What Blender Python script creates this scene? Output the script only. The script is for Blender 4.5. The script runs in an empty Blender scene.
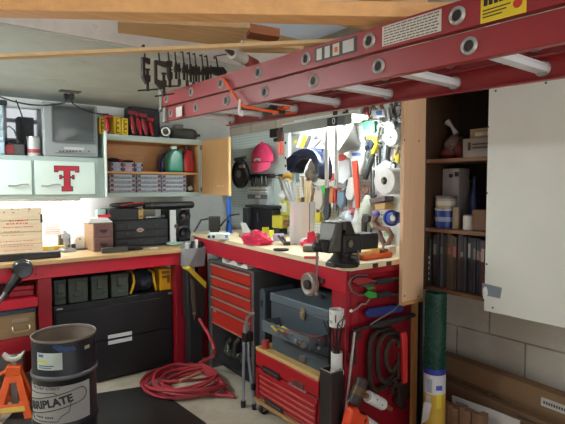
import bpy, bmesh, math, random
from mathutils import Matrix, Vector, noise
random.seed(4)
sc = bpy.context.scene
COL = sc.collection
PI = math.pi
# ------------------------------------------------------------------ camera
H, FOC, YAW, PIT = 1.45, 480.0, math.radians(37.1), math.radians(3.03)
cam_d = bpy.data.cameras.new('camera'); cam = bpy.data.objects.new('camera', cam_d); COL.objects.link(cam)
cam.location = (0, 0, H); cam.rotation_euler = (PI/2-PIT, 0, -YAW)
cam_d.sensor_width = 36; cam_d.lens = FOC/565*36; cam_d.clip_start = .05
sc.camera = cam
_f = Vector((math.sin(YAW)*math.cos(PIT), math.cos(YAW)*math.cos(PIT), -math.sin(PIT)))
_r = Vector((math.cos(YAW), -math.sin(YAW), 0)); _d = _f.cross(_r)
def ray(x, y): return _f+_r*((x-282.5)/FOC)+_d*((y-212)/FOC)
EYE = Vector((0, 0, H))
def onX(x, y, X): d = ray(x, y); return EYE+d*(X/d.x)
def onY(x, y, Y): d = ray(x, y); return EYE+d*(Y/d.y)
def onZ(x, y, Z): d = ray(x, y); return EYE+d*((Z-H)/d.z)
# ------------------------------------------------------------------ planes of the room
FR = Matrix.Identity(4)
class Plane:
    """a vertical plane of the room: u to the right, v up, w towards the room"""
    def __init__(s, o, w):
        w = Vector(w).normalized(); v = Vector((0, 0, 1)); u = v.cross(w)
        s.M = Matrix(((u.x, v.x, w.x, o[0]), (u.y, v.y, w.y, o[1]), (u.z, v.z, w.z, o[2]), (0, 0, 0, 1)))
        s.I = s.M.inverted()
    def p(s, x, y, w=0):
        e = s.I @ EYE; d = s.I.to_3x3() @ ray(x, y); q = e+d*((w-e.z)/d.z)
        return (q.x, q.y)
    def r(s, x0, y0, x1, y1, w=0):
        ym, xm = (y0+y1)/2, (x0+x1)/2
        return s.p(x0, ym, w)[0], s.p(x1, ym, w)[0], s.p(xm, y1, w)[1], s.p(xm, y0, w)[1]
    def __enter__(s):
        global FR
        s.old = FR; FR = s.M; return s
    def __exit__(s, *a):
        global FR
        FR = s.old
class Frame:
    def __init__(s, M): s.M = M
    __enter__ = Plane.__enter__; __exit__ = Plane.__exit__
def PY(Y): return Plane((0, Y, 0), (0, -1, 0))
def PX(X): return Plane((X, 0, 0), (-1, 0, 0))
NB = Vector((1.68, 1.70, 0)); BA = math.radians(4.9)
b_a = Vector((math.sin(BA), math.cos(BA), 0)); b_b = Vector((math.cos(BA), -math.sin(BA), 0))
def PBA(off, px, py, deg):
    P = PB(off); u = P.p(px, py)[0]; o = P.M @ Vector((u, 0, 0)); a = math.radians(deg)
    return Plane((o.x, o.y, 0), (-math.cos(a), math.sin(a), 0))
def PB(off): return Plane(NB+b_b*off, -b_b)
# ------------------------------------------------------------------ materials
def lin(c):
    c /= 255.0
    return c/12.92 if c <= .04045 else ((c+.055)/1.055)**2.4
def col(rgb): return (lin(rgb[0]), lin(rgb[1]), lin(rgb[2]), 1)
_mc = {}
def nt_new(name):
    m = bpy.data.materials.new(name); m.use_nodes = True
    n = m.node_tree.nodes; b = n['Principled BSDF']
    return m, n, m.node_tree.links, b
def M(rgb, rough=.5, metal=0.0, noise_=.12, scale=9.0, bump=0.0, emit=0.0, alpha=1.0, stretch=None, coat=0.0, trans=0.0):
    key = (rgb, rough, metal, noise_, scale, bump, emit, alpha, stretch, coat, trans)
    if key in _mc: return _mc[key]
    m, n, l, b = nt_new('surface')
    tc = n.new('ShaderNodeTexCoord'); mp = n.new('ShaderNodeMapping'); nz = n.new('ShaderNodeTexNoise')
    l.new(tc.outputs['Object'], mp.inputs[0]); l.new(mp.outputs[0], nz.inputs[0])
    if stretch: mp.inputs['Scale'].default_value = stretch
    nz.inputs['Scale'].default_value = scale; nz.inputs['Detail'].default_value = 5; nz.inputs['Roughness'].default_value = .65
    mx = n.new('ShaderNodeMix'); mx.data_type = 'RGBA'
    c = col(rgb)
    lo = tuple(max(0, v*(1-2.2*noise_)) for v in c[:3])+(1,); hi = tuple(min(1, v*(1+1.6*noise_)) for v in c[:3])+(1,)
    mx.inputs[6].default_value = lo; mx.inputs[7].default_value = hi
    l.new(nz.outputs[0], mx.inputs[0]); l.new(mx.outputs[2], b.inputs['Base Color'])
    b.inputs['Roughness'].default_value = rough; b.inputs['Metallic'].default_value = metal
    if coat: b.inputs['Coat Weight'].default_value = coat
    if trans: b.inputs['Transmission Weight'].default_value = trans
    if bump:
        bp = n.new('ShaderNodeBump'); bp.inputs['Strength'].default_value = bump; bp.inputs['Distance'].default_value = .01
        l.new(nz.outputs[0], bp.inputs['Height']); l.new(bp.outputs[0], b.inputs['Normal'])
    if emit:
        b.inputs['Emission Color'].default_value = c; b.inputs['Emission Strength'].default_value = emit
    if alpha < 1: b.inputs['Alpha'].default_value = alpha
    _mc[key] = m; return m
def WOOD(rgb, axis='x', rough=.6, contrast=.22):
    st = {'x': (1.2, 14, 14), 'y': (14, 1.2, 14), 'z': (14, 14, 1.2)}[axis]
    return M(rgb, rough, 0, contrast, 2.6, .08, 0, 1.0, st)
# ------------------------------------------------------------------ mesh builder
class MB:
    def __init__(s): s.bm = bmesh.new()
    def _add(s, vs, fs):
        v = [s.bm.verts.new(p) for p in vs]
        for f in fs:
            try: s.bm.faces.new([v[i] for i in f])
            except ValueError: pass
        return s
    def box(s, x0, x1, y0, y1, z0, z1):
        if x0 > x1: x0, x1 = x1, x0
        if y0 > y1: y0, y1 = y1, y0
        if z0 > z1: z0, z1 = z1, z0
        return s._add([(x0,y0,z0),(x1,y0,z0),(x1,y1,z0),(x0,y1,z0),(x0,y0,z1),(x1,y0,z1),(x1,y1,z1),(x0,y1,z1)],
                      [(3,2,1,0),(4,5,6,7),(0,1,5,4),(1,2,6,5),(2,3,7,6),(3,0,4,7)])
    def hexa(s, a, b):
        """two quads (lists of 4 points) joined into a solid"""
        return s._add(list(a)+list(b), [(3,2,1,0),(4,5,6,7),(0,1,5,4),(1,2,6,5),(2,3,7,6),(3,0,4,7)])
    def prism(s, pts, w0, w1):
        """polygon in u,v extruded from w0 to w1"""
        a = sum(pts[i][0]*pts[(i+1) % len(pts)][1]-pts[(i+1) % len(pts)][0]*pts[i][1] for i in range(len(pts)))
        if a < 0: pts = pts[::-1]
        n = len(pts); lo, hi = min(w0, w1), max(w0, w1)
        vs = [(p[0], p[1], lo) for p in pts]+[(p[0], p[1], hi) for p in pts]
        return s._add(vs, [tuple(range(n-1, -1, -1)), tuple(range(n, 2*n))]+[(i, (i+1) % n, n+(i+1) % n, n+i) for i in range(n)])
    def slab(s, pts, z0, z1): return s.prism(pts, z0, z1)
    def cyl(s, p, q, r, r2=None, seg=16, cap=True):
        p, q = Vector(p), Vector(q); r2 = r if r2 is None else r2
        d = (q-p).normalized(); e = d.orthogonal().normalized(); g = d.cross(e)
        vs = []
        for c, rr in ((p, r), (q, r2)):
            for i in range(seg):
                a = 2*PI*i/seg; vs.append(c+(e*math.cos(a)+g*math.sin(a))*rr)
        fs = [(i, (i+1) % seg, seg+(i+1) % seg, seg+i) for i in range(seg)]
        if cap: fs += [tuple(range(seg-1, -1, -1)), tuple(range(seg, 2*seg))]
        return s._add(vs, fs)
    def tube(s, pts, r, seg=8, closed=False, taper=None):
        pts = [Vector(p) for p in pts]; n = len(pts); rings = []; e = None
        for i, p in enumerate(pts):
            if closed: d = pts[(i+1) % n]-pts[i-1]
            else: d = pts[min(i+1, n-1)]-pts[max(i-1, 0)]
            d.normalize()
            if e is None: e = d.orthogonal()
            e = (e-d*e.dot(d))
            if e.length < 1e-6: e = d.orthogonal()
            e.normalize(); g = d.cross(e)
            rr = r if taper is None else r*taper[i]
            rings.append([p+(e*math.cos(2*PI*k/seg)+g*math.sin(2*PI*k/seg))*rr for k in range(seg)])
        vs = [v for ring in rings for v in ring]; fs = []
        for i in range(n if closed else n-1):
            j = (i+1) % n
            for k in range(seg): fs.append((i*seg+k, i*seg+(k+1) % seg, j*seg+(k+1) % seg, j*seg+k))
        if not closed: fs += [tuple(range(seg-1, -1, -1)), tuple(range((n-1)*seg, n*seg))]
        return s._add(vs, fs)
    def lathe(s, prof, c=(0, 0, 0), ax=(0, 0, 1), seg=28):
        """profile of (radius, height) around an axis through c"""
        c = Vector(c); d = Vector(ax).normalized(); e = d.orthogonal().normalized(); g = d.cross(e)
        vs, idx = [], []
        for r, h in prof:
            if r < 1e-6: idx.append([len(vs)]); vs.append(c+d*h)
            else:
                idx.append(list(range(len(vs), len(vs)+seg)))
                for k in range(seg):
                    a = 2*PI*k/seg; vs.append(c+d*h+(e*math.cos(a)+g*math.sin(a))*r)
        fs = []
        for A, B in zip(idx, idx[1:]):
            for k in range(seg):
                k2 = (k+1) % seg
                if len(A) == 1 and len(B) == 1: continue
                if len(A) == 1: fs.append((A[0], B[k2], B[k]))
                elif len(B) == 1: fs.append((A[k], A[k2], B[0]))
                else: fs.append((A[k], A[k2], B[k2], B[k]))
        return s._add(vs, fs)
    def ball(s, c, rx, ry=None, rz=None, seg=16, amp=0, freq=20, seed=0):
        ry = rx if ry is None else ry; rz = rx if rz is None else rz
        t = bmesh.new(); bmesh.ops.create_uvsphere(t, u_segments=seg, v_segments=max(6, seg//2+2), radius=1)
        t.verts.index_update()
        vs = []
        for v in t.verts:
            k = 1
            if amp: k = 1+amp*noise.noise(Vector((v.co.x*rx*freq+seed*7.3, v.co.y*ry*freq, v.co.z*rz*freq)))
            vs.append((c[0]+v.co.x*rx*k, c[1]+v.co.y*ry*k, c[2]+v.co.z*rz*k))
        fs = [tuple(v.index for v in f.verts) for f in t.faces]
        t.free(); return s._add(vs, fs)
    def text(s, st, size, o, u=(1, 0, 0), v=(0, 1, 0), depth=.001, align='CENTER', bend=None, shear=0.0, bold=0.0):
        cu = bpy.data.curves.new('t', 'FONT'); cu.body = st; cu.size = size; cu.align_x = align; cu.align_y = 'CENTER'
        cu.extrude = depth; cu.shear = shear; cu.resolution_u = 3; cu.offset = bold
        ob = bpy.data.objects.new('t', cu); COL.objects.link(ob)
        me = bpy.data.meshes.new_from_object(ob.evaluated_get(bpy.context.evaluated_depsgraph_get()))
        bpy.data.objects.remove(ob); bpy.data.curves.remove(cu)
        u, v, o = Vector(u), Vector(v), Vector(o); w = u.cross(v)
        if bend: vs = [bend(p.co) for p in me.vertices]
        else: vs = [o+u*p.co.x+v*p.co.y+w*p.co.z for p in me.vertices]
        s._add(vs, [tuple(p.vertices) for p in me.polygons])
        bpy.data.meshes.remove(me); return s
    def xf(s, Mx):
        bmesh.ops.transform(s.bm, matrix=Mx, verts=s.bm.verts); return s
    def mesh(s, name, mat, smooth=35, weld=True):
        bmesh.ops.transform(s.bm, matrix=FR, verts=s.bm.verts)
        if weld: bmesh.ops.recalc_face_normals(s.bm, faces=s.bm.faces)
        me = bpy.data.meshes.new(name); s.bm.to_mesh(me); s.bm.free()
        me.materials.append(mat)
        if smooth:
            for p in me.polygons: p.use_smooth = True
            me.set_sharp_from_angle(angle=math.radians(smooth))
        return me
def bev(o, w, seg=2):
    if w:
        b = o.modifiers.new('bevel', 'BEVEL'); b.width = w; b.segments = seg; b.limit_method = 'ANGLE'; b.angle_limit = math.radians(40)
    return o
TOPS = []
def thing(name, label, cat, group=None):
    o = bpy.data.objects.new(name, None); COL.objects.link(o); o.empty_display_size = .05
    o['label'] = label; o['category'] = cat
    if group: o['group'] = group
    TOPS.append(o); return o
def part(par, name, mb, mat, bevel=0, label=None, smooth=35, kind=None):
    o = bpy.data.objects.new(name, mb.mesh(name, mat, smooth)); COL.objects.link(o); o.parent = par
    if label: o['label'] = label
    if kind: o['kind'] = kind
    return bev(o, bevel)
def solo(name, label, cat, mb, mat, group=None, bevel=0, smooth=35, kind=None):
    o = bpy.data.objects.new(name, mb.mesh(name, mat, smooth)); COL.objects.link(o)
    o['label'] = label; o['category'] = cat
    if group: o['group'] = group
    if kind: o['kind'] = kind
    TOPS.append(o); return bev(o, bevel)
def struct(name, mb, mat, par=None, bevel=0, smooth=35):
    o = bpy.data.objects.new(name, mb.mesh(name, mat, smooth)); COL.objects.link(o)
    o['kind'] = 'structure'
    if par: o.parent = par
    return bev(o, bevel)
def kids(o): return [c for c in COL.objects if c.parent == o]
def settle(o):
    """put the origin of a finished thing at its base"""
    ms = []; st = [o]
    while st:
        q = st.pop(); st += list(q.children)
        if q.type == 'MESH': ms.append(q.data)
    P = [v.co for m in ms for v in m.vertices]
    if not P: return
    lo = [min(p[i] for p in P) for i in range(3)]; hi = [max(p[i] for p in P) for i in range(3)]
    c = Vector(((lo[0]+hi[0])/2, (lo[1]+hi[1])/2, lo[2]))
    for m in set(ms): m.transform(Matrix.Translation(-c))
    o.location = c
    if o in TOPS: TOPS.remove(o)
def copy_tree(o, par=None):
    c = o.copy(); COL.objects.link(c)
    if par: c.parent = par
    for ch in list(o.children): copy_tree(ch, c)
    return c
def dup(o, loc, label=None, rotz=None):
    c = copy_tree(o); c.location = loc
    if label: c['label'] = label
    if rotz is not None: c.rotation_euler = (0, 0, rotz)
    return c
def arc(c, r, a0, a1, n, ax=0):
    return [(c[0]+r*math.cos(math.radians(a0+(a1-a0)*i/n)), c[1]+r*math.sin(math.radians(a0+(a1-a0)*i/n))) for i in range(n+1)]
UNDER, SHOP, SKY, DOOR, FILL_LAMP, UPLIGHT, SCRIPT = 130.0, 190.0, .85, 3.5, 165.0, 3.0, True
# ================================================================== THE ROOM
def concrete(rgb, rgb2, scale, bump=.25, rough=.85, stain=None):
    m, n, l, b = nt_new('concrete')
    tc = n.new('ShaderNodeTexCoord')
    a = n.new('ShaderNodeTexNoise'); a.inputs['Scale'].default_value = scale; a.inputs['Detail'].default_value = 8; a.inputs['Roughness'].default_value = .7
    l.new(tc.outputs['Object'], a.inputs[0])
    rp = n.new('ShaderNodeValToRGB'); rp.color_ramp.elements[0].position = .35; rp.color_ramp.elements[1].position = .65
    rp.color_ramp.elements[0].color = col(rgb2); rp.color_ramp.elements[1].color = col(rgb)
    l.new(a.outputs[0], rp.inputs[0]); out = rp.outputs[0]
    if stain:
        a2 = n.new('ShaderNodeTexNoise'); a2.inputs['Scale'].default_value = stain[1]; a2.inputs['Detail'].default_value = 10; a2.inputs['Roughness'].default_value = .75
        l.new(tc.outputs['Object'], a2.inputs[0])
        r2 = n.new('ShaderNodeValToRGB'); r2.color_ramp.elements[0].position = stain[2]; r2.color_ramp.elements[1].position = stain[2]+.1
        r2.color_ramp.elements[0].color = (0, 0, 0, 1); r2.color_ramp.elements[1].color = (.8, .8, .8, 1)
        l.new(a2.outputs[0], r2.inputs[0])
        mx = n.new('ShaderNodeMix'); mx.data_type = 'RGBA'; l.new(r2.outputs[0], mx.inputs[0]); l.new(out, mx.inputs[6]); mx.inputs[7].default_value = col(stain[0])
        out = mx.outputs[2]
    l.new(out, b.inputs['Base Color']); b.inputs['Roughness'].default_value = rough
    bp = n.new('ShaderNodeBump'); bp.inputs['Strength'].default_value = bump; bp.inputs['Distance'].default_value = .01
    l.new(a.outputs[0], bp.inputs['Height']); l.new(bp.outputs[0], b.inputs['Normal'])
    return m
def blockwall():
    m, n, l, b = nt_new('concrete_block')
    tc = n.new('ShaderNodeTexCoord'); sp = n.new('ShaderNodeSeparateXYZ'); cb = n.new('ShaderNodeCombineXYZ')
    l.new(tc.outputs['Object'], sp.inputs[0])
    ay = n.new('ShaderNodeMath'); ay.inputs[1].default_value = -1.222+.406*8; l.new(sp.outputs['Y'], ay.inputs[0])
    az = n.new('ShaderNodeMath'); az.inputs[1].default_value = -.62+.203*8; l.new(sp.outputs['Z'], az.inputs[0])
    l.new(ay.outputs[0], cb.inputs[0]); l.new(az.outputs[0], cb.inputs[1])
    bk = n.new('ShaderNodeTexBrick'); l.new(cb.outputs[0], bk.inputs[0])
    bk.inputs['Scale'].default_value = 1; bk.inputs['Brick Width'].default_value = .406; bk.inputs['Row Height'].default_value = .203
    bk.inputs['Mortar Size'].default_value = .006; bk.inputs['Mortar Smooth'].default_value = .5; bk.inputs['Bias'].default_value = -.4
    bk.inputs['Color1'].default_value = col((190, 178, 164)); bk.inputs['Color2'].default_value = col((180, 168, 154)); bk.inputs['Mortar'].default_value = col((140, 128, 116))
    nz = n.new('ShaderNodeTexNoise'); nz.inputs['Scale'].default_value = 4; nz.inputs['Detail'].default_value = 10; nz.inputs['Roughness'].default_value = .7
    l.new(tc.outputs['Object'], nz.inputs[0])
    rp = n.new('ShaderNodeValToRGB'); rp.color_ramp.elements[0].position = .5; rp.color_ramp.elements[1].position = .68
    rp.color_ramp.elements[0].color = (0, 0, 0, 1); rp.color_ramp.elements[1].color = (.55, .55, .55, 1)
    l.new(nz.outputs[0], rp.inputs[0])
    mx = n.new('ShaderNodeMix'); mx.data_type = 'RGBA'; l.new(rp.outputs[0], mx.inputs[0]); l.new(bk.outputs[0], mx.inputs[6]); mx.inputs[7].default_value = col((214, 208, 200))
    l.new(mx.outputs[2], b.inputs['Base Color']); b.inputs['Roughness'].default_value = .9
    bp = n.new('ShaderNodeBump'); bp.inputs['Strength'].default_value = .6; bp.inputs['Distance'].default_value = .006; bp.invert = True
    l.new(bk.outputs['Fac'], bp.inputs['Height'])
    b2 = n.new('ShaderNodeBump'); b2.inputs['Strength'].default_value = .3; b2.inputs['Distance'].default_value = .006
    l.new(nz.outputs[0], b2.inputs['Height']); l.new(bp.outputs[0], b2.inputs['Normal']); l.new(b2.outputs[0], b.inputs['Normal'])
    return m
def translucent_sheet():
    m, n, l, b = nt_new('fibreglass_sheet')
    t = n.new('ShaderNodeBsdfTranslucent'); t.inputs[0].default_value = (.86, .86, .86, 1); d = n.new('ShaderNodeMixShader'); d.inputs[0].default_value = .55
    b.inputs['Base Color'].default_value = col((226, 230, 234)); b.inputs['Roughness'].default_value = .5
    l.new(b.outputs[0], d.inputs[1]); l.new(t.outputs[0], d.inputs[2]); l.new(d.outputs[0], n['Material Output'].inputs[0])
    return m
def glass():
    m, n, l, b = nt_new('glass')
    b.inputs['Base Color'].default_value = (.95, .97, 1, 1); b.inputs['Roughness'].default_value = .05; b.inputs['Alpha'].default_value = .12
    return m
WHITE_PLASTER = concrete((226, 228, 226), (214, 216, 212), 5, .12)
XL, XR, YF, YB, ZC = -2.2, 2.54, -1.6, 4.25, 2.14
struct('floor', MB().box(XL, XR+.15, YF-.3, YB+.15, -.1, 0), concrete((196, 184, 164), (172, 160, 142), 6, .15, .7, ((120, 108, 92), 2.2, .62)))
# back wall with its window opening
with PY(YB):
    pass
P_ = PY(YB); wu0, wu1, wv0, wv1 = P_.r(3, 107, 42, 141)
struct('wall_back', MB().box(XL, wu0, YB, YB+.15, 0, 2.75).box(wu1, XR+.15, YB, YB+.15, 0, 2.75)
       .box(wu0, wu1, YB, YB+.15, 0, wv0).box(wu0, wu1, YB, YB+.15, wv1, 2.75), WHITE_PLASTER)
w1 = struct('window_1', MB().box(wu0, wu0+.03, YB+.03, YB+.1, wv0, wv1).box(wu1-.03, wu1, YB+.03, YB+.1, wv0, wv1)
            .box(wu0, wu1, YB+.03, YB+.1, wv1-.012, wv1).box(wu0, wu1, YB+.03, YB+.1, wv0, wv0+.02), M((206, 210, 216), .5))
zc_ = P_.p(22, 120)[1]
struct('middle_rail', MB().box(wu0+.03, wu1-.03, YB+.035, YB+.095, zc_-.02, zc_+.012), M((188, 192, 198), .5), w1)
struct('pane', MB().box(wu0+.03, wu1-.03, YB+.064, YB+.068, wv0+.02, wv1-.012), glass(), w1)
struct('wall_right', MB().box(XR, XR+.15, YF, YB, 0, 2.75), blockwall())
struct('wall_left', MB().box(XL-.15, XL, YF, YB+.15, 0, 2.75), M((150, 144, 136), .9))
# low concrete soffit over the back of the room, its edge at Y 2.40
SOF = concrete((206, 212, 206), (190, 196, 190), 3.2, .3, .9, ((150, 146, 136), 3.0, .62))
struct('ceiling', MB().box(XL, XR, 2.40, YB, ZC, ZC+.13), SOF)
struct('ceiling_edge', MB().box(XL, XR, 2.385, 2.40, ZC+.008, ZC+.15), concrete((222, 216, 208), (206, 198, 190), 7, .3, .9, ((96, 74, 58), 9, .63)))
# sloping corrugated roof
rb = MB(); n = 180
pr = []
for i in range(n+1):
    x = XL+(XR-XL)*i/n; pr.append((x, 2.62+.02*math.sin(i*PI/2)))
top = [(x, z+.004) for x, z in pr[::-1]]
with PY(YB): struct('roof', rb.prism(pr+top, 0, YB-YF+.2), translucent_sheet())
for i, y in enumerate((2.30, 1.93, 2.95, 1.2, .5)):
    struct('trim_%d' % (i+1), MB().box(-.6 if i < 3 else .6, XR, y-.02, y+.02, 2.50, 2.584), WOOD((216, 172, 120), 'x'))

# ------------------------------------------------------------------ timber laid across the ladder
def flat_board(pix, z0, th, ext0=0, ext1=0):
    q = [onZ(x, y, z0) for x, y in pix]           # left front, right front, right back, left back
    d0 = (q[0]-q[1]).normalized(); d1 = (q[3]-q[2]).normalized()
    q[0] += d0*ext0; q[3] += d1*ext0; q[1] -= d0*ext1; q[2] -= d1*ext1
    return MB().prism([(v.x, v.y) for v in q], z0, z0+th)
solo('plank', 'long reddish pine plank across the top of the view, over the ladder', 'plank',
     flat_board(((0, 10), (420, 17), (420, 27), (0, 18)), 1.950, .045, .8, .12), WOOD((238, 174, 112), 'x', .6, .16), bevel=.003)
solo('wood_strip', 'thin pale wood strip running from the left edge to the ladder', 'wood strip',
     flat_board(((0, 60), (345, 44), (345, 41.5), (0, 57)), 1.957, .012, .5, .1), WOOD((226, 190, 140), 'x', .6, .12))
pw = flat_board(((118, 33), (236, 47.5), (250, 28), (118, 22)), 2.155, .018)
solo('plywood_sheet', 'tan plywood sheet stored flat behind the long reddish plank', 'board', pw, WOOD((206, 166, 116), 'x', .65, .2))
solo('wood_offcut', 'short reddish wood offcut right of the plywood sheet', 'board',
     flat_board(((246, 38.5), (276, 43), (280, 37), (250, 32)), 2.17, .04), WOOD((176, 108, 68), 'x', .6, .2))
solo('short_board', 'pale short board tucked between the plank and the ladder top', 'board',
     flat_board(((240, 52.5), (300, 54), (304, 49), (244, 44)), 2.12, .02), WOOD((218, 178, 126), 'x', .6, .16))
# a caulk tube lying above the ladder's far part
a_, b_ = onZ(232, 53, 2.10), onZ(252, 63, 2.10)
t = thing('caulk_tube', 'red and white tube lying above the ladder behind the thin strip', 'tube')
dv = (b_-a_).normalized()
part(t, 'tube_body', MB().cyl(a_, a_+dv*.12, .028), M((220, 216, 210), .4)); part(t, 'tube_end', MB().cyl(a_+dv*.12, a_+dv*.24, .029), M((150, 40, 36), .4)); part(t, 'hanger_wire', MB().tube([a_+dv*.1-Vector((0, 0, .031)), a_+dv*.1+Vector((0, .031, 0)), a_+dv*.1+Vector((0, .01, .034)), Vector((a_.x+dv.x*.1, 2.384, ZC+.03))], .003, 6), M((90, 84, 80), .5, .4)); part(t, 'nozzle', MB().cyl(a_-dv*.06, a_, .006, .014), M((70, 60, 54), .5))

# ------------------------------------------------------------------ the extension ladder
RED = M((146, 36, 38), .42, 0, .1, 14, .05); ALU = M((214, 214, 216), .35, .1, .06, 20)
LX, LZ, LS = 1.115, 1.865, .027
def lz(y): return LZ+LS*(y-.7)
lad = thing('extension_ladder', 'red fibreglass extension ladder hung level below the ceiling', 'ladder')
def rail(x0, side, zo, y0, y1):
    m = MB(); w, f, th = .074, .026, .005
    s = side
    sec = [(0, -w/2), (f*s, -w/2), (f*s, -w/2+th), (th*s, -w/2+th), (th*s, w/2-th), (f*s, w/2-th), (f*s, w/2), (0, w/2)]
    vs = [(x0+a, y, lz(y)+zo+b) for y in (y0, y1) for a, b in sec]; k = len(sec)
    m._add(vs, [tuple(range(k)), tuple(range(2*k-1, k-1, -1))]+[(i, (i+1) % k, k+(i+1) % k, k+i) for i in range(k)])
    return m
Y0, YE = -.25, 2.615
ZU, ZL = .022, -.058
part(lad, 'rail', rail(LX, 1, ZU, Y0, YE), RED, .0015); part(lad, 'rail', rail(LX+.012, 1, ZL, Y0, YE-.05), RED, .0015)
part(lad, 'rail', rail(1.545, -1, ZU, Y0, YE), RED, .0015); part(lad, 'rail', rail(1.530, -1, ZL, Y0, YE-.05), RED, .0015)
ups = [.731+.3015*i for i in range(-2, 7)]
for k, yc in enumerate(ups):
    for zo, dy in ((ZU, 0), (ZL, -.028)):
        y = yc+dy; z = lz(y)+zo
        x0 = LX if zo > 0 else LX+.012
        x1 = 1.545 if zo > 0 else 1.53
        rg = MB()
        sec = [(-.017, -.012), (.017, -.012), (.021, 0), (.017, .012), (-.017, .012), (-.021, 0)]
        vs = [(xx, y+a, z+b) for xx in (x0+.006, x1-.006) for a, b in sec]
        rg._add(vs, [(5, 4, 3, 2, 1, 0), (6, 7, 8, 9, 10, 11)]+[(i, (i+1) % 6, 6+(i+1) % 6, 6+i) for i in range(6)])
        part(lad, 'rung', rg, ALU)
        if k >= 1:
            part(lad, 'rung_sleeve', MB().lathe([(.0142, .012), (.0142, -.005), (.017, -.008), (.022, -.006), (.024, .001), (.0225, .001)], (x0, y, z), (1, 0, 0), 20), M((176, 172, 166), .35, .4), smooth=60)
            part(lad, 'rung_socket', MB().cyl((x0-.0025, y, z), (x0-.0005, y, z), .0150, seg=18), M((52, 42, 38), .8))
            part(lad, 'rung_sleeve', MB().lathe([(.012, -.01), (.012, .006), (.019, .008), (.024, .004), (.024, -.004)], (x1-.005, y, z), (-1, 0, 0), 16), M((176, 172, 166), .35, .4), smooth=60)
lp = Plane((LX, 0, 0), (-1, 0, 0))
with lp:
    def lab(px0, px1, f0, f1, mat, name='label', label=None, w=.0012):
        u0, u1 = lp.p(px0, 40)[0], lp.p(px1, 40)[0]
        u0 = -onX(px0, 187-(px0-(-90))*.32, LX).y; u1 = -onX(px1, 187-(px1-(-90))*.32, LX).y
        za, zb = lz(-u0)+ZU, lz(-u1)+ZU; h = .074
        q = [(u0, za-h/2+f0*h), (u1, zb-h/2+f0*h), (u1, zb-h/2+f1*h), (u0, za-h/2+f1*h)]
        part(lad, name, MB().prism(q, 0, w), mat, label=label); return u0, u1, (za+zb)/2
    PAPER = M((212, 200, 186), .6, 0, .05)
    u0, u1, zz = lab(382.5, 441.5, .12, .9, PAPER, label='long white printed label')
    tx = MB()
    for r in range(7):
        zt = zz+(.066*(r/6-.5))*.72
        x = u0+.006
        while x < u1-.012:
            wd = random.uniform(.006, .02); wd = min(wd, u1-.006-x)
            sl = -LS*(x-(u0+u1)/2)
            tx.box(x, x+wd, zt+sl-.0016, zt+sl+.0016, .0013, .0017); x += wd+.003
    part(lad, 'label_print', tx, M((96, 90, 84), .7))
    lab(315, 357, .2, .86, M((38, 32, 30), .5), label='black label strip with four white pictograms')
    for a, b, c in ((317, 322, (206, 200, 190)), (325, 330, (200, 194, 184)), (333, 339.5, (214, 190, 168)), (343, 354, (196, 190, 184))):
        lab(a, b, .28, .8, M(c, .6), 'pictogram', w=.0018)
    lab(335, 338, .42, .64, M((196, 96, 44), .6), 'pictogram', w=.0024)
    u0, u1, zz = lab(481, 527, .0, .86, M((226, 194, 32), .5, 0, .04), label='yellow warning label')
    tx = MB()
    for k in range(6): tx.box(u0+.008+.013*k, u0+.018+.013*k, zz+.004, zz+.02, .0013, .0017)
    for r in range(3): tx.box(u0+.006, u0+.055+.01*r, zz-.02+.008*r-.004, zz-.02+.008*r-.001, .0013, .0017)
    part(lad, 'label_print', tx, M((36, 32, 24), .6))
    part(lad, 'label_mark', MB().cyl(((u1-.02), zz-.012, .0012), ((u1-.02), zz-.012, .0018), .011), M((196, 50, 36), .5))
    lab(176, 182, -1.0, -.3, M((206, 200, 196), .6), label='small pale sticker near the far end')
    # cast end brackets
    y = YE; z = lz(y)
    part(lad, 'end_bracket', MB().prism([(-y-.035, z+ZU-.06), (-y+.012, z+ZU-.045), (-y+.012, z+ZU+.05), (-y-.03, z+ZU+.062), (-y-.038, z+ZU+.04), (-y-.018, z+ZU+.03), (-y-.02, z+ZU-.03)], -.03, .006), M((150, 150, 146), .45, .5), .002)
    part(lad, 'end_bracket', MB().prism([(-y+.02, z+ZL-.05), (-y+.056, z+ZL-.04), (-y+.056, z+ZL+.035), (-y+.02, z+ZL+.03)], -.03, .004), M((150, 150, 146), .45, .5), .002)
# orange tie strap round the ladder with its ratchet
ORG = M((232, 92, 34), .7, 0, .1)
t = thing('ratchet_strap', 'orange ratchet strap looped under the ladder rails', 'strap')
sx = lambda x, y, X: tuple(onX(x, y, X))
zt = lz(1.75)
part(t, 'webbing', MB().tube([(1.13, onX(223, 80, 1.1).y, onX(223, 78, 1.1).z-.01), sx(223, 78.5, 1.106), sx(226, 82, 1.098), sx(231, 90, 1.096), sx(238, 101, 1.09), sx(245, 107, 1.09), (1.2, 1.62, zt-.135), sx(273, 113.5, 1.32), sx(300, 113, 1.56), (1.57, 1.63, lz(1.6)+.07)], .006, 6), ORG)
q = Vector(sx(274, 112, 1.33))
part(t, 'ratchet', MB().box(q.x-.03, q.x+.03, q.y-.05, q.y+.05, q.z-.014, q.z+.02).cyl((q.x-.035, q.y-.02, q.z+.01), (q.x+.035, q.y-.02, q.z+.01), .018), M((46, 40, 40), .5, .3), .003)
part(t, 'ratchet_handle', MB().box(q.x-.02, q.x+.02, q.y-.1, q.y-.05, q.z+.002, q.z+.016), ORG, .003)
h = Vector(sx(240, 110, 1.085))
part(t, 'hanger_hook', MB().tube([h+Vector((0, 0, .045)), h+Vector((0, .006, .0)), h+Vector((0, 0, -.02)), h+Vector((0, -.016, -.024)), h+Vector((0, -.02, -.008))], .006, 8), M((214, 208, 200), .4))
h = Vector(sx(257, 128, 1.5))

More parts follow.
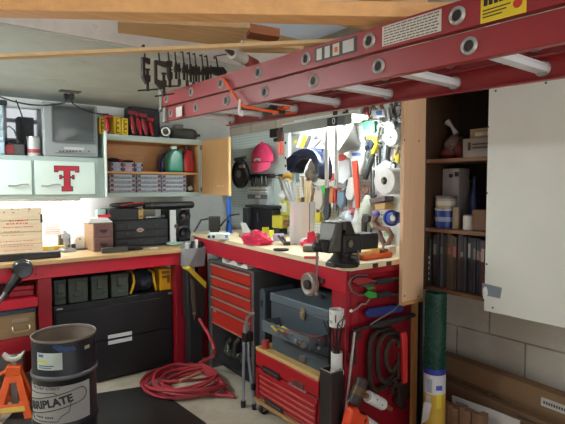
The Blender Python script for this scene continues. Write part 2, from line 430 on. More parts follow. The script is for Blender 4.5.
# ------------------------------------------------------------------ clamps hung along the soffit edge
IRON = M((58, 50, 46), .6, .4, .2, 30, .1)
def c_clamp(name_lab, px, py0, py1, wpx, yaw, Y=2.34, screw=True, bar=True):
    pl = PY(Y); u, v1 = pl.p(px, py0); v0 = pl.p(px, py1)[1]
    hh = v1-v0; ww = pl.p(px+wpx, py0)[0]-u
    t = thing('c_clamp', name_lab, 'clamp', 'clamps hung along the low ceiling edge')
    with Frame(pl.M @ Matrix.Translation((u+ww/2, 0, 0)) @ Matrix.Rotation(yaw, 4, 'Y')):
        w = abs(ww)/2*.95; b = .014
        out = [(-w, v1), (w, v1), (w, v1-.03), (-w+b, v1-b*1.3), (-w+b, v0+.05), (0, v0+.045), (w, v0+.05), (w, v0+.018), (0, v0), (-w, v0+.03)]
        part(t, 'clamp_frame', MB().prism(out, -.011, .011), IRON, .003)
        part(t, 'screw', MB().cyl((w-.012, v0-.03, 0), (w-.012, v0+hh*.55, 0), .0075, seg=10).cyl((w-.012, v0+hh*.55, 0), (w-.012, v0+hh*.6, 0), .013, seg=12), IRON)
        part(t, 'handle', MB().cyl((w-.05, v0-.03, -.03), (w+.03, v0-.018, .03), .004, seg=8), IRON)
    # hook
    part(t, 'hanger', MB().tube([onY(px+wpx/2, py0+2, Y), onY(px+wpx/2, py0-2, Y)+Vector((0, .01, 0)), (onY(px+wpx/2, py0-2, Y).x, 2.36, ZC+.016), (onY(px+wpx/2, py0-2, Y).x, 2.384, ZC+.016)], .004, 6), IRON)
c_clamp('leftmost clamp hung on the ceiling edge, slim with a slanted handle', 141, 57, 84, 9, .25)
c_clamp('largest dark clamp on the ceiling edge, wide U shape', 154, 60, 89, 12, -.1)
c_clamp('narrow clamp just right of the wide U-shaped clamp', 167, 60.5, 81, 5, .5)
def bar_clamp(lab, px, py0, py1, Y=2.345):
    pl = PY(Y); u, v1 = pl.p(px, py0); v0 = pl.p(px, py1)[1]
    t = thing('bar_clamp', lab, 'clamp', 'clamps hung along the low ceiling edge')
    with pl:
        part(t, 'bar', MB().box(u-.006, u+.006, v0, v1, -.004, .004), IRON)
        part(t, 'jaw', MB().prism([(u-.006, v1-.01), (u+.022, v1-.012), (u+.022, v1-.03), (u-.006, v1-.04)], -.008, .008), IRON, .002)
        part(t, 'sliding_jaw', MB().prism([(u-.01, v0+.035), (u+.026, v0+.04), (u+.026, v0+.058), (u-.01, v0+.065)], -.009, .009), IRON, .002)
        part(t, 'screw', MB().cyl((u+.017, v0+.0, 0), (u+.017, v0+.085, 0), .005, seg=8).cyl((u+.017, v0-.03, 0), (u+.017, v0, 0), .009, seg=10), IRON)
    part(t, 'hanger', MB().tube([onY(px, py0+1, Y), (u, 2.36, ZC+.02), (u, 2.384, ZC+.02)], .004, 6), IRON)
for px, y0, y1, lb in ((176, 62, 79, 'first small bar clamp right of the wide U-shaped clamp, thin'), (184, 63, 80, 'second small bar clamp along the ceiling edge, centre of the row'),
                       (190.5, 64, 82, 'third small bar clamp along the ceiling edge, beside the tangled ones'), (196, 65, 82, 'tangled bar clamp left of the spring clamp bunch'),
                       (203, 66, 82, 'dark bar clamp in the tangled bunch above the ladder end'), (208, 67, 81, 'rightmost bar clamp of the tangled bunch above the ladder')):
    bar_clamp(lb, px, y0, y1)
pl = PY(2.34)
t = thing('spring_clamp', 'black spring clamp hung nearest the orange strap', 'clamp', 'clamps hung along the low ceiling edge')
with pl:
    u, v = pl.p(218, 72)
    part(t, 'jaw', MB().prism([(u-.05, v+.02), (u+.03, v+.03), (u+.055, v+.005), (u+.03, v-.025), (u-.02, v-.02), (u-.055, v-.0)], -.012, .012), M((40, 36, 36), .5), .004)
    part(t, 'handle', MB().prism([(u+.02, v-.01), (u+.06, v-.055), (u+.05, v-.065), (u+.0, v-.02)], -.01, .01), M((40, 36, 36), .5), .003)
    part(t, 'hanger', MB().tube([(u, v+.02, 0), (u, ZC+.02, -.02), (u, ZC+.02, -.046)], .004, 6), IRON)
# outlet on the soffit with two plugs and cords
o_ = onZ(70, 91, ZC)
t = thing('ceiling_outlet', 'flat dark outlet plate on the low ceiling above the television', 'outlet')
part(t, 'plate', MB().box(o_.x-.07, o_.x+.07, o_.y-.04, o_.y+.04, ZC-.008, ZC-.001), M((100, 94, 88), .6), .002)
BLK = M((26, 25, 26), .5)
def plug(px, lb):
    q = onZ(px, 92.5, ZC); t = thing('power_plug', lb, 'plug')
    part(t, 'plug_body', MB().box(q.x-.016, q.x+.016, q.y-.02, q.y+.012, ZC-.05, ZC-.009), BLK, .005); return q, t
qa, ta = plug(66, 'left black plug in the ceiling outlet, its cord running to the left wall')
qb, tb = plug(71.5, 'right black plug in the ceiling outlet, its cord going behind the television')
def cord(par, pts, r=.005): part(par, 'cord', MB().tube(pts, r, 6), BLK)
def sag(a, b, dz, n=10):
    a, b = Vector(a), Vector(b)
    return [a.lerp(b, i/n)-Vector((0, 0, dz*4*(i/n)*(1-i/n))) for i in range(n+1)]
cord(ta, [qa+Vector((0, 0, -.045)), qa+Vector((-.01, 0, -.075))]+sag(qa+Vector((-.05, .03, -.085)), onY(-2, 96, 3.84), .03))
cord(tb, [qb+Vector((0, 0, -.045)), qb+Vector((.01, .02, -.075))]+sag(qb+Vector((.04, .03, -.09)), onY(108.5, 114, 3.93), .02))
# ================================================================== BACK WALL
RPAINT = M((150, 18, 34), .42, 0, .14, 6, .04); RPAINT2 = M((196, 28, 48), .38, 0, .1, 6)
BW = WOOD((196, 158, 108), 'x', .55, .18)
DKM = M((40, 40, 42), .5)
YB0 = 3.53
wb = thing('workbench', 'red workbench with a wooden top along the back wall', 'workbench')
with PY(YB0) as P:
    ur = P.p(186, 250)[0]; ul = -.35; zt = .957
    part(wb, 'bench_top', MB().box(ul, ur+.01, zt-.03, zt, .03, -.715), BW, .004)
    part(wb, 'apron', MB().box(ul, ur, .83, zt-.03, -.04, 0), RPAINT2, .003)
    for a, b in ((38.5, 52), (176, 186.5)):
        u0, u1 = P.p(a, 300)[0], P.p(b, 300)[0]
        part(wb, 'leg', MB().box(u0, u1, 0, .83, -.09, 0), RPAINT, .003)
        part(wb, 'leg', MB().box(u0, u1, 0, .83, -.70, -.61), RPAINT, .003)
    part(wb, 'leg', MB().box(ul, ul+.09, 0, .83, -.09, 0), RPAINT, .003)
    u1 = P.p(38.5, 300)[0]-.002
    _, _, s0, s1 = P.r(0, 300, 38, 309); part(wb, 'shelf', MB().box(ul+.09, u1, s0, s1, -.6, -.005), RPAINT2, .002)
    _, _, t0, t1 = P.r(0, 338.5, 38, 353); part(wb, 'shelf', MB().box(ul+.09, u1, t0, t1, -.6, -.005), RPAINT, .002)
    bolts = MB()
    for px, py in ((36, 268), (42, 275), (36, 274), (51, 267)):
        q = P.p(px, py); bolts.cyl((q[0], q[1], 0), (q[0], q[1], .004), .006, seg=8)
    part(wb, 'bolt_heads', bolts, M((96, 20, 26), .5))
    # wooden drawer box between the two shelves
    t = thing('drawer_box', 'wooden drawer box with a metal label pull between the red shelves', 'drawer box')
    part(t, 'body', MB().box(ul+.12, u1-.015, t1+.001, s0-.035, -.5, -.02), WOOD((150, 118, 84), 'x', .6, .16), .004)
    part(t, 'rim', MB().box(ul+.115, u1-.01, s0-.035, s0-.004, -.5, -.016), M((62, 76, 92), .6), .003)
    q = P.p(21, 328, -.02); q2 = P.p(21, 321)
    part(t, 'label_holder', MB().box(q2[0]-.05, q2[0]+.05, q2[1]-.012, q2[1]+.012, -.02, -.017), M((170, 156, 130), .4, .5), .002)
    part(t, 'pull', MB().tube([(q[0]-.05, q[1]+.012, -.02), (q[0]-.05, q[1]-.008, -.004), (q[0]-.04, q[1]-.018, .0), (q[0]+.04, q[1]-.018, .0), (q[0]+.05, q[1]-.008, -.004), (q[0]+.05, q[1]+.012, -.02)], .005, 8), M((186, 172, 144), .35, .7))
    # red metal box on the shelf
    t = thing('metal_box', 'small red metal box on the red shelf under the bench', 'box')
    with Frame(P.M @ Matrix.Translation((P.p(24, 296)[0], s1+.001, -.1)) @ Matrix.Rotation(-.12, 4, 'Y')):
        part(t, 'box_base', MB().box(-.072, .075, 0, .04, -.08, 0), RPAINT2, .004)
        part(t, 'lid', MB().box(-.076, .079, .041, .072, -.083, .004), RPAINT2, .006)
    # filing cabinet
with PY(3.58) as P:
    f = thing('filing_cabinet', 'black two-drawer lateral filing cabinet under the back bench', 'cabinet')
    BL = M((24, 24, 27), .45, 0, .2, 5); u0, u1 = P.p(54, 320)[0], P.p(175.5, 320)[0]-.02; hh = .616
    part(f, 'body', MB().box(u0, u1, .012, hh, -.45, -.012), BL, .004)
    part(f, 'plinth', MB().box(u0+.02, u1-.02, .0, .012, -.43, -.03), BL)
    sp_ = P.p(108, 337)[1]
    sp_ = .315
    for a, b in ((.03, sp_-.004), (sp_+.004, hh-.045)):
        d = part(f, 'drawer', MB().box(u0+.012, u1-.012, a, b, -.012, .004), BL, .003)
    q = P.r(108, 331.5, 132, 338, .006); w = q[1]-q[0]
    card = M((222, 222, 220), .6, 0, .03)
    part(f, 'label_card', MB().box(q[0], q[1], sp_+.006, sp_+.034, .004, .0065), card); part(f, 'label_card', MB().box(q[0], q[1], sp_-.038, sp_-.009, .004, .0065), card)
    q = P.p(171, 293); part(f, 'badge', MB().box(q[0]-.02, q[0]+.012, hh-.028, hh-.016, -.012, -.008), M((176, 176, 176), .4, .5))
    q = P.p(60, 306); part(f, 'badge', MB().box(q[0]-.02, q[0]+.02, hh-.028, hh-.018, -.012, -.008), M((190, 190, 190), .4, .5))
    # ammunition cans on the cabinet
    GR = M((66, 74, 64), .5, .1, .12, 12)
    an = ('half hidden behind the red bench leg', 'second from the red bench leg', 'third from the red bench leg', 'beside the dark bag')
    for (a, b), lb in zip(((53.5, 66.5), (68, 88.5), (91, 108.5), (111, 129)), an):
        q0, q1 = P.p(a, 290, -.03)[0], P.p(b, 290, -.03)[0]
        t = thing('ammo_can', 'green steel ammo can on the filing cabinet, '+lb, 'can', 'green ammo cans')
        part(t, 'can_body', MB().box(q0+.003, q1-.003, hh+.001, hh+.165, -.32, -.03), GR, .006)
        part(t, 'lid', MB().box(q0, q1, hh+.145, hh+.18, -.325, -.026), GR, .006)
        c = (q0+q1)/2; part(t, 'latch', MB().box(c-.018, c+.018, hh+.085, hh+.16, -.03, -.018).cyl((c-.02, hh+.09, -.022), (c+.02, hh+.09, -.022), .007, seg=8), GR, .002)
        part(t, 'handle', MB().tube([(c-.03, hh+.06, -.03), (c-.03, hh+.052, -.018), (c-.02, hh+.045, -.014), (c+.02, hh+.045, -.014), (c+.03, hh+.052, -.018), (c+.03, hh+.06, -.03)], .004, 6), GR)
    # dark bag with yellow straps
    t = thing('tool_bag', 'dark blue bag with yellow straps on the filing cabinet', 'bag')
    q0, q1, _, q3 = P.r(130, 270, 157, 294, -.06); c = (q0+q1)/2; w = (q1-q0)/2
    part(t, 'bag_body', MB().ball((c, hh+.088, -.15), w, .087, .12, 20, .22, 18), M((34, 38, 48), .85, 0, .2, 16, .2))
    YEL = M((226, 176, 32), .6, 0, .1)
    for s in (-.72, .62):
        part(t, 'strap', MB().tube([(c+w*s, hh+.17, -.12), (c+w*s*1.1, hh+.15, -.05), (c+w*s*1.08, hh+.1, -.035), (c+w*s*1.3, hh+.04, -.04), (c+w*s*1.42, hh+.012, -.05)], .010, 6), YEL)
    t = thing('plastic_case', 'small yellow case right of the dark bag', 'case')
    q0, q1 = P.p(159.5, 280, -.04)[0], min(P.p(173, 280, -.04)[0], 1.606)
    part(t, 'case_body', MB().box(q0, q1, hh+.001, hh+.175, -.18, -.04), M((232, 172, 24), .45, 0, .05), .006)
    part(t, 'case_label', MB().box(q0+.02, q1-.012, hh+.135, hh+.158, -.04, -.0385).box(q0+.02, q1-.03, hh+.1, hh+.12, -.04, -.0385).box(q1-.035, q1-.012, hh+.06, hh+.125, -.04, -.0385), M((150, 96, 20), .5))
    part(t, 'handle', MB().tube([(q0+.025, hh+.174, -.1), (q0+.025, hh+.195, -.1), (q1-.025, hh+.195, -.1), (q1-.025, hh+.174, -.1)], .006, 8), M((40, 36, 30), .5))

# ------------------------------------------------------------------ on the back bench
zt = .957
with PY(3.58) as P:
    t = thing('pry_bar', 'long black flat bar lying along the front of the back bench', 'bar')
    part(t, 'bar', MB().box(-.1, P.p(61, 258)[0], zt+.001, zt+.046, -.05, 0), M((28, 28, 32), .5), .004)
    q = P.r(103, 248, 125, 256)
    solo('steel_block', 'dark flat grey steel block before the two-drawer file box', 'block', MB().box(q[0], q[1]+.03, zt+.001, zt+.04, -.05, -.01), M((74, 72, 70), .5, .4), bevel=.004)
    t = thing('leather_pouch', 'black crumpled leather pouch before the black tool chest', 'pouch')
    q = P.p(131, 248); part(t, 'pouch_body', MB().ball((q[0], zt+.02, -.08), .085, .02, .05, 16, .5, 25), BLK)
    q = P.p(138, 250); part(t, 'flap', MB().ball((q[0]+.02, zt+.011, -.06), .05, .011, .03, 14, .3, 25), BLK)
    q = P.p(157, 249); solo('note_card', 'small white card lying on the bench before the chest', 'card', MB().box(q[0]-.04, q[0]+.03, zt+.001, zt+.006, -.09, -.05), M((226, 222, 212), .6))
with PY(3.83) as P:
    # wooden ammunition crate standing on its side
    t = thing('wooden_crate', 'weathered wooden crate with faded red stencil lines on the back bench', 'crate')
    u1 = P.p(42.5, 230)[0]; z1 = P.p(20, 208)[1]
    CW = WOOD((226, 204, 172), 'x', .7, .16)
    nb = 4; hb = (z1-zt-.002)/nb
    for i in range(nb): part(t, 'plank', MB().box(-.2, u1, zt+.002+hb*i, zt+hb*(i+1)-.001, -.02, 0), CW, .002)
    part(t, 'crate_side', MB().box(u1-.02, u1, zt+.002, z1, -.2, -.02), CW, .002); part(t, 'crate_top', MB().box(-.2, u1-.02, z1-.02, z1, -.2, -.021), CW, .002)
    part(t, 'crate_back', MB().box(-.2, u1-.02, zt+.002, z1-.02, -.2, -.185), CW)
    st = MB(); random.seed(9)
    for k, (py, x0, x1, hgt) in enumerate(((220.5, 9, 28, .010), (223.5, 6, 29, .010), (227, 3, 33, .007), (231, 4, 20, .004), (235, 2, 24, .004), (241, 0, 34, .005), (246, 1, 33, .005), (250, 4, 32, .004))):
        v = P.p(20, py)[1]; a, b = P.p(x0, py)[0], P.p(x1, py)[0]; x = a
        while x < b-.004:
            w = min(random.uniform(.006, .022), b-x); st.box(x, x+w, v-hgt/2, v+hgt/2, 0, .0012); x += w+random.uniform(.004, .01)
    part(t, 'stencil', st, M((206, 104, 92), .7, 0, .2))
    nk = MB()
    for k in range(26):
        x = random.uniform(.05, u1-.01); nk.ball((x, z1-random.uniform(.002, .05), .0), random.uniform(.004, .012), random.uniform(.003, .006), .0012, 8)
    part(t, 'scuffs', nk, M((150, 118, 84), .8))
    part(t, 'hinge', MB().box(u1-.012, u1+.004, P.p(41, 222)[1]-.005, P.p(41, 214)[1], -.02, .004), M((60, 50, 40), .5, .5))
with PY(4.2) as P:
    q = P.r(45, 213, 62, 235); t = thing('paper_notice', 'faded pink paper notice behind the wooden crate', 'paper')
    part(t, 'sheet', MB().box(q[0], q[1], q[2], q[3], -.048, -.046), M((226, 150, 138), .8, 0, .2, 14)); m = MB()
    for k in range(7): m.box(q[0]+.012, q[1]-.012-.02*random.random(), q[2]+.02+k*.018, q[2]+.026+k*.018, -.046, -.0452)
    part(t, 'print', m, M((196, 96, 96), .8)); part(t, 'mounting_pin', MB().cyl(((q[0]+q[1])/2, q[3]-.01, -.0495), ((q[0]+q[1])/2, q[3]-.01, -.043), .005, seg=8), M((150, 60, 60), .5))
with PY(3.95) as P:
    def bx(nm, lb, cat, px, d0, d1, mat, bevel=.004, v0=None):
        q = P.r(*px); return solo(nm, lb, cat, MB().box(q[0], q[1], zt+.002 if v0 is None else v0, q[3], -d1, -d0), mat, bevel=bevel)
    bx('radio', 'small dark grey box behind the white dome on the back bench', 'box', (62, 236, 74, 250), .1, .16, M((84, 88, 88), .5))
    t = thing('level', 'yellow spirit level lying behind the black bar', 'level')
    q = P.r(36, 243.5, 68, 251); part(t, 'level_body', MB().box(q[0], q[1], zt+.002, zt+.04, -.03, 0), M((222, 182, 66), .45, 0, .08), .004)
    c = P.p(51, 246)[0]; part(t, 'vial', MB().box(c-.02, c+.02, zt+.01, zt+.034, .0, .003), M((206, 214, 150), .2))
    c = P.p(60, 246)[0]; part(t, 'end_plate', MB().box(c+.0, c+.05, zt+.004, zt+.03, .0, .004), M((240, 236, 220), .4))
    # little drill stand
    t = thing('drill_stand', 'small silver drill stand between the notice and the white dome', 'stand')
    c = P.p(64.5, 250)[0]; SIL = M((176, 182, 184), .3, .6)
    part(t, 'base', MB().box(c-.045, c+.06, zt+.002, zt+.02, .0, .12), SIL, .004); part(t, 'column', MB().cyl((c-.005, zt+.02, .05), (c-.005, zt+.16, .05), .012), SIL)
    part(t, 'head', MB().box(c-.03, c+.025, zt+.1, zt+.135, .03, .08).cyl((c+.01, zt+.05, .06), (c+.01, zt+.1, .06), .012), SIL, .004)
    t = thing('cable_tester', 'white dome-topped plastic gadget on a black foot', 'gadget')
    c = P.p(79, 245)[0]; s = .034
    part(t, 'shell', MB().prism([(c-s, zt+.012), (c+s, zt+.012), (c+s, zt+.075)]+arc((c, zt+.075), s, 0, 180, 12)[1:-1]+[(c-s, zt+.075)], 0, .03), M((226, 222, 206), .4), .004)
    part(t, 'foot', MB().box(c-.06, c+.06, zt+.002, zt+.012, -.01, .06).box(c-.06, c-.03, zt+.012, zt+.05, .01, .03), M((74, 80, 84), .5), .003)
    part(t, 'button', MB().cyl((c, zt+.085, .03), (c, zt+.085, .033), .008), M((170, 140, 120), .4))
with PY(3.72) as P:
    # two-drawer wooden card file
    t = thing('card_file', 'two-drawer wooden card file with worn pinkish fronts on the back bench', 'file box')
    q0, q1 = P.p(93.5, 238)[0], P.p(113.5, 238)[0]; z1 = P.p(103, 223)[1]; zm = (zt+z1)/2
    WD = WOOD((150, 116, 84), 'y', .6, .2); FT = M((112, 78, 74), .7, 0, .25, 26, .25)
    part(t, 'case', MB().box(q0, q1, zt+.001, z1, -.26, -.012), WD, .002)
    for a, b in ((zt+.004, zm-.003), (zm+.003, z1-.003)):
        d = part(t, 'drawer', MB().box(q0+.004, q1-.004, a, b, -.012, 0), FT, .003)
        c = (q0+q1)/2; m = (a+b)/2
        part(d, 'pull', MB().prism(arc((c, m+.008), .028, 180, 360, 10), 0, .010), M((66, 48, 48), .5, .4), .002)
        part(d, 'label_holder', MB().box(c-.03, c+.03, m+.012, m+.03, 0, .003), M((112, 76, 72), .5, .4))
    # clutter on top of it
    t = thing('paper_stack', 'stack of white papers on top of the card file', 'papers')
    for k in range(4): part(t, 'sheet', MB().box(q0-.03+.006*k, q1-.008*k, z1+.002+.008*k, z1+.009+.008*k, -.26, -.02-.006*k), M((236, 236, 230), .6, 0, .03))
    zz = z1+.036
    solo('red_marker', 'red marker lying on the paper stack above the card file', 'marker', MB().cyl((q0+.055, zz+.012, -.08), (q1-.02, zz+.012, -.06), .011).cyl((q1-.02, zz+.012, -.06), (q1-.0, zz+.012, -.058), .008), M((206, 36, 56), .4))
    solo('tape_dispenser', 'pale green small box on the papers near the black chest', 'box', MB().box(q0+.07, q1-.01, zz+.001, zz+.06, -.2, -.14), M((176, 206, 196), .5), bevel=.006)
with PY(3.80) as P:
    # machinist's chest
    t = thing('machinist_chest', 'black leatherette machinist chest with stepped drawers on the back bench', 'tool chest')
    CH = M((30, 30, 33), .6, 0, .2, 30, .15)
    L = P.r(113.5, 221, 168.5, 244); U = P.r(113, 209, 142, 221); zl = L[3]; zu = P.p(128, 209)[1]
    zl = P.p(141, 220)[1]
    part(t, 'case', MB().box(L[0], L[1], zt+.002, zl, -.24, -.01), CH, .004)
    n = 3; hd = (zl-zt-.03)/n
    for i in range(n):
        a = zt+.016+hd*i
        if i == 0: d = part(t, 'drawer', MB().box(L[0]+.012, L[1]-.012, a, a+hd-.006, -.01, .002), CH, .003); ks = [L[0]+.11, L[1]-.11]
        else:
            mid = (L[0]+L[1])/2
            d = part(t, 'drawer', MB().box(L[0]+.012, L[1]-.012, a, a+hd-.006, -.01, .002), CH, .003); ks = [L[0]+.11, L[1]-.11]
        for k in ks: part(d, 'knob', MB().lathe([(0, .014), (.007, .013), (.008, .008), (.004, .004), (.006, 0)], (k, a+hd/2, .002), (0, 0, 1), 12), M((80, 76, 70), .35, .6))
    c = P.p(140, 230)
    part(t, 'maker_badge', MB().prism([(c[0]-.034, c[1]), (c[0]-.012, c[1]+.016), (c[0]+.012, c[1]+.016), (c[0]+.034, c[1]), (c[0]+.012, c[1]-.016), (c[0]-.012, c[1]-.016)], .002, .005), M((206, 190, 176), .3, .5))
    part(t, 'maker_badge_inlay', MB().prism([(c[0]-.022, c[1]), (c[0]-.008, c[1]+.009), (c[0]+.008, c[1]+.009), (c[0]+.022, c[1]), (c[0]+.008, c[1]-.009), (c[0]-.008, c[1]-.009)], .005, .0062), M((168, 120, 104), .3, .4))
    um = P.p(143, 215)[0]
    part(t, 'upper_case', MB().box(L[0]-.03, um, zl+.001, zu, -.24, -.005), CH, .006)
    part(t, 'raised_lid', MB().box(um, L[1]-.02, zl+.001, zu-.01, -.235, -.225), M((196, 190, 166), .7, 0, .12, 14), .003)
    part(t, 'latch', MB().box(P.p(138.5, 214)[0], P.p(142.5, 214)[0]+.006, zl+.008, P.p(140, 209)[1]-.006, -.005, .004), M((186, 160, 96), .35, .7), .002)
    part(t, 'latch_knob', MB().cyl((P.p(140.5, 214)[0], zl+.03, .004), (P.p(140.5, 214)[0], zl+.03, .012), .009), M((120, 98, 54), .35, .7))
    # things lying on the chest
    t = thing('drill_bag', 'black cloth bag with a red stripe slumped on the machinist chest', 'bag')
    q = P.r(115, 202.5, 150, 210)
    part(t, 'bag_body', MB().ball(((q[0]+q[1])/2, zu+.026, -.13), (q[1]-q[0])/2, .025, .1, 20, .25, 14), M((38, 34, 34), .85))
    part(t, 'red_stripe', MB().tube([(q[0]+.06, zu+.03, -.03), (q[0]+.14, zu+.04, -.025), (q[1]-.03, zu+.05, -.03)], .007, 6), M((170, 46, 44), .6))
    q = P.r(149, 202, 196, 209, -.0); v = (q[2]+q[3])/2
    t = thing('sound_bar', 'long black rounded bar resting on the chest and the speaker', 'sound bar')
    part(t, 'bar_body', MB().cyl((q[0]-.02, v, -.06), (q[1]-.012, v, -.06), .031, seg=18).ball((q[1]-.012, v, -.06), .024, .031, .031), M((26, 26, 28), .5))
    part(t, 'grip_ring', MB().cyl((q[0]+.03, v, -.06), (q[0]+.05, v, -.06), .033, seg=18), M((70, 68, 66), .4, .4))
    # small chrome bits inside the raised lid
    t = thing('chrome_ratchet', 'chrome ratchet lying on the chest in front of its raised lid', 'ratchet')
    a = P.p(150, 210); part(t, 'shaft', MB().cyl((a[0], zl+.012, -.1), (a[0]+.16, zl+.014, -.12), .009), SIL); part(t, 'ratchet_head', MB().ball((a[0]+.17, zl+.017, -.12), .022, .015, .02), SIL)
    # stereo speaker
    t = thing('speaker', 'black upright speaker with two cones and a silver column', 'speaker')
    q = P.r(170, 208, 191, 244)
    z1 = v-.034
    part(t, 'cabinet', MB().box(q[0]+.0, q[1], zt+.02, z1, -.2, -.01), M((30, 30, 32), .5), .01)
    part(t, 'silver_column', MB().box(q[0], P.p(176, 225)[0], zt+.02, z1-.004, -.012, .006), M((214, 218, 216), .35, .2), .004)
    for py, r in ((216, .068), (233.5, .07)):
        c = P.p(183, py); cc = (c[0], c[1], -.01)
        cn = part(t, 'cone', MB().lathe([(.0, .012), (.018, .008), (.02, .004), (r*.72, .016), (r*.8, .026), (r*.95, .024), (r, .012), (r, 0)], cc, (0, 0, 1), 28), M((24, 24, 26), .4), smooth=50)
        part(cn, 'dust_cap', MB().ball((c[0], c[1], .004), .02, .02, .01), M((58, 56, 54), .35))
    c = P.p(176, 226); part(t, 'emblem', MB().lathe([(.02, 0), (.02, .008), (.015, .012), (.012, .006), (0, .006)], (c[0], c[1], .004), (0, 0, 1), 20), M((130, 116, 100), .3, .7))
    t = thing('glass_ashtray', 'round pale green glass dish at the foot of the speaker', 'dish')
    c = P.p(172, 243)[0]
    part(t, 'dish', MB().lathe([(0, .006), (.05, .006), (.072, .02), (.08, .022), (.078, .014), (.055, 0), (0, 0)], (c, zt+.002, .075), (0, 1, 0), 28), M((176, 200, 186), .15, 0, .05, 8, 0, 0, .75), smooth=50)
    # under-chest rail: chest feet
    sk = MB().box(L[0], L[1]+.02, zt+.001, zt+.012, -.0, .035)
    solo('steel_rule', 'long grey steel rule lying at the foot of the black chest', 'ruler', MB().box(L[0]+.1, L[1]+.0, zt+.002, zt+.006, .02, .05), M((140, 138, 132), .35, .6))

# ------------------------------------------------------------------ upper cabinets
CABM = M((176, 192, 186), .45, 0, .04, 6)
DOORW = M((226, 240, 232), .35, 0, .03, 5)
with PY(3.9) as P:
    c1 = thing('wall_cabinet', 'low pale grey wall cabinet with white doors and a red letter', 'cabinet')
    ur = P.p(98.5, 180)[0]; zb, z1 = 1.36, 1.675
    part(c1, 'body', MB().box(-.4, ur, zb, z1, -.345, 0), CABM, .003)
    for a, b in ((-40, 31.5), (34.5, 94.5)):
        u0 = P.p(a, 178)[0] if a > 0 else -.32; u1 = P.p(b, 178)[0]
        d = part(c1, 'door', MB().box(u0, u1, zb+.03, z1-.035, 0, .018), DOORW, .004)
        hx = P.p(18 if a < 0 else 50, 185)
        part(d, 'pull', MB().tube([(hx[0]-.06, hx[1]-.006, .018), (hx[0]-.05, hx[1]-.004, .034), (hx[0]-.02, hx[1]-.008, .038), (hx[0]+.02, hx[1]+.004, .038), (hx[0]+.05, hx[1]+.006, .034), (hx[0]+.065, hx[1]+.004, .018)], .0055, 8), M((206, 206, 202), .3, .6))
    def T_outline(s):
        q = [(-12.5, 13.5), (12.5, 13.5), (12.5, 6.5), (8.2, 6.5), (8.2, 8.2), (3.4, 8.2), (3.4, 2.6), (4.9, 2.6), (4.9, 4), (7.6, 4), (7.6, -.8), (4.9, -.8), (4.9, .6), (3.4, .6), (3.4, -8), (5.6, -8), (5.6, -13.5),
             (-5.6, -13.5), (-5.6, -8), (-3.4, -8), (-3.4, .6), (-4.9, .6), (-4.9, -.8), (-7.6, -.8), (-7.6, 4), (-4.9, 4), (-4.9, 2.6), (-3.4, 2.6), (-3.4, 8.2), (-8.2, 8.2), (-8.2, 6.5), (-12.5, 6.5)]
        return [(x*s, y*s) for x, y in q]
    c = P.p(67, 178.6, .018); k = abs(P.p(79.6, 178)[0]-P.p(54.4, 178)[0])/25
    part(d, 'letter_border', MB().prism([(c[0]+x, c[1]+y) for x, y in T_outline(k)], .018, .0205), M((84, 44, 44), .5))
    def shrink(pts, e):
        n = len(pts); o = []
        ar = sum(pts[i][0]*pts[(i+1) % n][1]-pts[(i+1) % n][0]*pts[i][1] for i in range(n)); sg = 1 if ar > 0 else -1
        for i in range(n):
            a, b, cc = Vector(pts[i-1]), Vector(pts[i]), Vector(pts[(i+1) % n])
            d0, d1 = (b-a).normalized(), (cc-b).normalized(); n0, n1 = Vector((-d0.y, d0.x))*sg, Vector((-d1.y, d1.x))*sg
            v = b+(n0+n1)*e; o.append((v.x, v.y))
        return o
    part(d, 'letter', MB().prism([(c[0]+x, c[1]+y) for x, y in shrink(T_outline(k), .0055)], .0205, .0225), M((182, 40, 56), .5, 0, .03))
    # open cabinet
    c2 = thing('open_cabinet', 'open wall cabinet with wooden interior and one door swung out', 'cabinet')
    u0, u1 = P.p(104.5, 165)[0], P.p(201, 165)[0]; zb2, z2 = 1.365, 1.868
    IN = WOOD((212, 160, 108), 'x', .55, .12)
    pm = MB().box(u0, u0+.02, zb2, z2, -.345, 0).box(u1-.02, u1, zb2, z2, -.345, 0).box(u0+.02, u1-.02, z2-.045, z2, -.345, 0).box(u0+.02, u1-.02, zb2, zb2+.035, -.345, 0)
    part(c2, 'carcass', pm, CABM, .002)
    part(c2, 'back_panel', MB().box(u0+.02, u1-.02, zb2+.035, z2-.045, -.34, -.325), IN)
    part(c2, 'side_lining', MB().box(u0+.02, u0+.024, zb2+.035, z2-.045, -.325, -.004), IN); part(c2, 'side_lining', MB().box(u1-.024, u1-.02, zb2+.035, z2-.045, -.325, -.004), IN)
    part(c2, 'top_lining', MB().box(u0+.024, u1-.024, z2-.049, z2-.045, -.325, -.004), IN)
    zs = P.p(150, 170)[1]; zs = 1.574
    part(c2, 'shelf', MB().box(u0+.024, u1-.024, zs-.018, zs, -.325, -.015), IN, .001)
    solo('filler_rail', 'grey upright filler panel between the two wall cabinets', 'panel', MB().box(ur+.004, u0-.004, zb, z1, -.345, -.012), CABM)
    # left door edge on
    with Frame(P.M @ Matrix.Translation((u0+.008, 0, .004))):
        dd = Vector((ray(106.3, 165).x, ray(106.3, 165).y, 0)).normalized(); an = math.atan2(-dd.y, -dd.x)
        uu = Vector((-dd.x, dd.y)).normalized()      # towards the viewer in (u, w)
        w_ = .3; tt = .009; nx = Vector((-uu.y, uu.x))
        a, b = nx*tt, uu*w_
        pts = [(-a.x, -a.y), (b.x-a.x, b.y-a.y), (b.x+a.x, b.y+a.y), (a.x, a.y)]
        part(c2, 'door', MB().hexa([(x, zb2+.01, y) for x, y in pts], [(x, z2-.01, y) for x, y in pts]), M((236, 240, 234), .4, 0, .02), .002, label='left door seen edge on')
    # right door: hinge at u1, swung out past 90 degrees
    he = Vector((u1-.002, .012)); dr = onY(229, 167, 3.78); tip = Vector((dr.x, 3.9-3.78))
    # the leaf is as wide as half the cabinet
    wleaf = .44; best = None
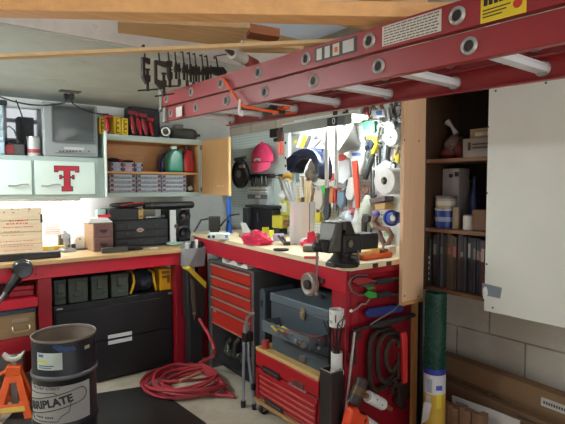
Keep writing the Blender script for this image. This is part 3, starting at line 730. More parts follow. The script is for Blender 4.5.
    for i in range(10, 90):
        ang = math.radians(i); tp = he+Vector((math.cos(ang), math.sin(ang)))*wleaf
        q = P.M @ Vector((tp.x, 1.6, tp.y)); e = q-EYE; px = 282.5+FOC*e.dot(_r)/e.dot(_f)
        if best is None or abs(px-229) < best[0]: best = (abs(px-229), ang)
    ang = best[1]; du = Vector((math.cos(ang), math.sin(ang))); dn = Vector((-du.y, du.x))*.02
    a, b = he, he+du*wleaf
    pts = [(a.x, a.y), (b.x, b.y), (b.x-dn.x, b.y-dn.y), (a.x-dn.x, a.y-dn.y)]
    IND = WOOD((204, 156, 104), 'z', .5, .1)
    dr = part(c2, 'door', MB().hexa([(x, zb2+.012, y) for x, y in pts], [(x, z2-.012, y) for x, y in pts]), IND, .003, label='right door with its wooden inside showing')
    e = .004; pts2 = [(b.x-du.x*.014+dn.x*.05, b.y-du.y*.014+dn.y*.05), (b.x+du.x*.002+dn.x*.05, b.y+du.y*.002+dn.y*.05), (b.x+du.x*.002-dn.x*1.05, b.y+du.y*.002-dn.y*1.05), (b.x-du.x*.014-dn.x*1.05, b.y-du.y*.014-dn.y*1.05)]
    part(dr, 'edge_band', MB().hexa([(x, zb2+.010, y) for x, y in pts2], [(x, z2-.010, y) for x, y in pts2]), M((232, 188, 126), .5, 0, .05))
    for zz in (zb2+.06, z2-.07): part(dr, 'hinge', MB().box(a.x-.012, a.x+.02, zz-.02, zz+.02, a.y-.0, a.y+.012), M((120, 112, 100), .4, .5), .002)
    mk = MB()
    for f_ in (.62, .7, .8): mk.cyl((a.x+du.x*wleaf*f_+dn.x*.0, zb2+.09, a.y+du.y*wleaf*f_), (a.x+du.x*wleaf*f_+dn.x*.1, zb2+.09, a.y+du.y*wleaf*f_+dn.y*.1), .005, seg=8)
    part(dr, 'screw_heads', mk, M((236, 222, 190), .4))
    # organizers on the lower shelf
    z0 = zb2+.036; hgt = (zs-.018-z0-.004)/4
    cols = ((109.5, 136), (137, 161.5), (162, 186.5)); rows = ('bottom row', 'second row from the bottom', 'second row from the top', 'top row'); cn = ('left column', 'middle column', 'right column')
    CL = M((170, 180, 192), .25, 0, .25, 40, 0, 0, 1.0); LT = M((74, 66, 74), .5); LT2 = M((150, 74, 84), .5)
    for ci, (a, b) in enumerate(cols):
        for ri in range(4):
            q0, q1 = P.p(a, 183, -.03)[0]+.003, P.p(b, 183, -.03)[0]-.003; v0 = z0+hgt*ri
            t = thing('parts_organizer', 'clear parts organizer in the open cabinet, %s, %s' % (cn[ci], rows[ri]), 'organizer', 'clear parts organizers on the lower cabinet shelf')
            part(t, 'tray', MB().box(q0, q1, v0+.0005, v0+hgt*.58, -.27, -.03), CL, .003); part(t, 'lid', MB().box(q0-.001, q1+.001, v0+hgt*.6, v0+hgt-.002, -.271, -.029), M((196, 204, 212), .25, 0, .1), .003)
            for s in (q0+.018, q1-.018): part(t, 'latch', MB().box(s-.012, s+.012, v0+hgt*.3, v0+hgt*.85, -.03, -.024), LT if ri % 2 else LT2, .002)
            m = MB(); x = q0+.04
            while x < q1-.045:
                w = random.uniform(.008, .02); m.box(x, x+w, v0+.006, v0+hgt*random.uniform(.3, .5), -.03, -.0285); x += w+.006
            part(t, 'contents', m, M((118, 122, 134), .6, 0, .3, 60))
    for i, (a, b) in enumerate(((111, 122.5), (123, 134), (134.5, 143))):
        for j in range(2):
            q0, q1 = P.p(a, 160, -.05)[0]+.002, P.p(b, 160, -.05)[0]-.002; h2 = .038; v0 = zs+.001+h2*j
            t = thing('bead_box', 'small clear case on the upper cabinet shelf, %s of the %s pair' % (('lower', 'upper')[j], ('left', 'middle', 'right')[i]), 'case', 'small clear cases on the upper cabinet shelf')
            part(t, 'case_body', MB().box(q0, q1, v0, v0+h2-.002, -.2, -.05), M(((176, 184, 206), (196, 186, 206), (170, 176, 196))[i], .3, 0, .2, 50), .003)
            part(t, 'latch', MB().box(q0+.002, q0+.014, v0+.006, v0+h2-.01, -.05, -.044).box(q1-.014, q1-.002, v0+.006, v0+h2-.01, -.05, -.044), M(((60, 56, 66), (150, 60, 74), (80, 66, 100))[i], .5), .001)
    v0 = zs+.078
    for i, (px, c, w, lb) in enumerate(((114, (34, 30, 34), .05, 'black pouch on top of the left small clear cases'), (119.5, (186, 48, 56), .03, 'little red pouch on top of the small clear cases'), (128, (36, 32, 36), .05, 'black pouch on the middle small clear cases'))):
        u = P.p(px, 155, -.1)[0]; solo('tool_pouch', lb, 'pouch', MB().ball((u, v0+.018-.004*i, -.11), w, .018-.004*i, .05, 14, .3, 30, i), M(c, .8))
    # three jugs on the upper shelf
    def jug(lb, px0, px1, c, dz, capc, w):
        q0, q1 = P.p(px0, 157, w)[0], P.p(px1, 157, w)[0]; u = (q0+q1)/2; r = (q1-q0)/2; hh = z2-.06-zs-dz
        t = thing('plastic_jug', lb, 'jug', 'coloured jugs in the open cabinet')
        out = [(u-r, zs+.002), (u+r, zs+.002), (u+r, zs+hh*.5), (u+r*.8, zs+hh*.72), (u+r*.35, zs+hh*.88), (u-r*.3, zs+hh*.88), (u-r*.75, zs+hh*.72), (u-r, zs+hh*.5)]
        part(t, 'jug_body', MB().prism(out, w-.11, w), M(c, .18, 0, .1, 6, 0, 0, 1.0, None, .5), .022, smooth=70)
        part(t, 'cap', MB().cyl((u, zs+hh*.88, w-.055), (u, zs+hh, w-.055), r*.42), M(capc, .4), .003)
        part(t, 'handle', MB().tube([(u+r*.45, zs+hh*.82, w-.05), (u+r*.85, zs+hh*.86, w-.05), (u+r*1.02, zs+hh*.6, w-.05), (u+r*.98, zs+hh*.38, w-.05)], .01, 8), M(c, .3))
    jug('dark blue jug behind the green one in the open cabinet', 161, 174, (36, 54, 110), .03, (120, 126, 140), -.16)
    jug('glossy teal green jug in the open cabinet', 168.5, 184, (40, 150, 124), .0, (210, 220, 214), -.03)
    jug('glossy red jug beside the right end of the cabinet', 184, 194.5, (176, 38, 48), .0, (60, 54, 54), -.03)
    q = P.r(180, 143, 189, 147, -.17); 
    solo('orange_box', 'small orange carton behind the red jug near the cabinet top', 'carton', MB().box(q[0], q[1], zs+.001, z2-.066, -.27, -.17), M((222, 140, 50), .5), bevel=.003)
    with Frame(P.M @ Matrix.Translation((P.p(191.5, 190, -.08)[0], z0+.001, -.1)) @ Matrix.Rotation(.42, 4, 'Z')):
        t = thing('cassette_case', 'black case leaning right of the clear organizers', 'case')
        part(t, 'case_body', MB().box(-.045, .03, .012, .135, -.1, 0), M((46, 46, 50), .5), .006); part(t, 'white_corner', MB().box(-.01, .031, .012, .05, 0, .004), M((216, 214, 210), .5))
    # ------------------------------ on top of the open cabinet
    zt2 = z2+.001
    YE_ = M((232, 194, 40), .5, 0, .05)
    def dcase(px0, px1, py0, lb, w, txt=True):
        q = P.r(px0, py0, px1, 133, w); t = thing('drill_case', lb, 'case', 'yellow cases on the open cabinet')
        part(t, 'case_body', MB().box(q[0]+.002, q[1]-.002, zt2, q[3], w-.16, w), YE_, .006)
        m = MB(); mm = (q[1]-q[0])
        for k in range(3):
            v = zt2+.02+k*(q[3]-zt2-.03)/3; m.box(q[0]+mm*.3, q[0]+mm*.42, v, v+(q[3]-zt2)*.24, w, w+.0015); m.box(q[0]+mm*.42, q[1]-mm*.25, v, v+.007, w, w+.0015); m.box(q[0]+mm*.42, q[1]-mm*.25, v+(q[3]-zt2)*.24-.007, v+(q[3]-zt2)*.24, w, w+.0015)
        part(t, 'lettering', m, M((44, 36, 20), .5))
    dcase(99, 105.5, 117, 'narrow yellow case at the left end of the cabinet top', -.06)
    dcase(113.5, 121, 116.5, 'middle yellow case with dark letters on the cabinet top', -.06)
    dcase(121.5, 128.5, 118, 'right yellow case with dark letters on the cabinet top', -.06)
    def red_tool(lb, px, py0, py1, w, lean, c=(176, 34, 46), nm='bar_clamp'):
        a, b = P.p(px, py1, w), P.p(px+lean, py0, w)
        t = thing(nm, lb, 'clamp', 'red clamps on the open cabinet')
        d = Vector((b[0]-a[0], b[1]-zt2, 0)); 
        part(t, 'bar', MB().tube([(a[0], zt2+.004, w), (b[0], b[1], w-.02)], .009, 8), M((70, 66, 66), .4, .5))
        part(t, 'grip', MB().tube([(a[0]+d.x*.1, zt2+d.y*.12, w+.004), (a[0]+d.x*.5, zt2+d.y*.5, w-.008), (a[0]+d.x*.75, zt2+d.y*.75, w-.012)], .019, 10, taper=[.8, 1.1, .8]), M(c, .4))
        part(t, 'jaw', MB().box(b[0]-.012, b[0]+.05, b[1]-.03, b[1]-.004, w-.035, w-.005), M(c, .4), .005)
    red_tool('red clamp among the yellow cases, at the left end', 108.5, 114, 132, -.03, -2)
    for i, (px, py, ln, lb) in enumerate(((134, 110, -3, 'red clamp just right of the yellow cases'), (141, 112, -4, 'second red clamp right of the yellow cases, leaning left'), (147, 113, -5, 'third red clamp right of the yellow cases, in the middle of the red row'),
                                     (153, 117, -4, 'last red clamp of the row, before the white ring'))):
        red_tool(lb, px, py, 132, -.08-.02*(i % 2), ln, (186, 30, 44) if i % 2 else (150, 30, 42))
    q = P.r(129, 108, 160, 133, -.2)
    t = thing('tool_case', 'large black case behind the red clamps on the cabinet', 'case')
    part(t, 'case_body', MB().box(q[0], q[1], zt2, q[3], -.33, -.2), M((34, 32, 36), .6), .01)
    part(t, 'handle', MB().tube([(q[0]+.1, q[3], -.26), (q[0]+.1, q[3]+.02, -.26), (q[1]-.1, q[3]+.02, -.26), (q[1]-.1, q[3], -.26)], .007, 8), M((34, 32, 36), .6))
    q = P.r(103, 108, 114, 120, -.12); t = thing('wire_coil', 'grey bunched cable resting behind the left yellow case', 'cable')
    c = ((q[0]+q[1])/2, zt2)
    part(t, 'coil', MB().tube([(c[0]+.06*math.cos(a), zt2+.08+.07*math.sin(a), -.2+.02*math.sin(2.3*a)) for a in [i*.42 for i in range(45)]], .007, 6), M((96, 92, 92), .6))
    # round lamp with white ring
    t = thing('headlamp', 'black round lamp with a white ring rim on the cabinet', 'lamp')
    c = P.p(165.5, 127.5); r = abs(P.p(170.5, 127)[0]-c[0])
    part(t, 'shell', MB().lathe([(0, -.08), (r*.8, -.08), (r*1.05, -.02), (r*1.1, 0), (r*.95, .004), (0, -.006)], (c[0], zt2+r*1.12, 0), (0, 0, 1), 24), M((26, 26, 28), .4), .0)
    part(t, 'white_ring', MB().lathe([(r*.58, .0), (r*.66, .008), (r*.86, .008), (r*.92, 0)], (c[0], zt2+r*1.12, .001), (0, 0, 1), 24), M((238, 234, 226), .4))
    # grey electric motor
    t = thing('electric_motor', 'grey electric motor lying on the right end of the open cabinet', 'motor')
    q = P.r(174, 125, 204, 139, -.1); v = zt2+.056
    part(t, 'motor_body', MB().cyl((q[0], v, -.16), (q[1]-.1, v, -.16), .055, seg=20), M((84, 80, 76), .6, .2), .006)
    part(t, 'end_bell', MB().lathe([(.055, 0), (.05, .03), (.03, .05), (.012, .055), (.012, .085), (0, .085)], (q[1]-.1, v, -.16), (1, 0, 0), 20), M((54, 50, 50), .5))
    part(t, 'terminal_box', MB().box(q[0]+.03, q[0]+.1, v+.04, v+.082, -.2, -.12), M((100, 96, 90), .6), .004)
    part(t, 'mounting_foot', MB().box(q[0]+.01, q[1]-.11, zt2, v-.045, -.21, -.11), M((84, 80, 76), .6), .003)

# ------------------------------------------------------------------ television and things on the low cabinet
with PY(3.92) as P:
    z0 = 1.677
    t = thing('television', 'old grey tube television with built-in player on the white cabinet', 'television')
    TVM = M((158, 162, 164), .45, 0, .04); q = P.r(43, 103.5, 98, 155); u0, u1, z1 = q[0]+.0, q[1], q[3]
    part(t, 'shell', MB().box(u0+.0, u1, z0, z1, -.05, 0), TVM, .012)
    part(t, 'rear_housing', MB().hexa([(u0+.01, z0, -.05), (u1-.01, z0, -.05), (u1-.01, z1-.01, -.05), (u0+.01, z1-.01, -.05)], [(u0+.07, z0, -.3), (u1-.07, z0, -.3), (u1-.07, z1-.08, -.3), (u0+.07, z1-.08, -.3)]), M((128, 130, 132), .6), .01)
    S = P.r(53, 107, 93.5, 141.5); b = .012
    part(t, 'bezel', MB().box(S[0]-b, S[1]+b, S[2]-b, S[2], 0, .010).box(S[0]-b, S[1]+b, S[3], S[3]+b, 0, .010).box(S[0]-b, S[0], S[2], S[3], 0, .010).box(S[1], S[1]+b, S[2], S[3], 0, .010), M((112, 114, 116), .5), .003)
    n = 10; vs = []; fs = []
    for j in range(n+1):
        for i in range(n+1):
            a, c = i/n*2-1, j/n*2-1; vs.append(((S[0]+S[1])/2+a*(S[1]-S[0])/2, (S[2]+S[3])/2+c*(S[3]-S[2])/2, .002+.02*(1-a*a)*(1-c*c)))
    for j in range(n):
        for i in range(n): k = j*(n+1)+i; fs.append((k, k+1, k+n+2, k+n+1))
    part(t, 'screen', MB()._add(vs, fs), M((84, 88, 90), .08, 0, .02), smooth=80)
    D = P.r(64, 147.5, 84, 149.2)
    part(t, 'tape_slot', MB().box(D[0], D[1], D[2]-.004, D[3]+.002, 0, .004), M((206, 208, 206), .4), .001)
    F = P.r(55, 143.5, 95, 153.5); part(t, 'player_panel', MB().box(F[0], F[1], F[2], F[2]+.004, 0, .012).box(F[0], F[1], F[3]-.004, F[3], 0, .006), M((132, 136, 138), .5))
    m = MB()
    for px in (60, 63, 67, 70, 73, 76, 80, 89): c = P.p(px, 151.3); m.cyl((c[0], c[1], 0), (c[0], c[1], .006), .007, seg=10)
    part(t, 'buttons', m, M((96, 98, 100), .5))
    # paint can
    t = thing('paint_can', 'white paint can with a red band left of the television', 'can')
    a, b_ = P.p(28.5, 148, .0)[0], P.p(42, 148, .0)[0]; c = (a+b_)/2; r = (b_-a)/2; hh = P.p(35, 137)[1]-z0
    part(t, 'can_body', MB().lathe([(0, 0), (r, 0), (r, hh), (0, hh)], (c, z0, -.06), (0, 1, 0), 28), M((196, 198, 200), .4, .1))
    part(t, 'red_band', MB().lathe([(r+.001, hh*.16), (r+.001, hh*.36)], (c, z0, -.06), (0, 1, 0), 28), M((176, 70, 66), .5))
    part(t, 'rim', MB().lathe([(r-.006, hh-.003), (r+.003, hh-.004), (r+.003, hh+.006), (r-.006, hh+.006)], (c, z0, -.06), (0, 1, 0), 28), M((170, 170, 170), .3, .7))
    # dark speaker box behind, on the window side
    q = P.r(18, 117, 34, 135, -.18)
    t = thing('bookshelf_speaker', 'dark grey box standing behind the paint can before the window', 'speaker')
    part(t, 'cabinet', MB().box(q[0], q[1], z0, q[3], -.3, -.18), M((74, 74, 80), .6), .005); part(t, 'grille', MB().box(q[0]+.012, q[1]-.012, z0+.02, q[3]-.012, -.18, -.172), M((60, 60, 66), .9, 0, .2, 60), .004)
    # black handled caddy at the left
    t = thing('battery_charger', 'black handled box with a red corner at the cabinet left end', 'charger')
    q = P.r(6, 141, 25, 156, -.02)
    part(t, 'body', MB().box(q[0], q[1], z0, z0+.08, -.16, -.02), M((86, 84, 86), .6), .01)
    part(t, 'handle', MB().tube([(q[0]+.01, z0+.07, -.08), (q[0]+.015, q[3]-.004, -.08), (q[0]+.04, q[3], -.08), (q[1]-.03, q[3]-.002, -.08), (q[1]-.01, q[3]-.02, -.08), (q[1]-.008, z0+.07, -.08)], .011, 8), M((34, 34, 38), .5))
    part(t, 'red_corner', MB().box(q[0]-.004, q[0]+.05, z0+.004, z0+.07, -.022, -.012), M((150, 48, 52), .5), .004)
    # pale blue plastic bin at the frame edge
    q = P.r(-12, 104, 5.2, 160, .02); t = thing('storage_drawers', 'pale blue plastic drawer tower with a black top at the left edge', 'drawer tower')
    part(t, 'tower_body', MB().box(q[0]-.1, q[1], z0, q[3], -.25, .0), M((168, 192, 208), .4), .006)
    for k in range(4):
        hh = (q[3]-z0)/4; part(t, 'drawer', MB().box(q[0]-.09, q[1]-.008, z0+hh*k+.006, z0+hh*(k+1)-.006, 0, .012), M((180, 202, 216), .35), .004)
    part(t, 'top_lid', MB().box(q[0]-.11, q[1]+.02, q[3]+.001, q[3]+.035, -.26, .01), M((36, 38, 42), .5), .006)
t = thing('loose_cable', 'black cable drooping from the ceiling behind the paint can', 'cable')
part(t, 'cord', MB().tube([onY(16, 100, 4.0), onY(20, 110, 3.98), onY(24, 122, 3.95), onY(26, 130, 3.92), (onY(26, 132, 3.9).x, 3.99, 1.70), (onY(28, 138, 3.9).x, 3.99, 1.683)], .0045, 6), BLK)
t = thing('coiled_cable', 'grey cable looping beside the pale blue drawer tower', 'cable')
part(t, 'cord', MB().tube([onY(4, 130, 3.9), onY(9, 126, 3.92), onY(14, 130, 3.93), onY(17, 138, 3.95), onY(18, 146, 3.98), (onY(19, 150, 3.9).x, 4.05, 1.683)], .005, 6), M((96, 100, 106), .5))
# light under the low cabinet
t = thing('undercabinet_light', 'fluorescent light fixed under the white wall cabinet', 'light')
part(t, 'housing', MB().box(-.1, 1.02, 4.02, 4.12, 1.335, 1.358), M((230, 230, 226), .4), .003)
part(t, 'tube', MB().cyl((-.06, 4.07, 1.318), (.98, 4.07, 1.318), .013), M((246, 250, 252), .4, 0, 0, 5, 0, UNDER))
# ================================================================== RIGHT BENCH
ZT = 1.06
fx = lambda y: 1.68+math.tan(BA)*(y-1.70)
rbn = thing('workbench', 'red workbench with a pale wooden top and vise along the right wall', 'workbench')
ov = .014
tp = [(1.700, 1.676), (2.537, 1.676), (2.537, 3.72), (fx(3.72)-ov, 3.72), (fx(1.73)-ov, 1.73), (1.672, 1.70)]
part(rbn, 'bench_top', MB().prism(tp, ZT-.03, ZT), WOOD((224, 204, 168), 'y', .55, .1), .004)
with PB(0) as P:
    L = 2.0; va = P.p(300, 280.3)[1]
    part(rbn, 'apron', MB().box(-L, -.0, va, ZT-.031, -.035, 0), M((176, 22, 42), .38, 0, .12, 6), .003)
    u0, u1 = P.p(331, 330)[0], -.004
    part(rbn, 'leg', MB().box(u0, u1, 0, va, -.085, -.003), RPAINT, .003)
    q0, q1 = P.p(201, 330)[0], P.p(211, 330)[0]
    part(rbn, 'leg', MB().box(-L, -L+.085, 0, va, -.085, -.003), RPAINT, .003)
    part(rbn, 'rear_leg', MB().box(-L+.02, -L+.1, 0, ZT-.031, -.64, -.56), RPAINT, .003)
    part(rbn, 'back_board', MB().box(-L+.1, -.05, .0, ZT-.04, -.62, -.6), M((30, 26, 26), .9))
XE = PY(1.70).p(413, 350)[0]
part(rbn, 'end_panel', MB().box(1.70, XE, 1.70, 1.725, .0, ZT-.031), M((142, 14, 32), .4, 0, .12, 5, .04), .002)
part(rbn, 'end_rim', MB().box(1.695, XE, 1.686, 1.70, ZT-.062, ZT-.031), RPAINT, .002)
# post and edge strip
with PY(1.60) as P:
    q = list(P.r(400, 100, 424.7, 303.5)); q[0] = P.p(400, 200, -.022)[0]; z0 = P.p(412, 303.5)[1]
    t = thing('wooden_post', 'pale upright board hanging at the near end of the right bench', 'board')
    part(t, 'upright_board', MB().box(q[0], q[1], z0, 2.49, -.022, 0), WOOD((226, 182, 144), 'z', .6, .08), .002)
    m = MB()
    for px, py in ((404.5, 296), (418, 296.5), (404.5, 140), (419, 141)): c = P.p(px, py); m.cyl((c[0], c[1], 0), (c[0], c[1], .0015), .0045, seg=10)
    part(t, 'mounting_screws', m, M((70, 50, 40), .5, .5))
    part(t, 'end_block', MB().box(q[0]-.002, q[1]-.001, z0, z0+.018, .0, .004), WOOD((206, 150, 96), 'x', .6, .1))
with PY(1.655) as P:
    a, b = P.p(413.3, 360)[0], P.p(417.3, 360)[0]
    solo('edge_strip', 'narrow wooden strip standing below the upright board beside the red panel', 'strip', MB().box(a, b, .0, z0+.1, -.02, 0), WOOD((190, 132, 76), 'z', .6, .12))

# ------------------------------------------------------------------ on the red end panel
IR2 = M((62, 46, 40), .55, .4, .2, 26, .12); GRIP = M((44, 42, 42), .7)
with PY(1.684) as P:
    p3 = lambda x, y, w=.012: (*P.p(x, y), w)
    q_ = lambda *pp: [P.p(*k) for k in pp]
    t = thing('lopping_shears', 'long-handled shears with red jaws, uppermost tool on the red end panel', 'shears')
    part(t, 'jaw', MB().prism(q_((350, 281), (354, 277), (366, 277), (372, 280), (366, 283), (357, 285)), .006, .018), M((150, 44, 48), .4), .003)
    part(t, 'lower_jaw', MB().prism(q_((357, 286), (366, 283.5), (374, 282.5), (366, 287)), .004, .014), M((110, 104, 100), .4, .6), .002)
    part(t, 'handle', MB().tube([p3(370, 281), p3(400, 277.5), p3(408, 277)], .007, 8), M((90, 88, 86), .5)); part(t, 'grip', MB().tube([p3(374, 281.5, .014), p3(378, 281, .014), p3(386, 280, .014), p3(390, 279.5, .014)], .016, 10, taper=[.6, 1, 1, .7]), GRIP)
    t = thing('wire_loop', 'grey cable loop hanging round the shear heads on the red panel', 'cable')
    part(t, 'cord', MB().tube([p3(x, y, .008) for x, y in ((366, 275), (356, 275), (350, 278), (348, 284), (351, 291), (358, 295), (366, 294))], .005, 6), M((96, 92, 92), .5))
    t = thing('pruning_shears', 'green-jawed pruner with black grip under the red-jawed shears', 'pruner')
    part(t, 'jaw', MB().prism(q_((362, 294), (366, 290), (374, 292), (374.5, 297), (368, 298)), .006, .02), M((52, 160, 66), .4), .004)
    part(t, 'upper_jaw', MB().prism(q_((364, 287), (372, 285.5), (374, 288), (367, 290)), .004, .014), M((60, 140, 60), .4), .003)
    part(t, 'handle', MB().tube([p3(374, 294.5), p3(400, 294), p3(408, 294)], .007, 8), M((104, 100, 98), .5)); part(t, 'grip', MB().tube([p3(374, 295, .014), p3(379, 294.5, .014), p3(386, 293.5, .014), p3(389, 293.5, .014)], .017, 10, taper=[.7, 1, 1, .7]), GRIP)
    t = thing('crank_wire', 'bent steel crank wire below the green pruner on the red panel', 'crank')
    part(t, 'wire', MB().tube([p3(x, y, .008) for x, y in ((351, 311), (356, 308), (360, 304), (364.5, 303.5), (368, 299))], .005, 7), M((172, 164, 156), .35, .6)); c = p3(350, 310.5, .008)
    part(t, 'tip', MB().ball(c, .009), M((226, 220, 210), .4))
    t = thing('blue_hand_saw', 'blue-bodied folding saw on the red end panel', 'saw')
    part(t, 'body', MB().prism(q_((362, 312), (366, 308), (400, 303), (400, 311), (380, 315), (366, 317)), .004, .026), M((44, 56, 120), .4), .006)
    t = thing('pruning_pole', 'black angled pole handle with a silver rod crossing the red panel', 'pole')
    part(t, 'arm', MB().tube([p3(350, 331, .02), p3(356, 328, .02), p3(411, 314, .02)], .011, 8), M((42, 38, 38), .5)); part(t, 'grip', MB().tube([p3(368, 325, .022), p3(374, 324, .022), p3(396, 318, .022), p3(400, 317, .022)], .018, 10, taper=[.7, 1, 1, .7]), GRIP)
    part(t, 'end_grip', MB().tube([p3(411, 314, .02), p3(404, 316, .02)], .014, 8), GRIP)
    part(t, 'brace_wire', MB().tube([p3(366, 323, .03), p3(389.5, 309, .03), p3(394, 304, .03), p3(398, 300, .03)], .004, 6), M((170, 160, 152), .35, .6))
    part(t, 'rod', MB().tube([p3(350.5, 331, .03), p3(349, 336, .034), p3(346, 364, .034), p3(339, 424, .034)], .0065, 8), M((172, 150, 146), .35, .6))
    t = thing('hinge_bracket', 'black bracket on the red panel left of the nested clamps', 'bracket')
    part(t, 'plate', MB().prism(q_((350, 333), (360, 332), (360, 337), (355, 340), (355, 364), (349, 366), (348, 354), (351, 352)), .001, .012), M((52, 34, 34), .6), .002)
    def C(lb, x0, y0, x1, y1, w, th):
        t = thing('c_clamp', lb, 'clamp', 'iron clamps nested on the red panel')
        a = P.p(x0, y0, w); b = P.p(x1, y1, w); r = .05; L_, R_, T_, B_ = a[0], b[0], a[1], b[1]
        cen = [(R_, T_-.02, w), (R_-.035, T_-.003, w), (L_+r, T_, w), (L_+r*.35, T_-r*.35, w), (L_, T_-r, w), (L_-.002, (T_+B_)/2, w), (L_+.004, B_+r*1.1, w), (L_+r*.4, B_+r*.4, w), (L_+r, B_, w), (R_-.03, B_+.008, w), (R_, B_+.03, w)]
        part(t, 'clamp_frame', MB().tube(cen, th, 8), IR2); part(t, 'pad', MB().cyl((R_, T_-.015, w), (R_, T_-.045, w), th*1.1, seg=10), IR2)
        part(t, 'screw', MB().cyl((R_, B_+.09, w), (R_, B_-.05, w), .007, seg=10), IR2); part(t, 'handle', MB().cyl((R_-.04, B_-.05, w), (R_+.035, B_-.042, w+.01), .0045, seg=8).ball((R_-.04, B_-.05, w), .007, seg=8), IR2)
    C('largest of three nested iron clamps, outermost on the red panel', 370, 334, 393, 384, .017, .0165)
    C('middle of three nested iron clamps on the red panel', 378, 337, 396, 377, .052, .015)
    C('smallest of three nested iron clamps, innermost on the red panel', 386, 342, 398, 369, .084, .0135)
    t = thing('red_lever', 'slim bright red lever hanging right of the nested clamps', 'handle')
    part(t, 'handle', MB().prism([P.p(*k, .11) for k in ((401.5, 333), (405.5, 331.5), (407, 336), (407, 382), (403, 384), (402.2, 350))], .098, .116), M((196, 44, 40), .45), .004)
    part(t, 'hook', MB().cyl((*P.p(403.5, 334, .11), .0), (*P.p(403.5, 334, .11), .11), .005, seg=8), IR2)
    t = thing('clamp_screw_cluster', 'rusty iron bar clamp head hanging below the nested clamps', 'clamp')
    part(t, 'jaw', MB().prism(q_((391, 381), (402, 379), (405, 388), (400, 398), (404, 404), (398, 408), (393, 402), (395, 392)), .004, .03), IR2, .003)
    part(t, 'bar', MB().prism(q_((403, 384), (407, 384), (408, 396), (404, 398)), .002, .014), IR2)
    t = thing('rubber_mallet', 'black mallet with a white wrapped handle on the red panel', 'mallet')
    a, b = Vector(P.p(358, 391, .07)), Vector(P.p(391, 409, .07)); d = (b-a).normalized(); n = Vector((-d.y, d.x))
    pt = lambda s, m, w: (a.x+d.x*s+n.x*m, a.y+d.y*s+n.y*m, w); ln = (b-a).length
    part(t, 'head', MB().cyl(pt(0, -.066, .07), pt(0, .066, .07), .033, seg=20), M((44, 34, 30), .6, 0, .1), .006)
    part(t, 'head_label', MB().cyl(pt(0, -.02, .07), pt(0, .02, .07), .0335, seg=20), M((92, 66, 34), .6))
    part(t, 'handle', MB().tube([pt(ln*.15, 0, .07), pt(ln*.8, 0, .07), pt(ln, 0, .07)], .012, 10), WOOD((120, 78, 52), 'x'))
    part(t, 'white_wrap', MB().cyl(pt(ln*.27, 0, .07), pt(ln*.74, 0, .07), .03, seg=18), M((224, 222, 220), .5), .004)
    m = MB(); m.cyl(pt(ln*.42, .006, .099), pt(ln*.42, .006, .101), .004, seg=8).cyl(pt(ln*.6, -.004, .099), pt(ln*.6, -.004, .101), .004, seg=8); part(t, 'wrap_holes', m, M((60, 56, 60), .6))
    # second mallet like tool at the foot of the picture
    t = thing('caulking_gun', 'orange tool with a white cylinder low on the red panel', 'tool')
    part(t, 'orange_body', MB().prism(q_((336, 424), (341, 403), (347, 402), (350, 408), (357, 411), (359, 418), (356, 428), (348, 436), (338, 436)), .03, .08), M((232, 74, 36), .4), .008)
    a, b = Vector((*P.p(354, 415), .05)), Vector((*P.p(384, 436), .05)); d = b-a
    part(t, 'white_cylinder', MB().cyl(a, b, .03, seg=20), M((222, 222, 222), .45), .004); part(t, 'end_ring', MB().cyl(a-d*.03, a+d*.02, .032, seg=20).cyl(a-d*.1, a-d*.03, .02, seg=14), M((48, 40, 40), .5), .002)
    c = a+d*.35; part(t, 'vent_hole', MB().cyl((c.x, c.y+.0, .079), (c.x, c.y, .081), .005, seg=8), M((60, 56, 60), .6))
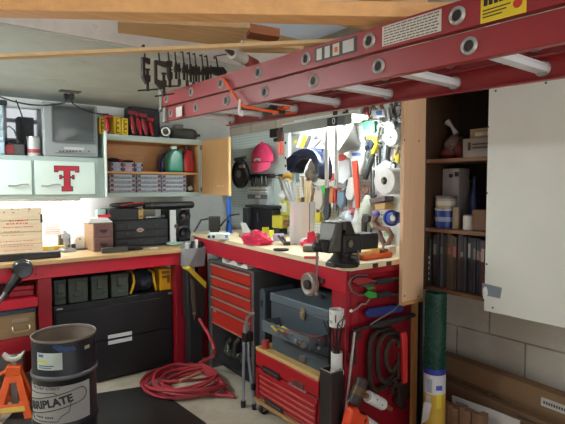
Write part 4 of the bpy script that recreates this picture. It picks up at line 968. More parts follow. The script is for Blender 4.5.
# ------------------------------------------------------------------ bench front
with PB(0) as P:
    # vise crank wheel on the apron
    w = .03; c = P.p(310.5, 284, w); r = .5*abs(P.p(319, 284, w)[0]-P.p(304, 284, w)[0])*.9
    t = thing('crank_disc', 'grey round hand wheel fixed on the red apron under the vise', 'wheel')
    part(t, 'wheel_rim', MB().lathe([(r*.4, -.012), (r, -.012), (r*1.03, 0), (r, .02), (r*.86, .024), (r*.5, .014), (r*.4, .014)], (c[0], c[1], w), (0, 0, 1), 28), M((150, 136, 128), .45, .3))
    part(t, 'hub', MB().cyl((c[0], c[1], 0.001), (c[0], c[1], w+.032), r*.42, seg=18), M((70, 64, 64), .4, .4), .003)
    q = P.p(324, 281); part(t, 'pivot', MB().box(c[0]+.03, q[0]+.012, q[1]-.01, q[1]+.012, 0.001, .014), M((64, 34, 36), .5))
    # small tubes with cable ties on the near leg
    PVC = M((216, 210, 204), .4)
    w = .03
    for (y0, y1, x0, x1, lb) in ((309, 326, 332, 341.5, 'upper white tube fixed to the red near leg'), (352, 376, 333, 340.5, 'lower white tube holding black cable ties by the near leg')):
        q = P.r(x0, y0, x1, y1, w); r = (q[1]-q[0])/2; t = thing('tube_holder', lb, 'tube')
        part(t, 'tube_wall', MB().lathe([(r, 0), (r, q[3]-q[2]), (r*.88, q[3]-q[2]), (r*.88, .01), (0, .01)], ((q[0]+q[1])/2, q[2], w), (0, 1, 0), 24), PVC)
        if y0 > 340: part(t, 'collar', MB().lathe([(r*1.12, 0), (r*1.12, .03), (r, .03)], ((q[0]+q[1])/2, q[2], w), (0, 1, 0), 24), PVC); low = ((q[0]+q[1])/2, q[2], q[3], r)
        else: part(t, 'mark', MB().box((q[0]+q[1])/2-.01, (q[0]+q[1])/2+.012, q[2]+.02, q[2]+.035, w+r-.002, w+r+.001), M((170, 160, 150), .5))
        part(t, 'bracket', MB().box(q[0]+.01, q[1]-.01, q[2]+.01, q[2]+.03, -.002, w-r*.8), PVC)
    random.seed(5)
    for k in range(14):
        a = low[0]+random.uniform(-1, 1)*low[3]*.6; e = low[0]+random.uniform(-1.9, 1.7)*low[3]
        top_ = low[2]+random.uniform(.10, .19)
        solo('cable_tie', 'black cable tie in the lower white tube by the near leg', 'cable tie', MB().tube([(a, low[1]+.02, w), (a*.7+e*.3, low[2], w+.004), (e, top_, w+random.uniform(-.01, .03)), (e+random.uniform(-.03, .03), top_+.03, w+random.uniform(0, .04))], .0028, 5), BLK, 'black cable ties in the white tube')
    # red drawer chest at the far end
    cf = PB(.03)
CABP = PBA(.03, 253.5, 300, 2.6)
with CABP as P:
    t = thing('drawer_cabinet', 'grey steel cabinet of five red drawers under the right bench', 'drawer cabinet')
    u0, u1 = P.p(208, 300)[0], P.p(253.5, 300)[0]; us = P.p(211.8, 300)[0]; ue = P.p(250.5, 300)[0]
    ys = [262.8, 274.6, 285, 295.4, 305.3, 322.5]; vs = [P.p(212.3, y)[1] for y in ys]
    GM = M((92, 88, 88), .5, .2, .1); u1c = u1
    part(t, 'side_panel', MB().box(u0, us-.004, .0, vs[0]+.02, -.5, -.004), GM, .002); part(t, 'side_panel', MB().box(ue+.004, u1, .0, vs[0]+.02, -.5, -.004), GM, .002)
    part(t, 'top_panel', MB().box(us-.004, ue+.004, vs[0]+.004, vs[0]+.02, -.5, -.004), GM)
    part(t, 'bottom_shelf', MB().box(us-.004, ue+.004, .08, .10, -.5, -.004), M((46, 44, 46), .6)); part(t, 'back_panel', MB().box(us, ue, .1, vs[0], -.5, -.49), M((40, 38, 40), .7))
    part(t, 'under_panel', MB().box(us-.004, ue+.004, vs[5]-.02, vs[5]-.006, -.48, -.02), M((60, 56, 56), .6))
    RD = M((176, 42, 32), .4, 0, .06); CHR = M((196, 178, 166), .3, .6)
    for i in range(5):
        a, b = vs[i+1], vs[i]
        d = part(t, 'drawer', MB().box(us, ue, a+.004, b-.004, -.42, 0), RD, .002)
        part(d, 'handle_strip', MB().box(us+.002, ue-.002, b-.017, b-.003, .0, .012), CHR, .002)
    part(d, 'badge', MB().box(us+.03, us+.075, (vs[4]*.75+vs[5]*.25)-.008, (vs[4]*.75+vs[5]*.25)+.008, 0, .003), CHR)
    part(d, 'handle_strip', MB().box(us+.002, ue-.002, vs[5]+.002, vs[5]+.012, .0, .010), M((196, 120, 106), .4, .3), .002)
    # white plastic sheet stuffed on top
    ts = vs[0]+.021
    u_, e_ = P.p(221, 260)[0], P.p(246, 264)[0]; wv = [(u_+(e_-u_)*i/16, ts+.022+.016*math.cos(i*.85)) for i in range(17)]
    solo('plastic_sheet', 'white wavy plastic sheet stuffed between bench apron and red drawers', 'sheet', MB().prism(wv+[(x, ts+.001) for x, y in wv[::-1]], -.3, -.01), M((224, 220, 214), .4))
    # chrome parts on the lower shelf
    random.seed(11)
    for k, lb in enumerate(('chrome fitting at the left on the low shelf of the drawer cabinet', 'bright chrome fitting in the middle of the low shelf', 'grey hose fitting at the right of the low shelf', 'chrome ring fitting at the front of the low shelf')):
        u = us+.06+(ue-us-.1)*(k+.3)/4; hh = (.12, .2, .1, .06)[k]
        t = thing('chrome_fitting', lb, 'fitting')
        part(t, 'barrel', MB().cyl((u-.04, .101+.035, -.1-.03*k), (u+.06, .101+.05, -.08-.02*k), .034, seg=14), M((150, 148, 140), .25, .8), .004)
        part(t, 'elbow', MB().tube([(u, .14, -.08), (u+.02, .19+hh*.3, -.08), (u+.06, .2+hh*.5, -.1)], .02, 10), M((120, 116, 110), .3, .7))
    t = thing('coffee_can', 'dark tin on the low shelf behind the chrome fittings', 'tin'); part(t, 'tin_body', MB().cyl((us+.2, .101, -.3), (us+.2, .27, -.3), .07), M((90, 84, 74), .5, .3)); part(t, 'lid', MB().cyl((us+.2, .27, -.3), (us+.2, .28, -.3), .072), M((170, 166, 150), .4))
# silver folding stand in front of it
with PBA(-.10, 246, 380, 1) as P:
    t = thing('folding_cart', 'folded cart with slim silver tubes and black feet before the tool chest', 'cart')
    v = lambda x, y, w=0: (*P.p(x, y, w), w)
    f0 = P.p(243.3, 411)[0]
    part(t, 'front_tube', MB().tube([(f0, .015, 0), v(243.6, 370), v(244.3, 330), v(245, 325)], .010, 10), M((170, 178, 190), .3, .6)); part(t, 'rear_tube', MB().tube([(P.p(249, 402)[0], .03, -.04), v(248.6, 360, -.04), v(248.2, 326, -.04)], .010, 10), M((150, 158, 168), .3, .6))
    part(t, 'handle', MB().tube([v(245.6, 334), v(246, 324), v(247.5, 317.5), v(251, 313.5), v(254, 313, -.02)], .0105, 10), M((176, 168, 162), .3, .6))
    part(t, 'joint', MB().box(P.p(243.2, 337)[0], P.p(247, 337)[0], P.p(246, 342)[1], P.p(246, 333)[1], -.05, .012), BLK, .004)
    part(t, 'lower_joint', MB().box(P.p(247.3, 388)[0], P.p(249.3, 388)[0], P.p(248, 391)[1], P.p(248, 385)[1], -.055, -.025), BLK, .003)
    part(t, 'foot', MB().cyl((f0, .0, 0), (f0, .045, 0), .017, seg=12), BLK, .003); part(t, 'foot', MB().cyl((P.p(249, 402)[0], .0, -.04), (P.p(249, 402)[0], .04, -.04), .014, seg=12), BLK, .003)

# ------------------------------------------------------------------ red tool chest with the grey toolbox on it
with PBA(-.02, 318, 381, .6) as P:
    A, Bq = P.p(255.5, 351), P.p(318, 380.5)
    u0, u1 = A[0], Bq[0]; vt = (A[1]+Bq[1])/2
    vb = .10
    vl = P.p(256, 364.5)[1]
    t = thing('tool_chest', 'red rolling tool chest with black nameplates under the right bench', 'tool chest')
    RC = M((166, 24, 32), .35, 0, .08, 6); RC2 = M((142, 20, 28), .4, 0, .08, 6)
    part(t, 'carcass', MB().box(u0+.004, u1-.004, vb, vl-.012, -.4, -.012), RC2, .003)
    part(t, 'lid', MB().box(u0, u1, vl, vt, -.405, 0), RC, .006)
    part(t, 'lid_gap', MB().box(u0+.012, u1-.012, vl-.012, vl, -.4, -.02), M((34, 18, 18), .6))
    NP = M((40, 30, 30), .45, .2)
    q = P.r(263, 357, 280, 369); 
    vv = vl+.008; part(t, 'nameplate', MB().box(q[0], q[1], vl-.022, vl+.022, -.0, .005), NP, .002)
    m = MB()
    for k in range(7): a = q[0]+.014+k*(q[1]-q[0]-.03)/7; m.box(a, a+.012, vl-.006, vl+.008, .005, .0062)
    part(t, 'nameplate_lettering', m, M((120, 108, 104), .4, .4))
    m = MB(); a0 = P.p(289, 371)[0]
    for k in range(6): m.box(a0+k*.026, a0+k*.026+.02, vl-.011, vl-.001, -.012, .002)
    part(t, 'chrome_lettering', m, M((196, 190, 186), .3, .6))
    hh = vl-.045; dh = (hh-P.p(258, 393.5)[1])/4
    part(t, 'top_rail', MB().box(u0+.012, u1-.012, vl-.045, vl-.014, -.012, -.002), RC, .002)
    for k in range(4):
        b_ = hh-dh*k; d = part(t, 'drawer', MB().box(u0+.045, u1-.02, b_-dh+.003, b_-.002, -.012, .0), RC, .002)
        part(d, 'drawer_pull', MB().box(u0+.05, u1-.024, b_-.014, b_-.005, 0, .008), M((206, 96, 92), .35, .3), .002)
    bt = hh-4*dh
    part(t, 'lower_door', MB().box(u0+.03, u1-.02, vb+.012, bt-.004, -.012, .0), RC2, .003)
    q = P.r(265, 402, 283, 415); part(t, 'nameplate', MB().box(q[0], q[1], (bt+vb)/2-.014, (bt+vb)/2+.022, 0, .005), NP, .002)
    m = MB()
    for k in range(7): a = q[0]+.014+k*(q[1]-q[0]-.03)/7; m.box(a, a+.012, (bt+vb)/2-.002, (bt+vb)/2+.009, .005, .0062)
    part(t, 'nameplate_lettering', m, M((120, 108, 104), .4, .4))
    q = P.r(293, 379, 304, 388, .0); vv = P.p(298, 384)[1]
    part(t, 'lock_plate', MB().box(q[0], q[1], vv-.018, vv+.018, .0, .007), M((120, 66, 60), .4, .4), .003)
    part(t, 'edge_post', MB().box(u0+.0, u0+.03, vb, vl-.014, -.03, .0), RC2, .002)
    # wooden dolly and casters
    d = part(t, 'dolly_board', MB().box(u0-.01, u1-.0, vb-.025, vb-.001, -.4, .01), WOOD((168, 128, 84), 'y'), .003)
    for ku in (u0+.05, u1-.05):
        for kw in (-.03, -.36):
            c = part(t, 'caster', MB().cyl((ku-.014, .034, kw+.0), (ku+.014, .034, kw), .034, seg=18), BLK, .004)
            part(c, 'caster_fork', MB().box(ku-.02, ku-.015, .025, .072, kw-.018, kw+.018).box(ku+.015, ku+.02, .025, .072, kw-.018, kw+.018).box(ku-.02, ku+.02, .07, .0745, kw-.02, kw+.02), M((150, 148, 144), .3, .7))
    # plank on the chest
    vp = vt+.001
    pk = .024
    solo('chest_board', 'bare wooden board between the red chest and the grey toolbox', 'board', MB().box(u0-.004, u1-.0, vp, vp+pk, -.39, -.004), WOOD((206, 166, 104), 'y', .6, .14), bevel=.002)
    vk = vp+pk+.001
    # red cup
    c = P.p(265.5, 347, -.03)[0]
    t = thing('red_cup', 'small red plastic cup on the board by the toolbox corner', 'cup'); part(t, 'cup_body', MB().lathe([(0, 0), (.022, 0), (.025, .04), (.021, .052), (0, .054)], (c, vk, -.03), (0, 1, 0), 20), M((176, 58, 52), .4), smooth=50)
with PBA(.03, 330, 320, .6) as P:
    GB2 = M((76, 84, 91), .4, .15, .1, 10); GB = M((96, 106, 114), .38, .15, .1, 10)
    t = thing('toolbox', 'grey steel toolbox with an open tray drawer on the red chest', 'toolbox')
    a = P.p(271, 300)[0]; b = P.p(328.5, 320)[0]; vt_ = P.p(271, 292.5)[1]; vls = P.p(271, 300.3)[1]; vd = P.p(269, 322)[1]
    vd1 = P.p(277, 330)[1]
    ba = P.p(278, 350)[0]
    part(t, 'base', MB().box(a+.005, b-.005, vk, vd-.07, -.28, -.004), GB2, .005)
    part(t, 'upper_body', MB().box(a, b, vd-.066, vls-.002, -.285, 0), GB2, .005)
    dp = -.30; part(t, 'lid', MB().hexa([(a-.004, vls, .006), (b+.004, vls, .006), (b+.004, vls, -.29), (a-.004, vls, -.29)], [(a-.004, vt_, .004), (b+.004, vt_, .004), (b-.03, vt_+.01, -.29), (a+.03, vt_+.01, -.29)]), GB, .005)
    part(t, 'carry_handle', MB().tube([(a+.2, vt_, -.13), (a+.21, vt_+.022, -.13), (b-.21, vt_+.022, -.13), (b-.2, vt_, -.13)], .009, 8), M((54, 56, 58), .5))
    c = P.p(304, 311)[0]; part(t, 'latch', MB().box(c-.016, c+.016, vls-.045, vls+.022, .006, .014).box(c-.012, c+.014, vls-.03, vls-.004, .014, .022), M((178, 160, 124), .3, .7), .002)
    part(t, 'lower_latch', MB().box(c-.03, c+.02, vk+.02, vk+.05, -.004, .01), M((150, 140, 130), .3, .7), .003)
    part(t, 'badge', MB().box(c-.05, c+.03, vd-.03, vd-.012, 0, .003), M((60, 66, 90), .4))
    # open tray
    w1 = .13; ta, tb = P.p(262, 330, w1)[0], P.p(322.5, 346, w1)[0]
    f0_ = P.p(263, 320, w1)[1]; f1_ = P.p(263, 331, w1)[1]
    tb = min(tb, b-.006); hgt = f0_-f1_; ztr = f1_
    tr = part(t, 'tray', MB().box(ta, tb, ztr, ztr+.006, .0, w1).box(ta, tb, ztr, ztr+hgt, w1-.006, w1).box(ta, ta+.006, ztr, ztr+hgt*.95, .0, w1).box(tb-.006, tb, ztr, ztr+hgt*.95, .0, w1), GB, .002)
    kx = P.p(297, 338, w1)[0]; part(tr, 'tray_knob', MB().lathe([(0, .016), (.008, .015), (.01, .008), (.006, 0)], (kx, ztr+hgt*.45, w1), (0, 0, 1), 14), M((196, 190, 180), .3, .6))
    def plier(lb, u, w, yaw, c, op=.25):
        t = thing('pliers', lb, 'pliers', 'pliers in the open toolbox tray')
        zz = ztr+hgt*.7
        with Frame(P.M @ Matrix.Translation((u, zz, w)) @ Matrix.Rotation(yaw, 4, 'Y')):
            part(t, 'jaws', MB().box(-.075, -.02, -.004, .006, -.012, .012).cyl((-.02, -.005, 0), (-.02, .008, 0), .012, seg=12), M((110, 108, 104), .4, .7), .003)
            for s in (-1, 1): part(t, 'handle', MB().tube([(-.02, 0, 0), (.02, .002, s*.014), (.09, .003, s*.02)], .007, 8), M(c, .5))
    n_ = tb-ta
    plier('yellow-handled pliers on top in the open toolbox tray', ta+n_*.52, .115, 3.0, (226, 190, 40))
    plier('second yellow-handled pliers at the left in the tray', ta+n_*.42, .145, 2.7, (210, 176, 46))
    plier('red-handled pliers near the right end of the tray', ta+n_*.72, .1, 3.3, (160, 46, 44))
    plier('black-handled pliers at the left end of the tray', ta+n_*.2, .1, 3.05, (40, 40, 44))
    plier('dark red pliers in the right back of the tray', ta+n_*.84, .07, .2, (120, 44, 40))
    solo('socket', 'steel socket lying at the right of the tray', 'socket', MB().cyl((tb-.06, ztr+.028, .14), (tb-.02, ztr+.028, .15), .018), M((120, 116, 110), .3, .8))
    for k, lb in enumerate(('long steel bit lying low at the left of the tray', 'steel rod lying low at the middle of the tray', 'steel rod lying low at the right of the tray')):
        solo('drill_bit', lb, 'bit', MB().cyl((ta+.04+.16*k, ztr+.018, .04), (ta+.16+.16*k, ztr+.02, .06+.02*k), .009, seg=10), M((104, 104, 106), .3, .8))
    # grey rounded panel at the toolbox's left
with CABP as P:
    q = list(P.r(255, 288, 264.5, 335, -.04)); q[0] = u1c+.006; q[1] = max(q[1], q[0]+.06)
    t = thing('grey_case', 'tall grey rounded case standing between red drawers and toolbox', 'case')
    cu = (q[0]+q[1])/2; r = (q[1]-q[0])/2
    part(t, 'case_body', MB().prism([(q[0], .0), (q[1], .0), (q[1], q[3]-r)]+arc((cu, q[3]-r), r, 0, 180, 10)[1:-1]+[(q[0], q[3]-r)], -.3, -.04), M((66, 74, 82), .5), .008)
    part(t, 'case_latch', MB().box(cu-.012, cu+.012, q[3]-.12, q[3]-.08, -.04, -.034), M((40, 44, 48), .5))
# dark folded sheet by the chest's near end
with PBA(-.105, 331, 395, 0) as P:
    t = thing('magazine_file', 'black open-topped upright bin between the red chest and the bench leg', 'bin')
    a, b = P.p(319.8, 395)[0], P.p(331.5, 395)[0]; vt_ = P.p(325, 371)[1]; K = M((40, 32, 32), .45, 0, .12); dd = -.078
    part(t, 'front_wall', MB().box(a, b, 0, vt_, -.005, 0), K, .001); part(t, 'back_wall', MB().box(a, b, 0, vt_, dd, dd+.005), K)
    part(t, 'side_wall', MB().box(a, a+.005, 0, vt_, dd+.005, -.005), K); part(t, 'side_wall', MB().box(b-.005, b, 0, vt_, dd+.005, -.005), K); part(t, 'bin_floor', MB().box(a+.005, b-.005, 0, .006, dd+.005, -.005), K)
    part(t, 'wire_rim', MB().tube([(a+.002, vt_+.003, -.002), (b-.002, vt_+.003, -.002), (b-.002, vt_+.003, dd+.002), (a+.002, vt_+.003, dd+.002)], .0035, 6, True), M((150, 140, 130), .4, .5))

# ------------------------------------------------------------------ corner between the benches
with PY(3.44) as P:
    t = thing('hanging_bin', 'grey plastic bin hung on the bench corner, full of small tools', 'bin')
    q = P.r(183.5, 248, 205.5, 267); fr = P.p(192, 258)[0]; h = q[3]-q[2]
    GP = M((150, 152, 154), .5)
    x0, x1 = q[0]+.012, q[1]; z0_, z1_ = q[2], q[3]
    part(t, 'bin_walls', MB().hexa([(x0+.008, z0_, 0.), (x1-.008, z0_, 0.), (x1-.008, z0_+.004, -.09), (x0+.008, z0_+.004, -.09)], [(x0+.008, z0_+.005, 0), (x1-.008, z0_+.005, 0), (x1-.008, z0_+.009, -.09), (x0+.008, z0_+.009, -.09)])
         .hexa([(x0+.008, z0_, 0.), (x1-.008, z0_, 0.), (x1-.008, z0_, -.005), (x0+.008, z0_, -.005)], [(x0, z1_, .012), (x1, z1_, .012), (x1, z1_, .006), (x0, z1_, .006)])
         .hexa([(x0+.008, z0_, 0.), (x0+.012, z0_, 0.), (x0+.012, z0_, -.09), (x0+.008, z0_, -.09)], [(x0, z1_, .012), (x0+.005, z1_, .012), (x0+.005, z1_, -.09), (x0, z1_, -.09)])
         .hexa([(x1-.012, z0_, 0.), (x1-.008, z0_, 0.), (x1-.008, z0_, -.09), (x1-.012, z0_, -.09)], [(x1-.005, z1_, .012), (x1, z1_, .012), (x1, z1_, -.09), (x1-.005, z1_, -.09)])
         .box(x0, x1, z0_, z1_+.02, -.094, -.09), GP, .001)
    for k, (f, hh, r, c, lb) in enumerate(((.15, .035, .016, (226, 222, 210), 'white-capped tube standing at the left in the grey hanging bin'), (.38, .05, .013, (36, 36, 40), 'black-handled tool left of centre in the grey bin'), (.6, .06, .015, (240, 240, 236), 'white slanted tool handle in the grey bin'), (.78, .045, .014, (40, 44, 56), 'dark blue tool handle in the grey hanging bin'), (.92, .03, .012, (30, 30, 30), 'black tool handle at the right of the grey hanging bin'))):
        x = x0+(x1-x0)*f; solo('screwdriver', lb, 'tool', MB().tube([(x-.0, z0_+.012, -.05), (x+.01, z1_-.01, -.045), (x+.012+.01*(k % 2), z1_+hh, -.04)], r, 10, taper=[.4, 1, 1]), M(c, .45))
    S = (Vector(onZ(181, 249, .957)))
with PY(3.40) as P:
    t = thing('miter_box', 'tall black case with a yellow top edge leaning in the bench corner', 'case')
    qq = lambda *pp: [P.p(*k) for k in pp]
    out = qq((187, 270), (205.5, 288), (204.5, 300), (202, 366), (190, 364), (190, 330), (187.5, 300)); lo = min(v for u, v in out); out = [(u, v if v > .05 else .002) for u, v in out]
    part(t, 'case_body', MB().prism(out, -.09, 0), M((34, 36, 38), .5, 0, .15), .006)
    part(t, 'yellow_edge', MB().prism(qq((186.5, 269), (190, 266.5), (206.5, 282.5), (205.8, 288.5)), -.085, .006), M((226, 196, 50), .45), .004)
    part(t, 'side_rib', MB().prism(qq((190, 278), (193.5, 281), (196, 312), (194, 320), (191, 300)), 0, .010), M((84, 82, 66), .5), .003)
    part(t, 'hinge_knob', MB().cyl((*P.p(194, 313), 0), (*P.p(194, 313), .014), .013), M((120, 120, 116), .4, .4), .002)
    part(t, 'red_foot', MB().box(*P.r(189, 352, 193, 364)[:2], .002, .07, 0, .006), M((150, 40, 36), .5))
# ================================================================== PEGBOARD AND THE THINGS ON IT
def pegmat(rgb, lines=.05):
    m, n, l, b = nt_new('pegboard')
    tc = n.new('ShaderNodeTexCoord'); sp = n.new('ShaderNodeSeparateXYZ'); l.new(tc.outputs['Object'], sp.inputs[0])
    def cell(o):
        a = n.new('ShaderNodeMath'); a.operation = 'MODULO'; a.inputs[1].default_value = .0254; ad = n.new('ShaderNodeMath'); ad.inputs[1].default_value = 10*.0254
        l.new(sp.outputs[o], ad.inputs[0]); l.new(ad.outputs[0], a.inputs[0])
        s = n.new('ShaderNodeMath'); s.operation = 'SUBTRACT'; s.inputs[1].default_value = .0127; l.new(a.outputs[0], s.inputs[0]); return s
    cb = n.new('ShaderNodeCombineXYZ'); l.new(cell('Y').outputs[0], cb.inputs[0]); l.new(cell('Z').outputs[0], cb.inputs[1])
    ln = n.new('ShaderNodeVectorMath'); ln.operation = 'LENGTH'; l.new(cb.outputs[0], ln.inputs[0])
    lt = n.new('ShaderNodeMath'); lt.operation = 'LESS_THAN'; lt.inputs[1].default_value = .0034; l.new(ln.outputs['Value'], lt.inputs[0])
    mx = n.new('ShaderNodeMix'); mx.data_type = 'RGBA'; l.new(lt.outputs[0], mx.inputs[0]); mx.inputs[6].default_value = col(rgb); mx.inputs[7].default_value = col((60, 62, 62))
    l.new(mx.outputs[2], b.inputs['Base Color']); b.inputs['Roughness'].default_value = .5
    return m
solo('pegboard', 'pale grey-green pegboard behind the pink cap', 'pegboard', MB().box(2.515, 2.535, 3.17, 4.235, ZT+.0005, 1.95), pegmat((206, 220, 216)))
solo('pegboard', 'white pegboard crowded with tools behind the vise', 'pegboard', MB().box(2.515, 2.535, 1.72, 3.165, ZT+.0005, 2.0), pegmat((232, 234, 230)))
WX = 2.515
# shop light on two posts
with PX(2.20) as P:
    t = thing('shop_light', 'long grey fluorescent shop light over the right bench', 'light')
    u0, u1 = P.p(283, 130)[0], P.p(352, 118)[0]; vb, vt = 1.80, 1.855
    vt = P.p(290, 124.2)[1]; vb = P.p(290, 132.5)[1]
    part(t, 'front_reflector', MB().box(u0, u1, vb, vt, -.006, 0), M((150, 154, 152), .5, .1))
    part(t, 'top_reflector', MB().box(u0, u1, vt, vt+.008, -.15, .012), M((226, 232, 230), .4, .1), .002)
    part(t, 'rear_reflector', MB().hexa([(u0, vt-.002, -.15), (u1, vt-.002, -.15), (u1, vt-.02, -.15), (u0, vt-.02, -.15)], [(u0, vt-.002, -.144), (u1, vt-.002, -.144), (u1, vt-.02, -.144), (u0, vt-.02, -.144)]), M((206, 208, 206), .5))
    zt_ = vt-.022
    part(t, 'tube', MB().cyl((u0+.05, zt_, -.05), (u1-.04, zt_, -.05), .013), M((242, 252, 252), .4, 0, 0, 5, 0, SHOP)); part(t, 'tube', MB().cyl((u0+.05, zt_, -.11), (u1-.04, zt_, -.11), .013), M((242, 252, 252), .4, 0, 0, 5, 0, SHOP))
    a, b = P.p(327.5, 123)[0], P.p(337.5, 122)[0]; v = (vb+vt)/2
    part(t, 'number_plate', MB().box(a, b, vb+.002, vt-.002, 0, .003), M((44, 46, 48), .5)); part(t, 'number', MB().text('0', .062, (P.p(334, 122)[0], v, .0035), depth=.0006), M((236, 240, 232), .5))
    part(t, 'dark_section', MB().box(b+.002, P.p(345, 120)[0], vb+.002, vt-.002, 0, .002), M((110, 118, 124), .5))
    vtop = vt
for px, lb in ((325.5, 'left grey upright strut under the shop light, hanging from its front lip'), (335, 'right grey upright strut under the shop light, hanging from its front lip')):
    with PX(2.225) as P:
        a, b = P.p(px-1.7, 160)[0], P.p(px+1.3, 160)[0]; vb_ = P.p(px, 188)[1]; t = thing('metal_strut', lb, 'strut'); SM = M((186, 186, 180), .45, .1)
        part(t, 'hanger_upright', MB().box(a, b, vb_, vtop-.03, -.02, -.008), SM, .002); part(t, 'slot_holes', MB().box((a+b)/2-.003, (a+b)/2+.003, vb_+.02, vb_+.06, -.009, -.0075), M((90, 88, 84), .6))
def HX(X): return PX(X)
def peg(par, P, px, py, back):
    u, v = P.p(px, py); part(par, 'hanger_hook', MB().tube([(u, v, -back), (u, v, .01), (u, v+.012, .016)], .003, 6), M((150, 150, 146), .4, .6))
# pink cap
with HX(2.44) as P:
    PK = M((216, 56, 102), .8, 0, .08, 14); PK2 = M((196, 44, 92), .8, 0, .08)
    t = thing('baseball_hat', 'pink baseball cap hanging on the grey-green pegboard', 'cap')
    q = P.r(251.5, 142, 271, 174); cu = (q[0]+q[1])/2; r = (q[1]-q[0])/2
    vm = P.p(261, 161.5)[1]; vtp = P.p(261, 142.5)[1]
    prof = []
    cr = MB().ball((cu, vm, -.012), r*1.06, vtp-vm, .055, 24)
    for v_ in cr.bm.verts: v_.co.y = max(v_.co.y, vm-.010)
    part(t, 'crown', cr, PK, smooth=70)
    def brim(n=14):
        vs, fs = [], []
        vlo = P.p(261, 172.5)[1]
        for j in range(5):
            for i in range(n+1):
                a = i/n*2-1; k = j/4
                u = cu+a*r*(.98-.10*k); v = vm+.004-(vm-vlo)*k*(1-.32*abs(a)**3)-.004; w = .040+.02*k-.045*a*a
                vs.append((u, v, w))
        m_ = len(vs); vs += [(u, v, w-.006) for u, v, w in vs]
        for j in range(4):
            for i in range(n):
                k = j*(n+1)+i; fs.append((k, k+1, k+n+2, k+n+1)); fs.append((m_+k, m_+k+n+1, m_+k+n+2, m_+k+1))
        for i in range(n): k = 4*(n+1)+i; fs.append((k, k+1, m_+k+1, m_+k)); fs.append((i+1, i, m_+i, m_+i+1))
        for j in range(4):
            k = j*(n+1); fs.append((k, k+n+1, m_+k+n+1, m_+k)); k += n; fs.append((k+n+1, k, m_+k, m_+k+n+1))
        return MB()._add(vs, fs)
    part(t, 'brim', brim(), M((230, 84, 120), .8, 0, .06, 14), smooth=60)
    part(t, 'button', MB().ball((cu, vtp, -.012), .010), PK)
    part(t, 'sweatband', MB().tube([(cu+r*1.0*math.cos(a), vm-.004, -.012+.055*math.sin(a)) for a in [PI*i/14 for i in range(15)]], .006, 6), PK2)
    em = MB()
    v = P.p(262, 160.5)[1]; vv = [(cu+.052*math.cos(a), v+.018*math.sin(a)) for a in [2*PI*i/20 for i in range(20)]]
    part(t, 'front_patch', MB().prism([(cu-.052, v-.012), (cu-.03, v-.018), (cu+.03, v-.018), (cu+.052, v-.012), (cu+.05, v+.014), (cu+.02, v+.022), (cu-.02, v+.022), (cu-.05, v+.014)], .02, .0425), M((236, 222, 226), .7, 0, .25, 60), .004)
    part(t, 'patch_mark', MB().box(cu-.03, cu-.006, v-.006, v-.001, .0425, .0435).box(cu+.0, cu+.028, v-.006, v-.001, .0425, .0435), M((150, 96, 116), .7))
    pm = MB()
    for s in (-.5, .5): pm.ball((cu+s*r, vm+(vtp-vm)*.62, .012), .006, .005, .003, 8)
    part(t, 'eyelet', pm, PK2)
    peg(t, P, 261, 150, .075)
# black angle grinder left of the cap
with HX(2.42) as P:
    t = thing('angle_grinder', 'black angle grinder hanging left of the pink cap', 'grinder')
    c = P.p(240, 174); r = abs(P.p(247, 174)[0]-c[0])*1.1
    part(t, 'guard', MB().lathe([(0, -.03), (r*.9, -.03), (r, -.02), (r, .012), (r*.93, .012), (r*.92, -.01), (0, -.012)], (c[0], c[1], 0), (0, 0, 1), 28), M((34, 34, 34), .4, .2))
    part(t, 'disc', MB().cyl((c[0], c[1], -.008), (c[0], c[1], -.004), r*.8, seg=28), M((62, 56, 52), .7)); part(t, 'arbor', MB().cyl((c[0], c[1], -.004), (c[0], c[1], .022), r*.26), M((130, 126, 120), .35, .6), .002)
    a, b = P.p(238, 158), P.p(252, 172)
    part(t, 'motor_housing', MB().tube([(P.p(240, 160)[0], P.p(240, 160)[1], .0), (*P.p(244, 163), .006), (*P.p(247, 171), .006), (*P.p(249, 180), .0)], .03, 12, taper=[.8, 1, 1, .8]), M((42, 40, 40), .5))
    part(t, 'grip', MB().tube([(*P.p(235, 159.5), .0), (*P.p(245, 157.5), .0)], .017, 10), M((60, 62, 60), .5)); part(t, 'side_switch', MB().box(*P.r(243, 165, 248, 168), .034, .046), M((150, 146, 138), .5), .003)
    peg(t, P, 246, 162, .095)
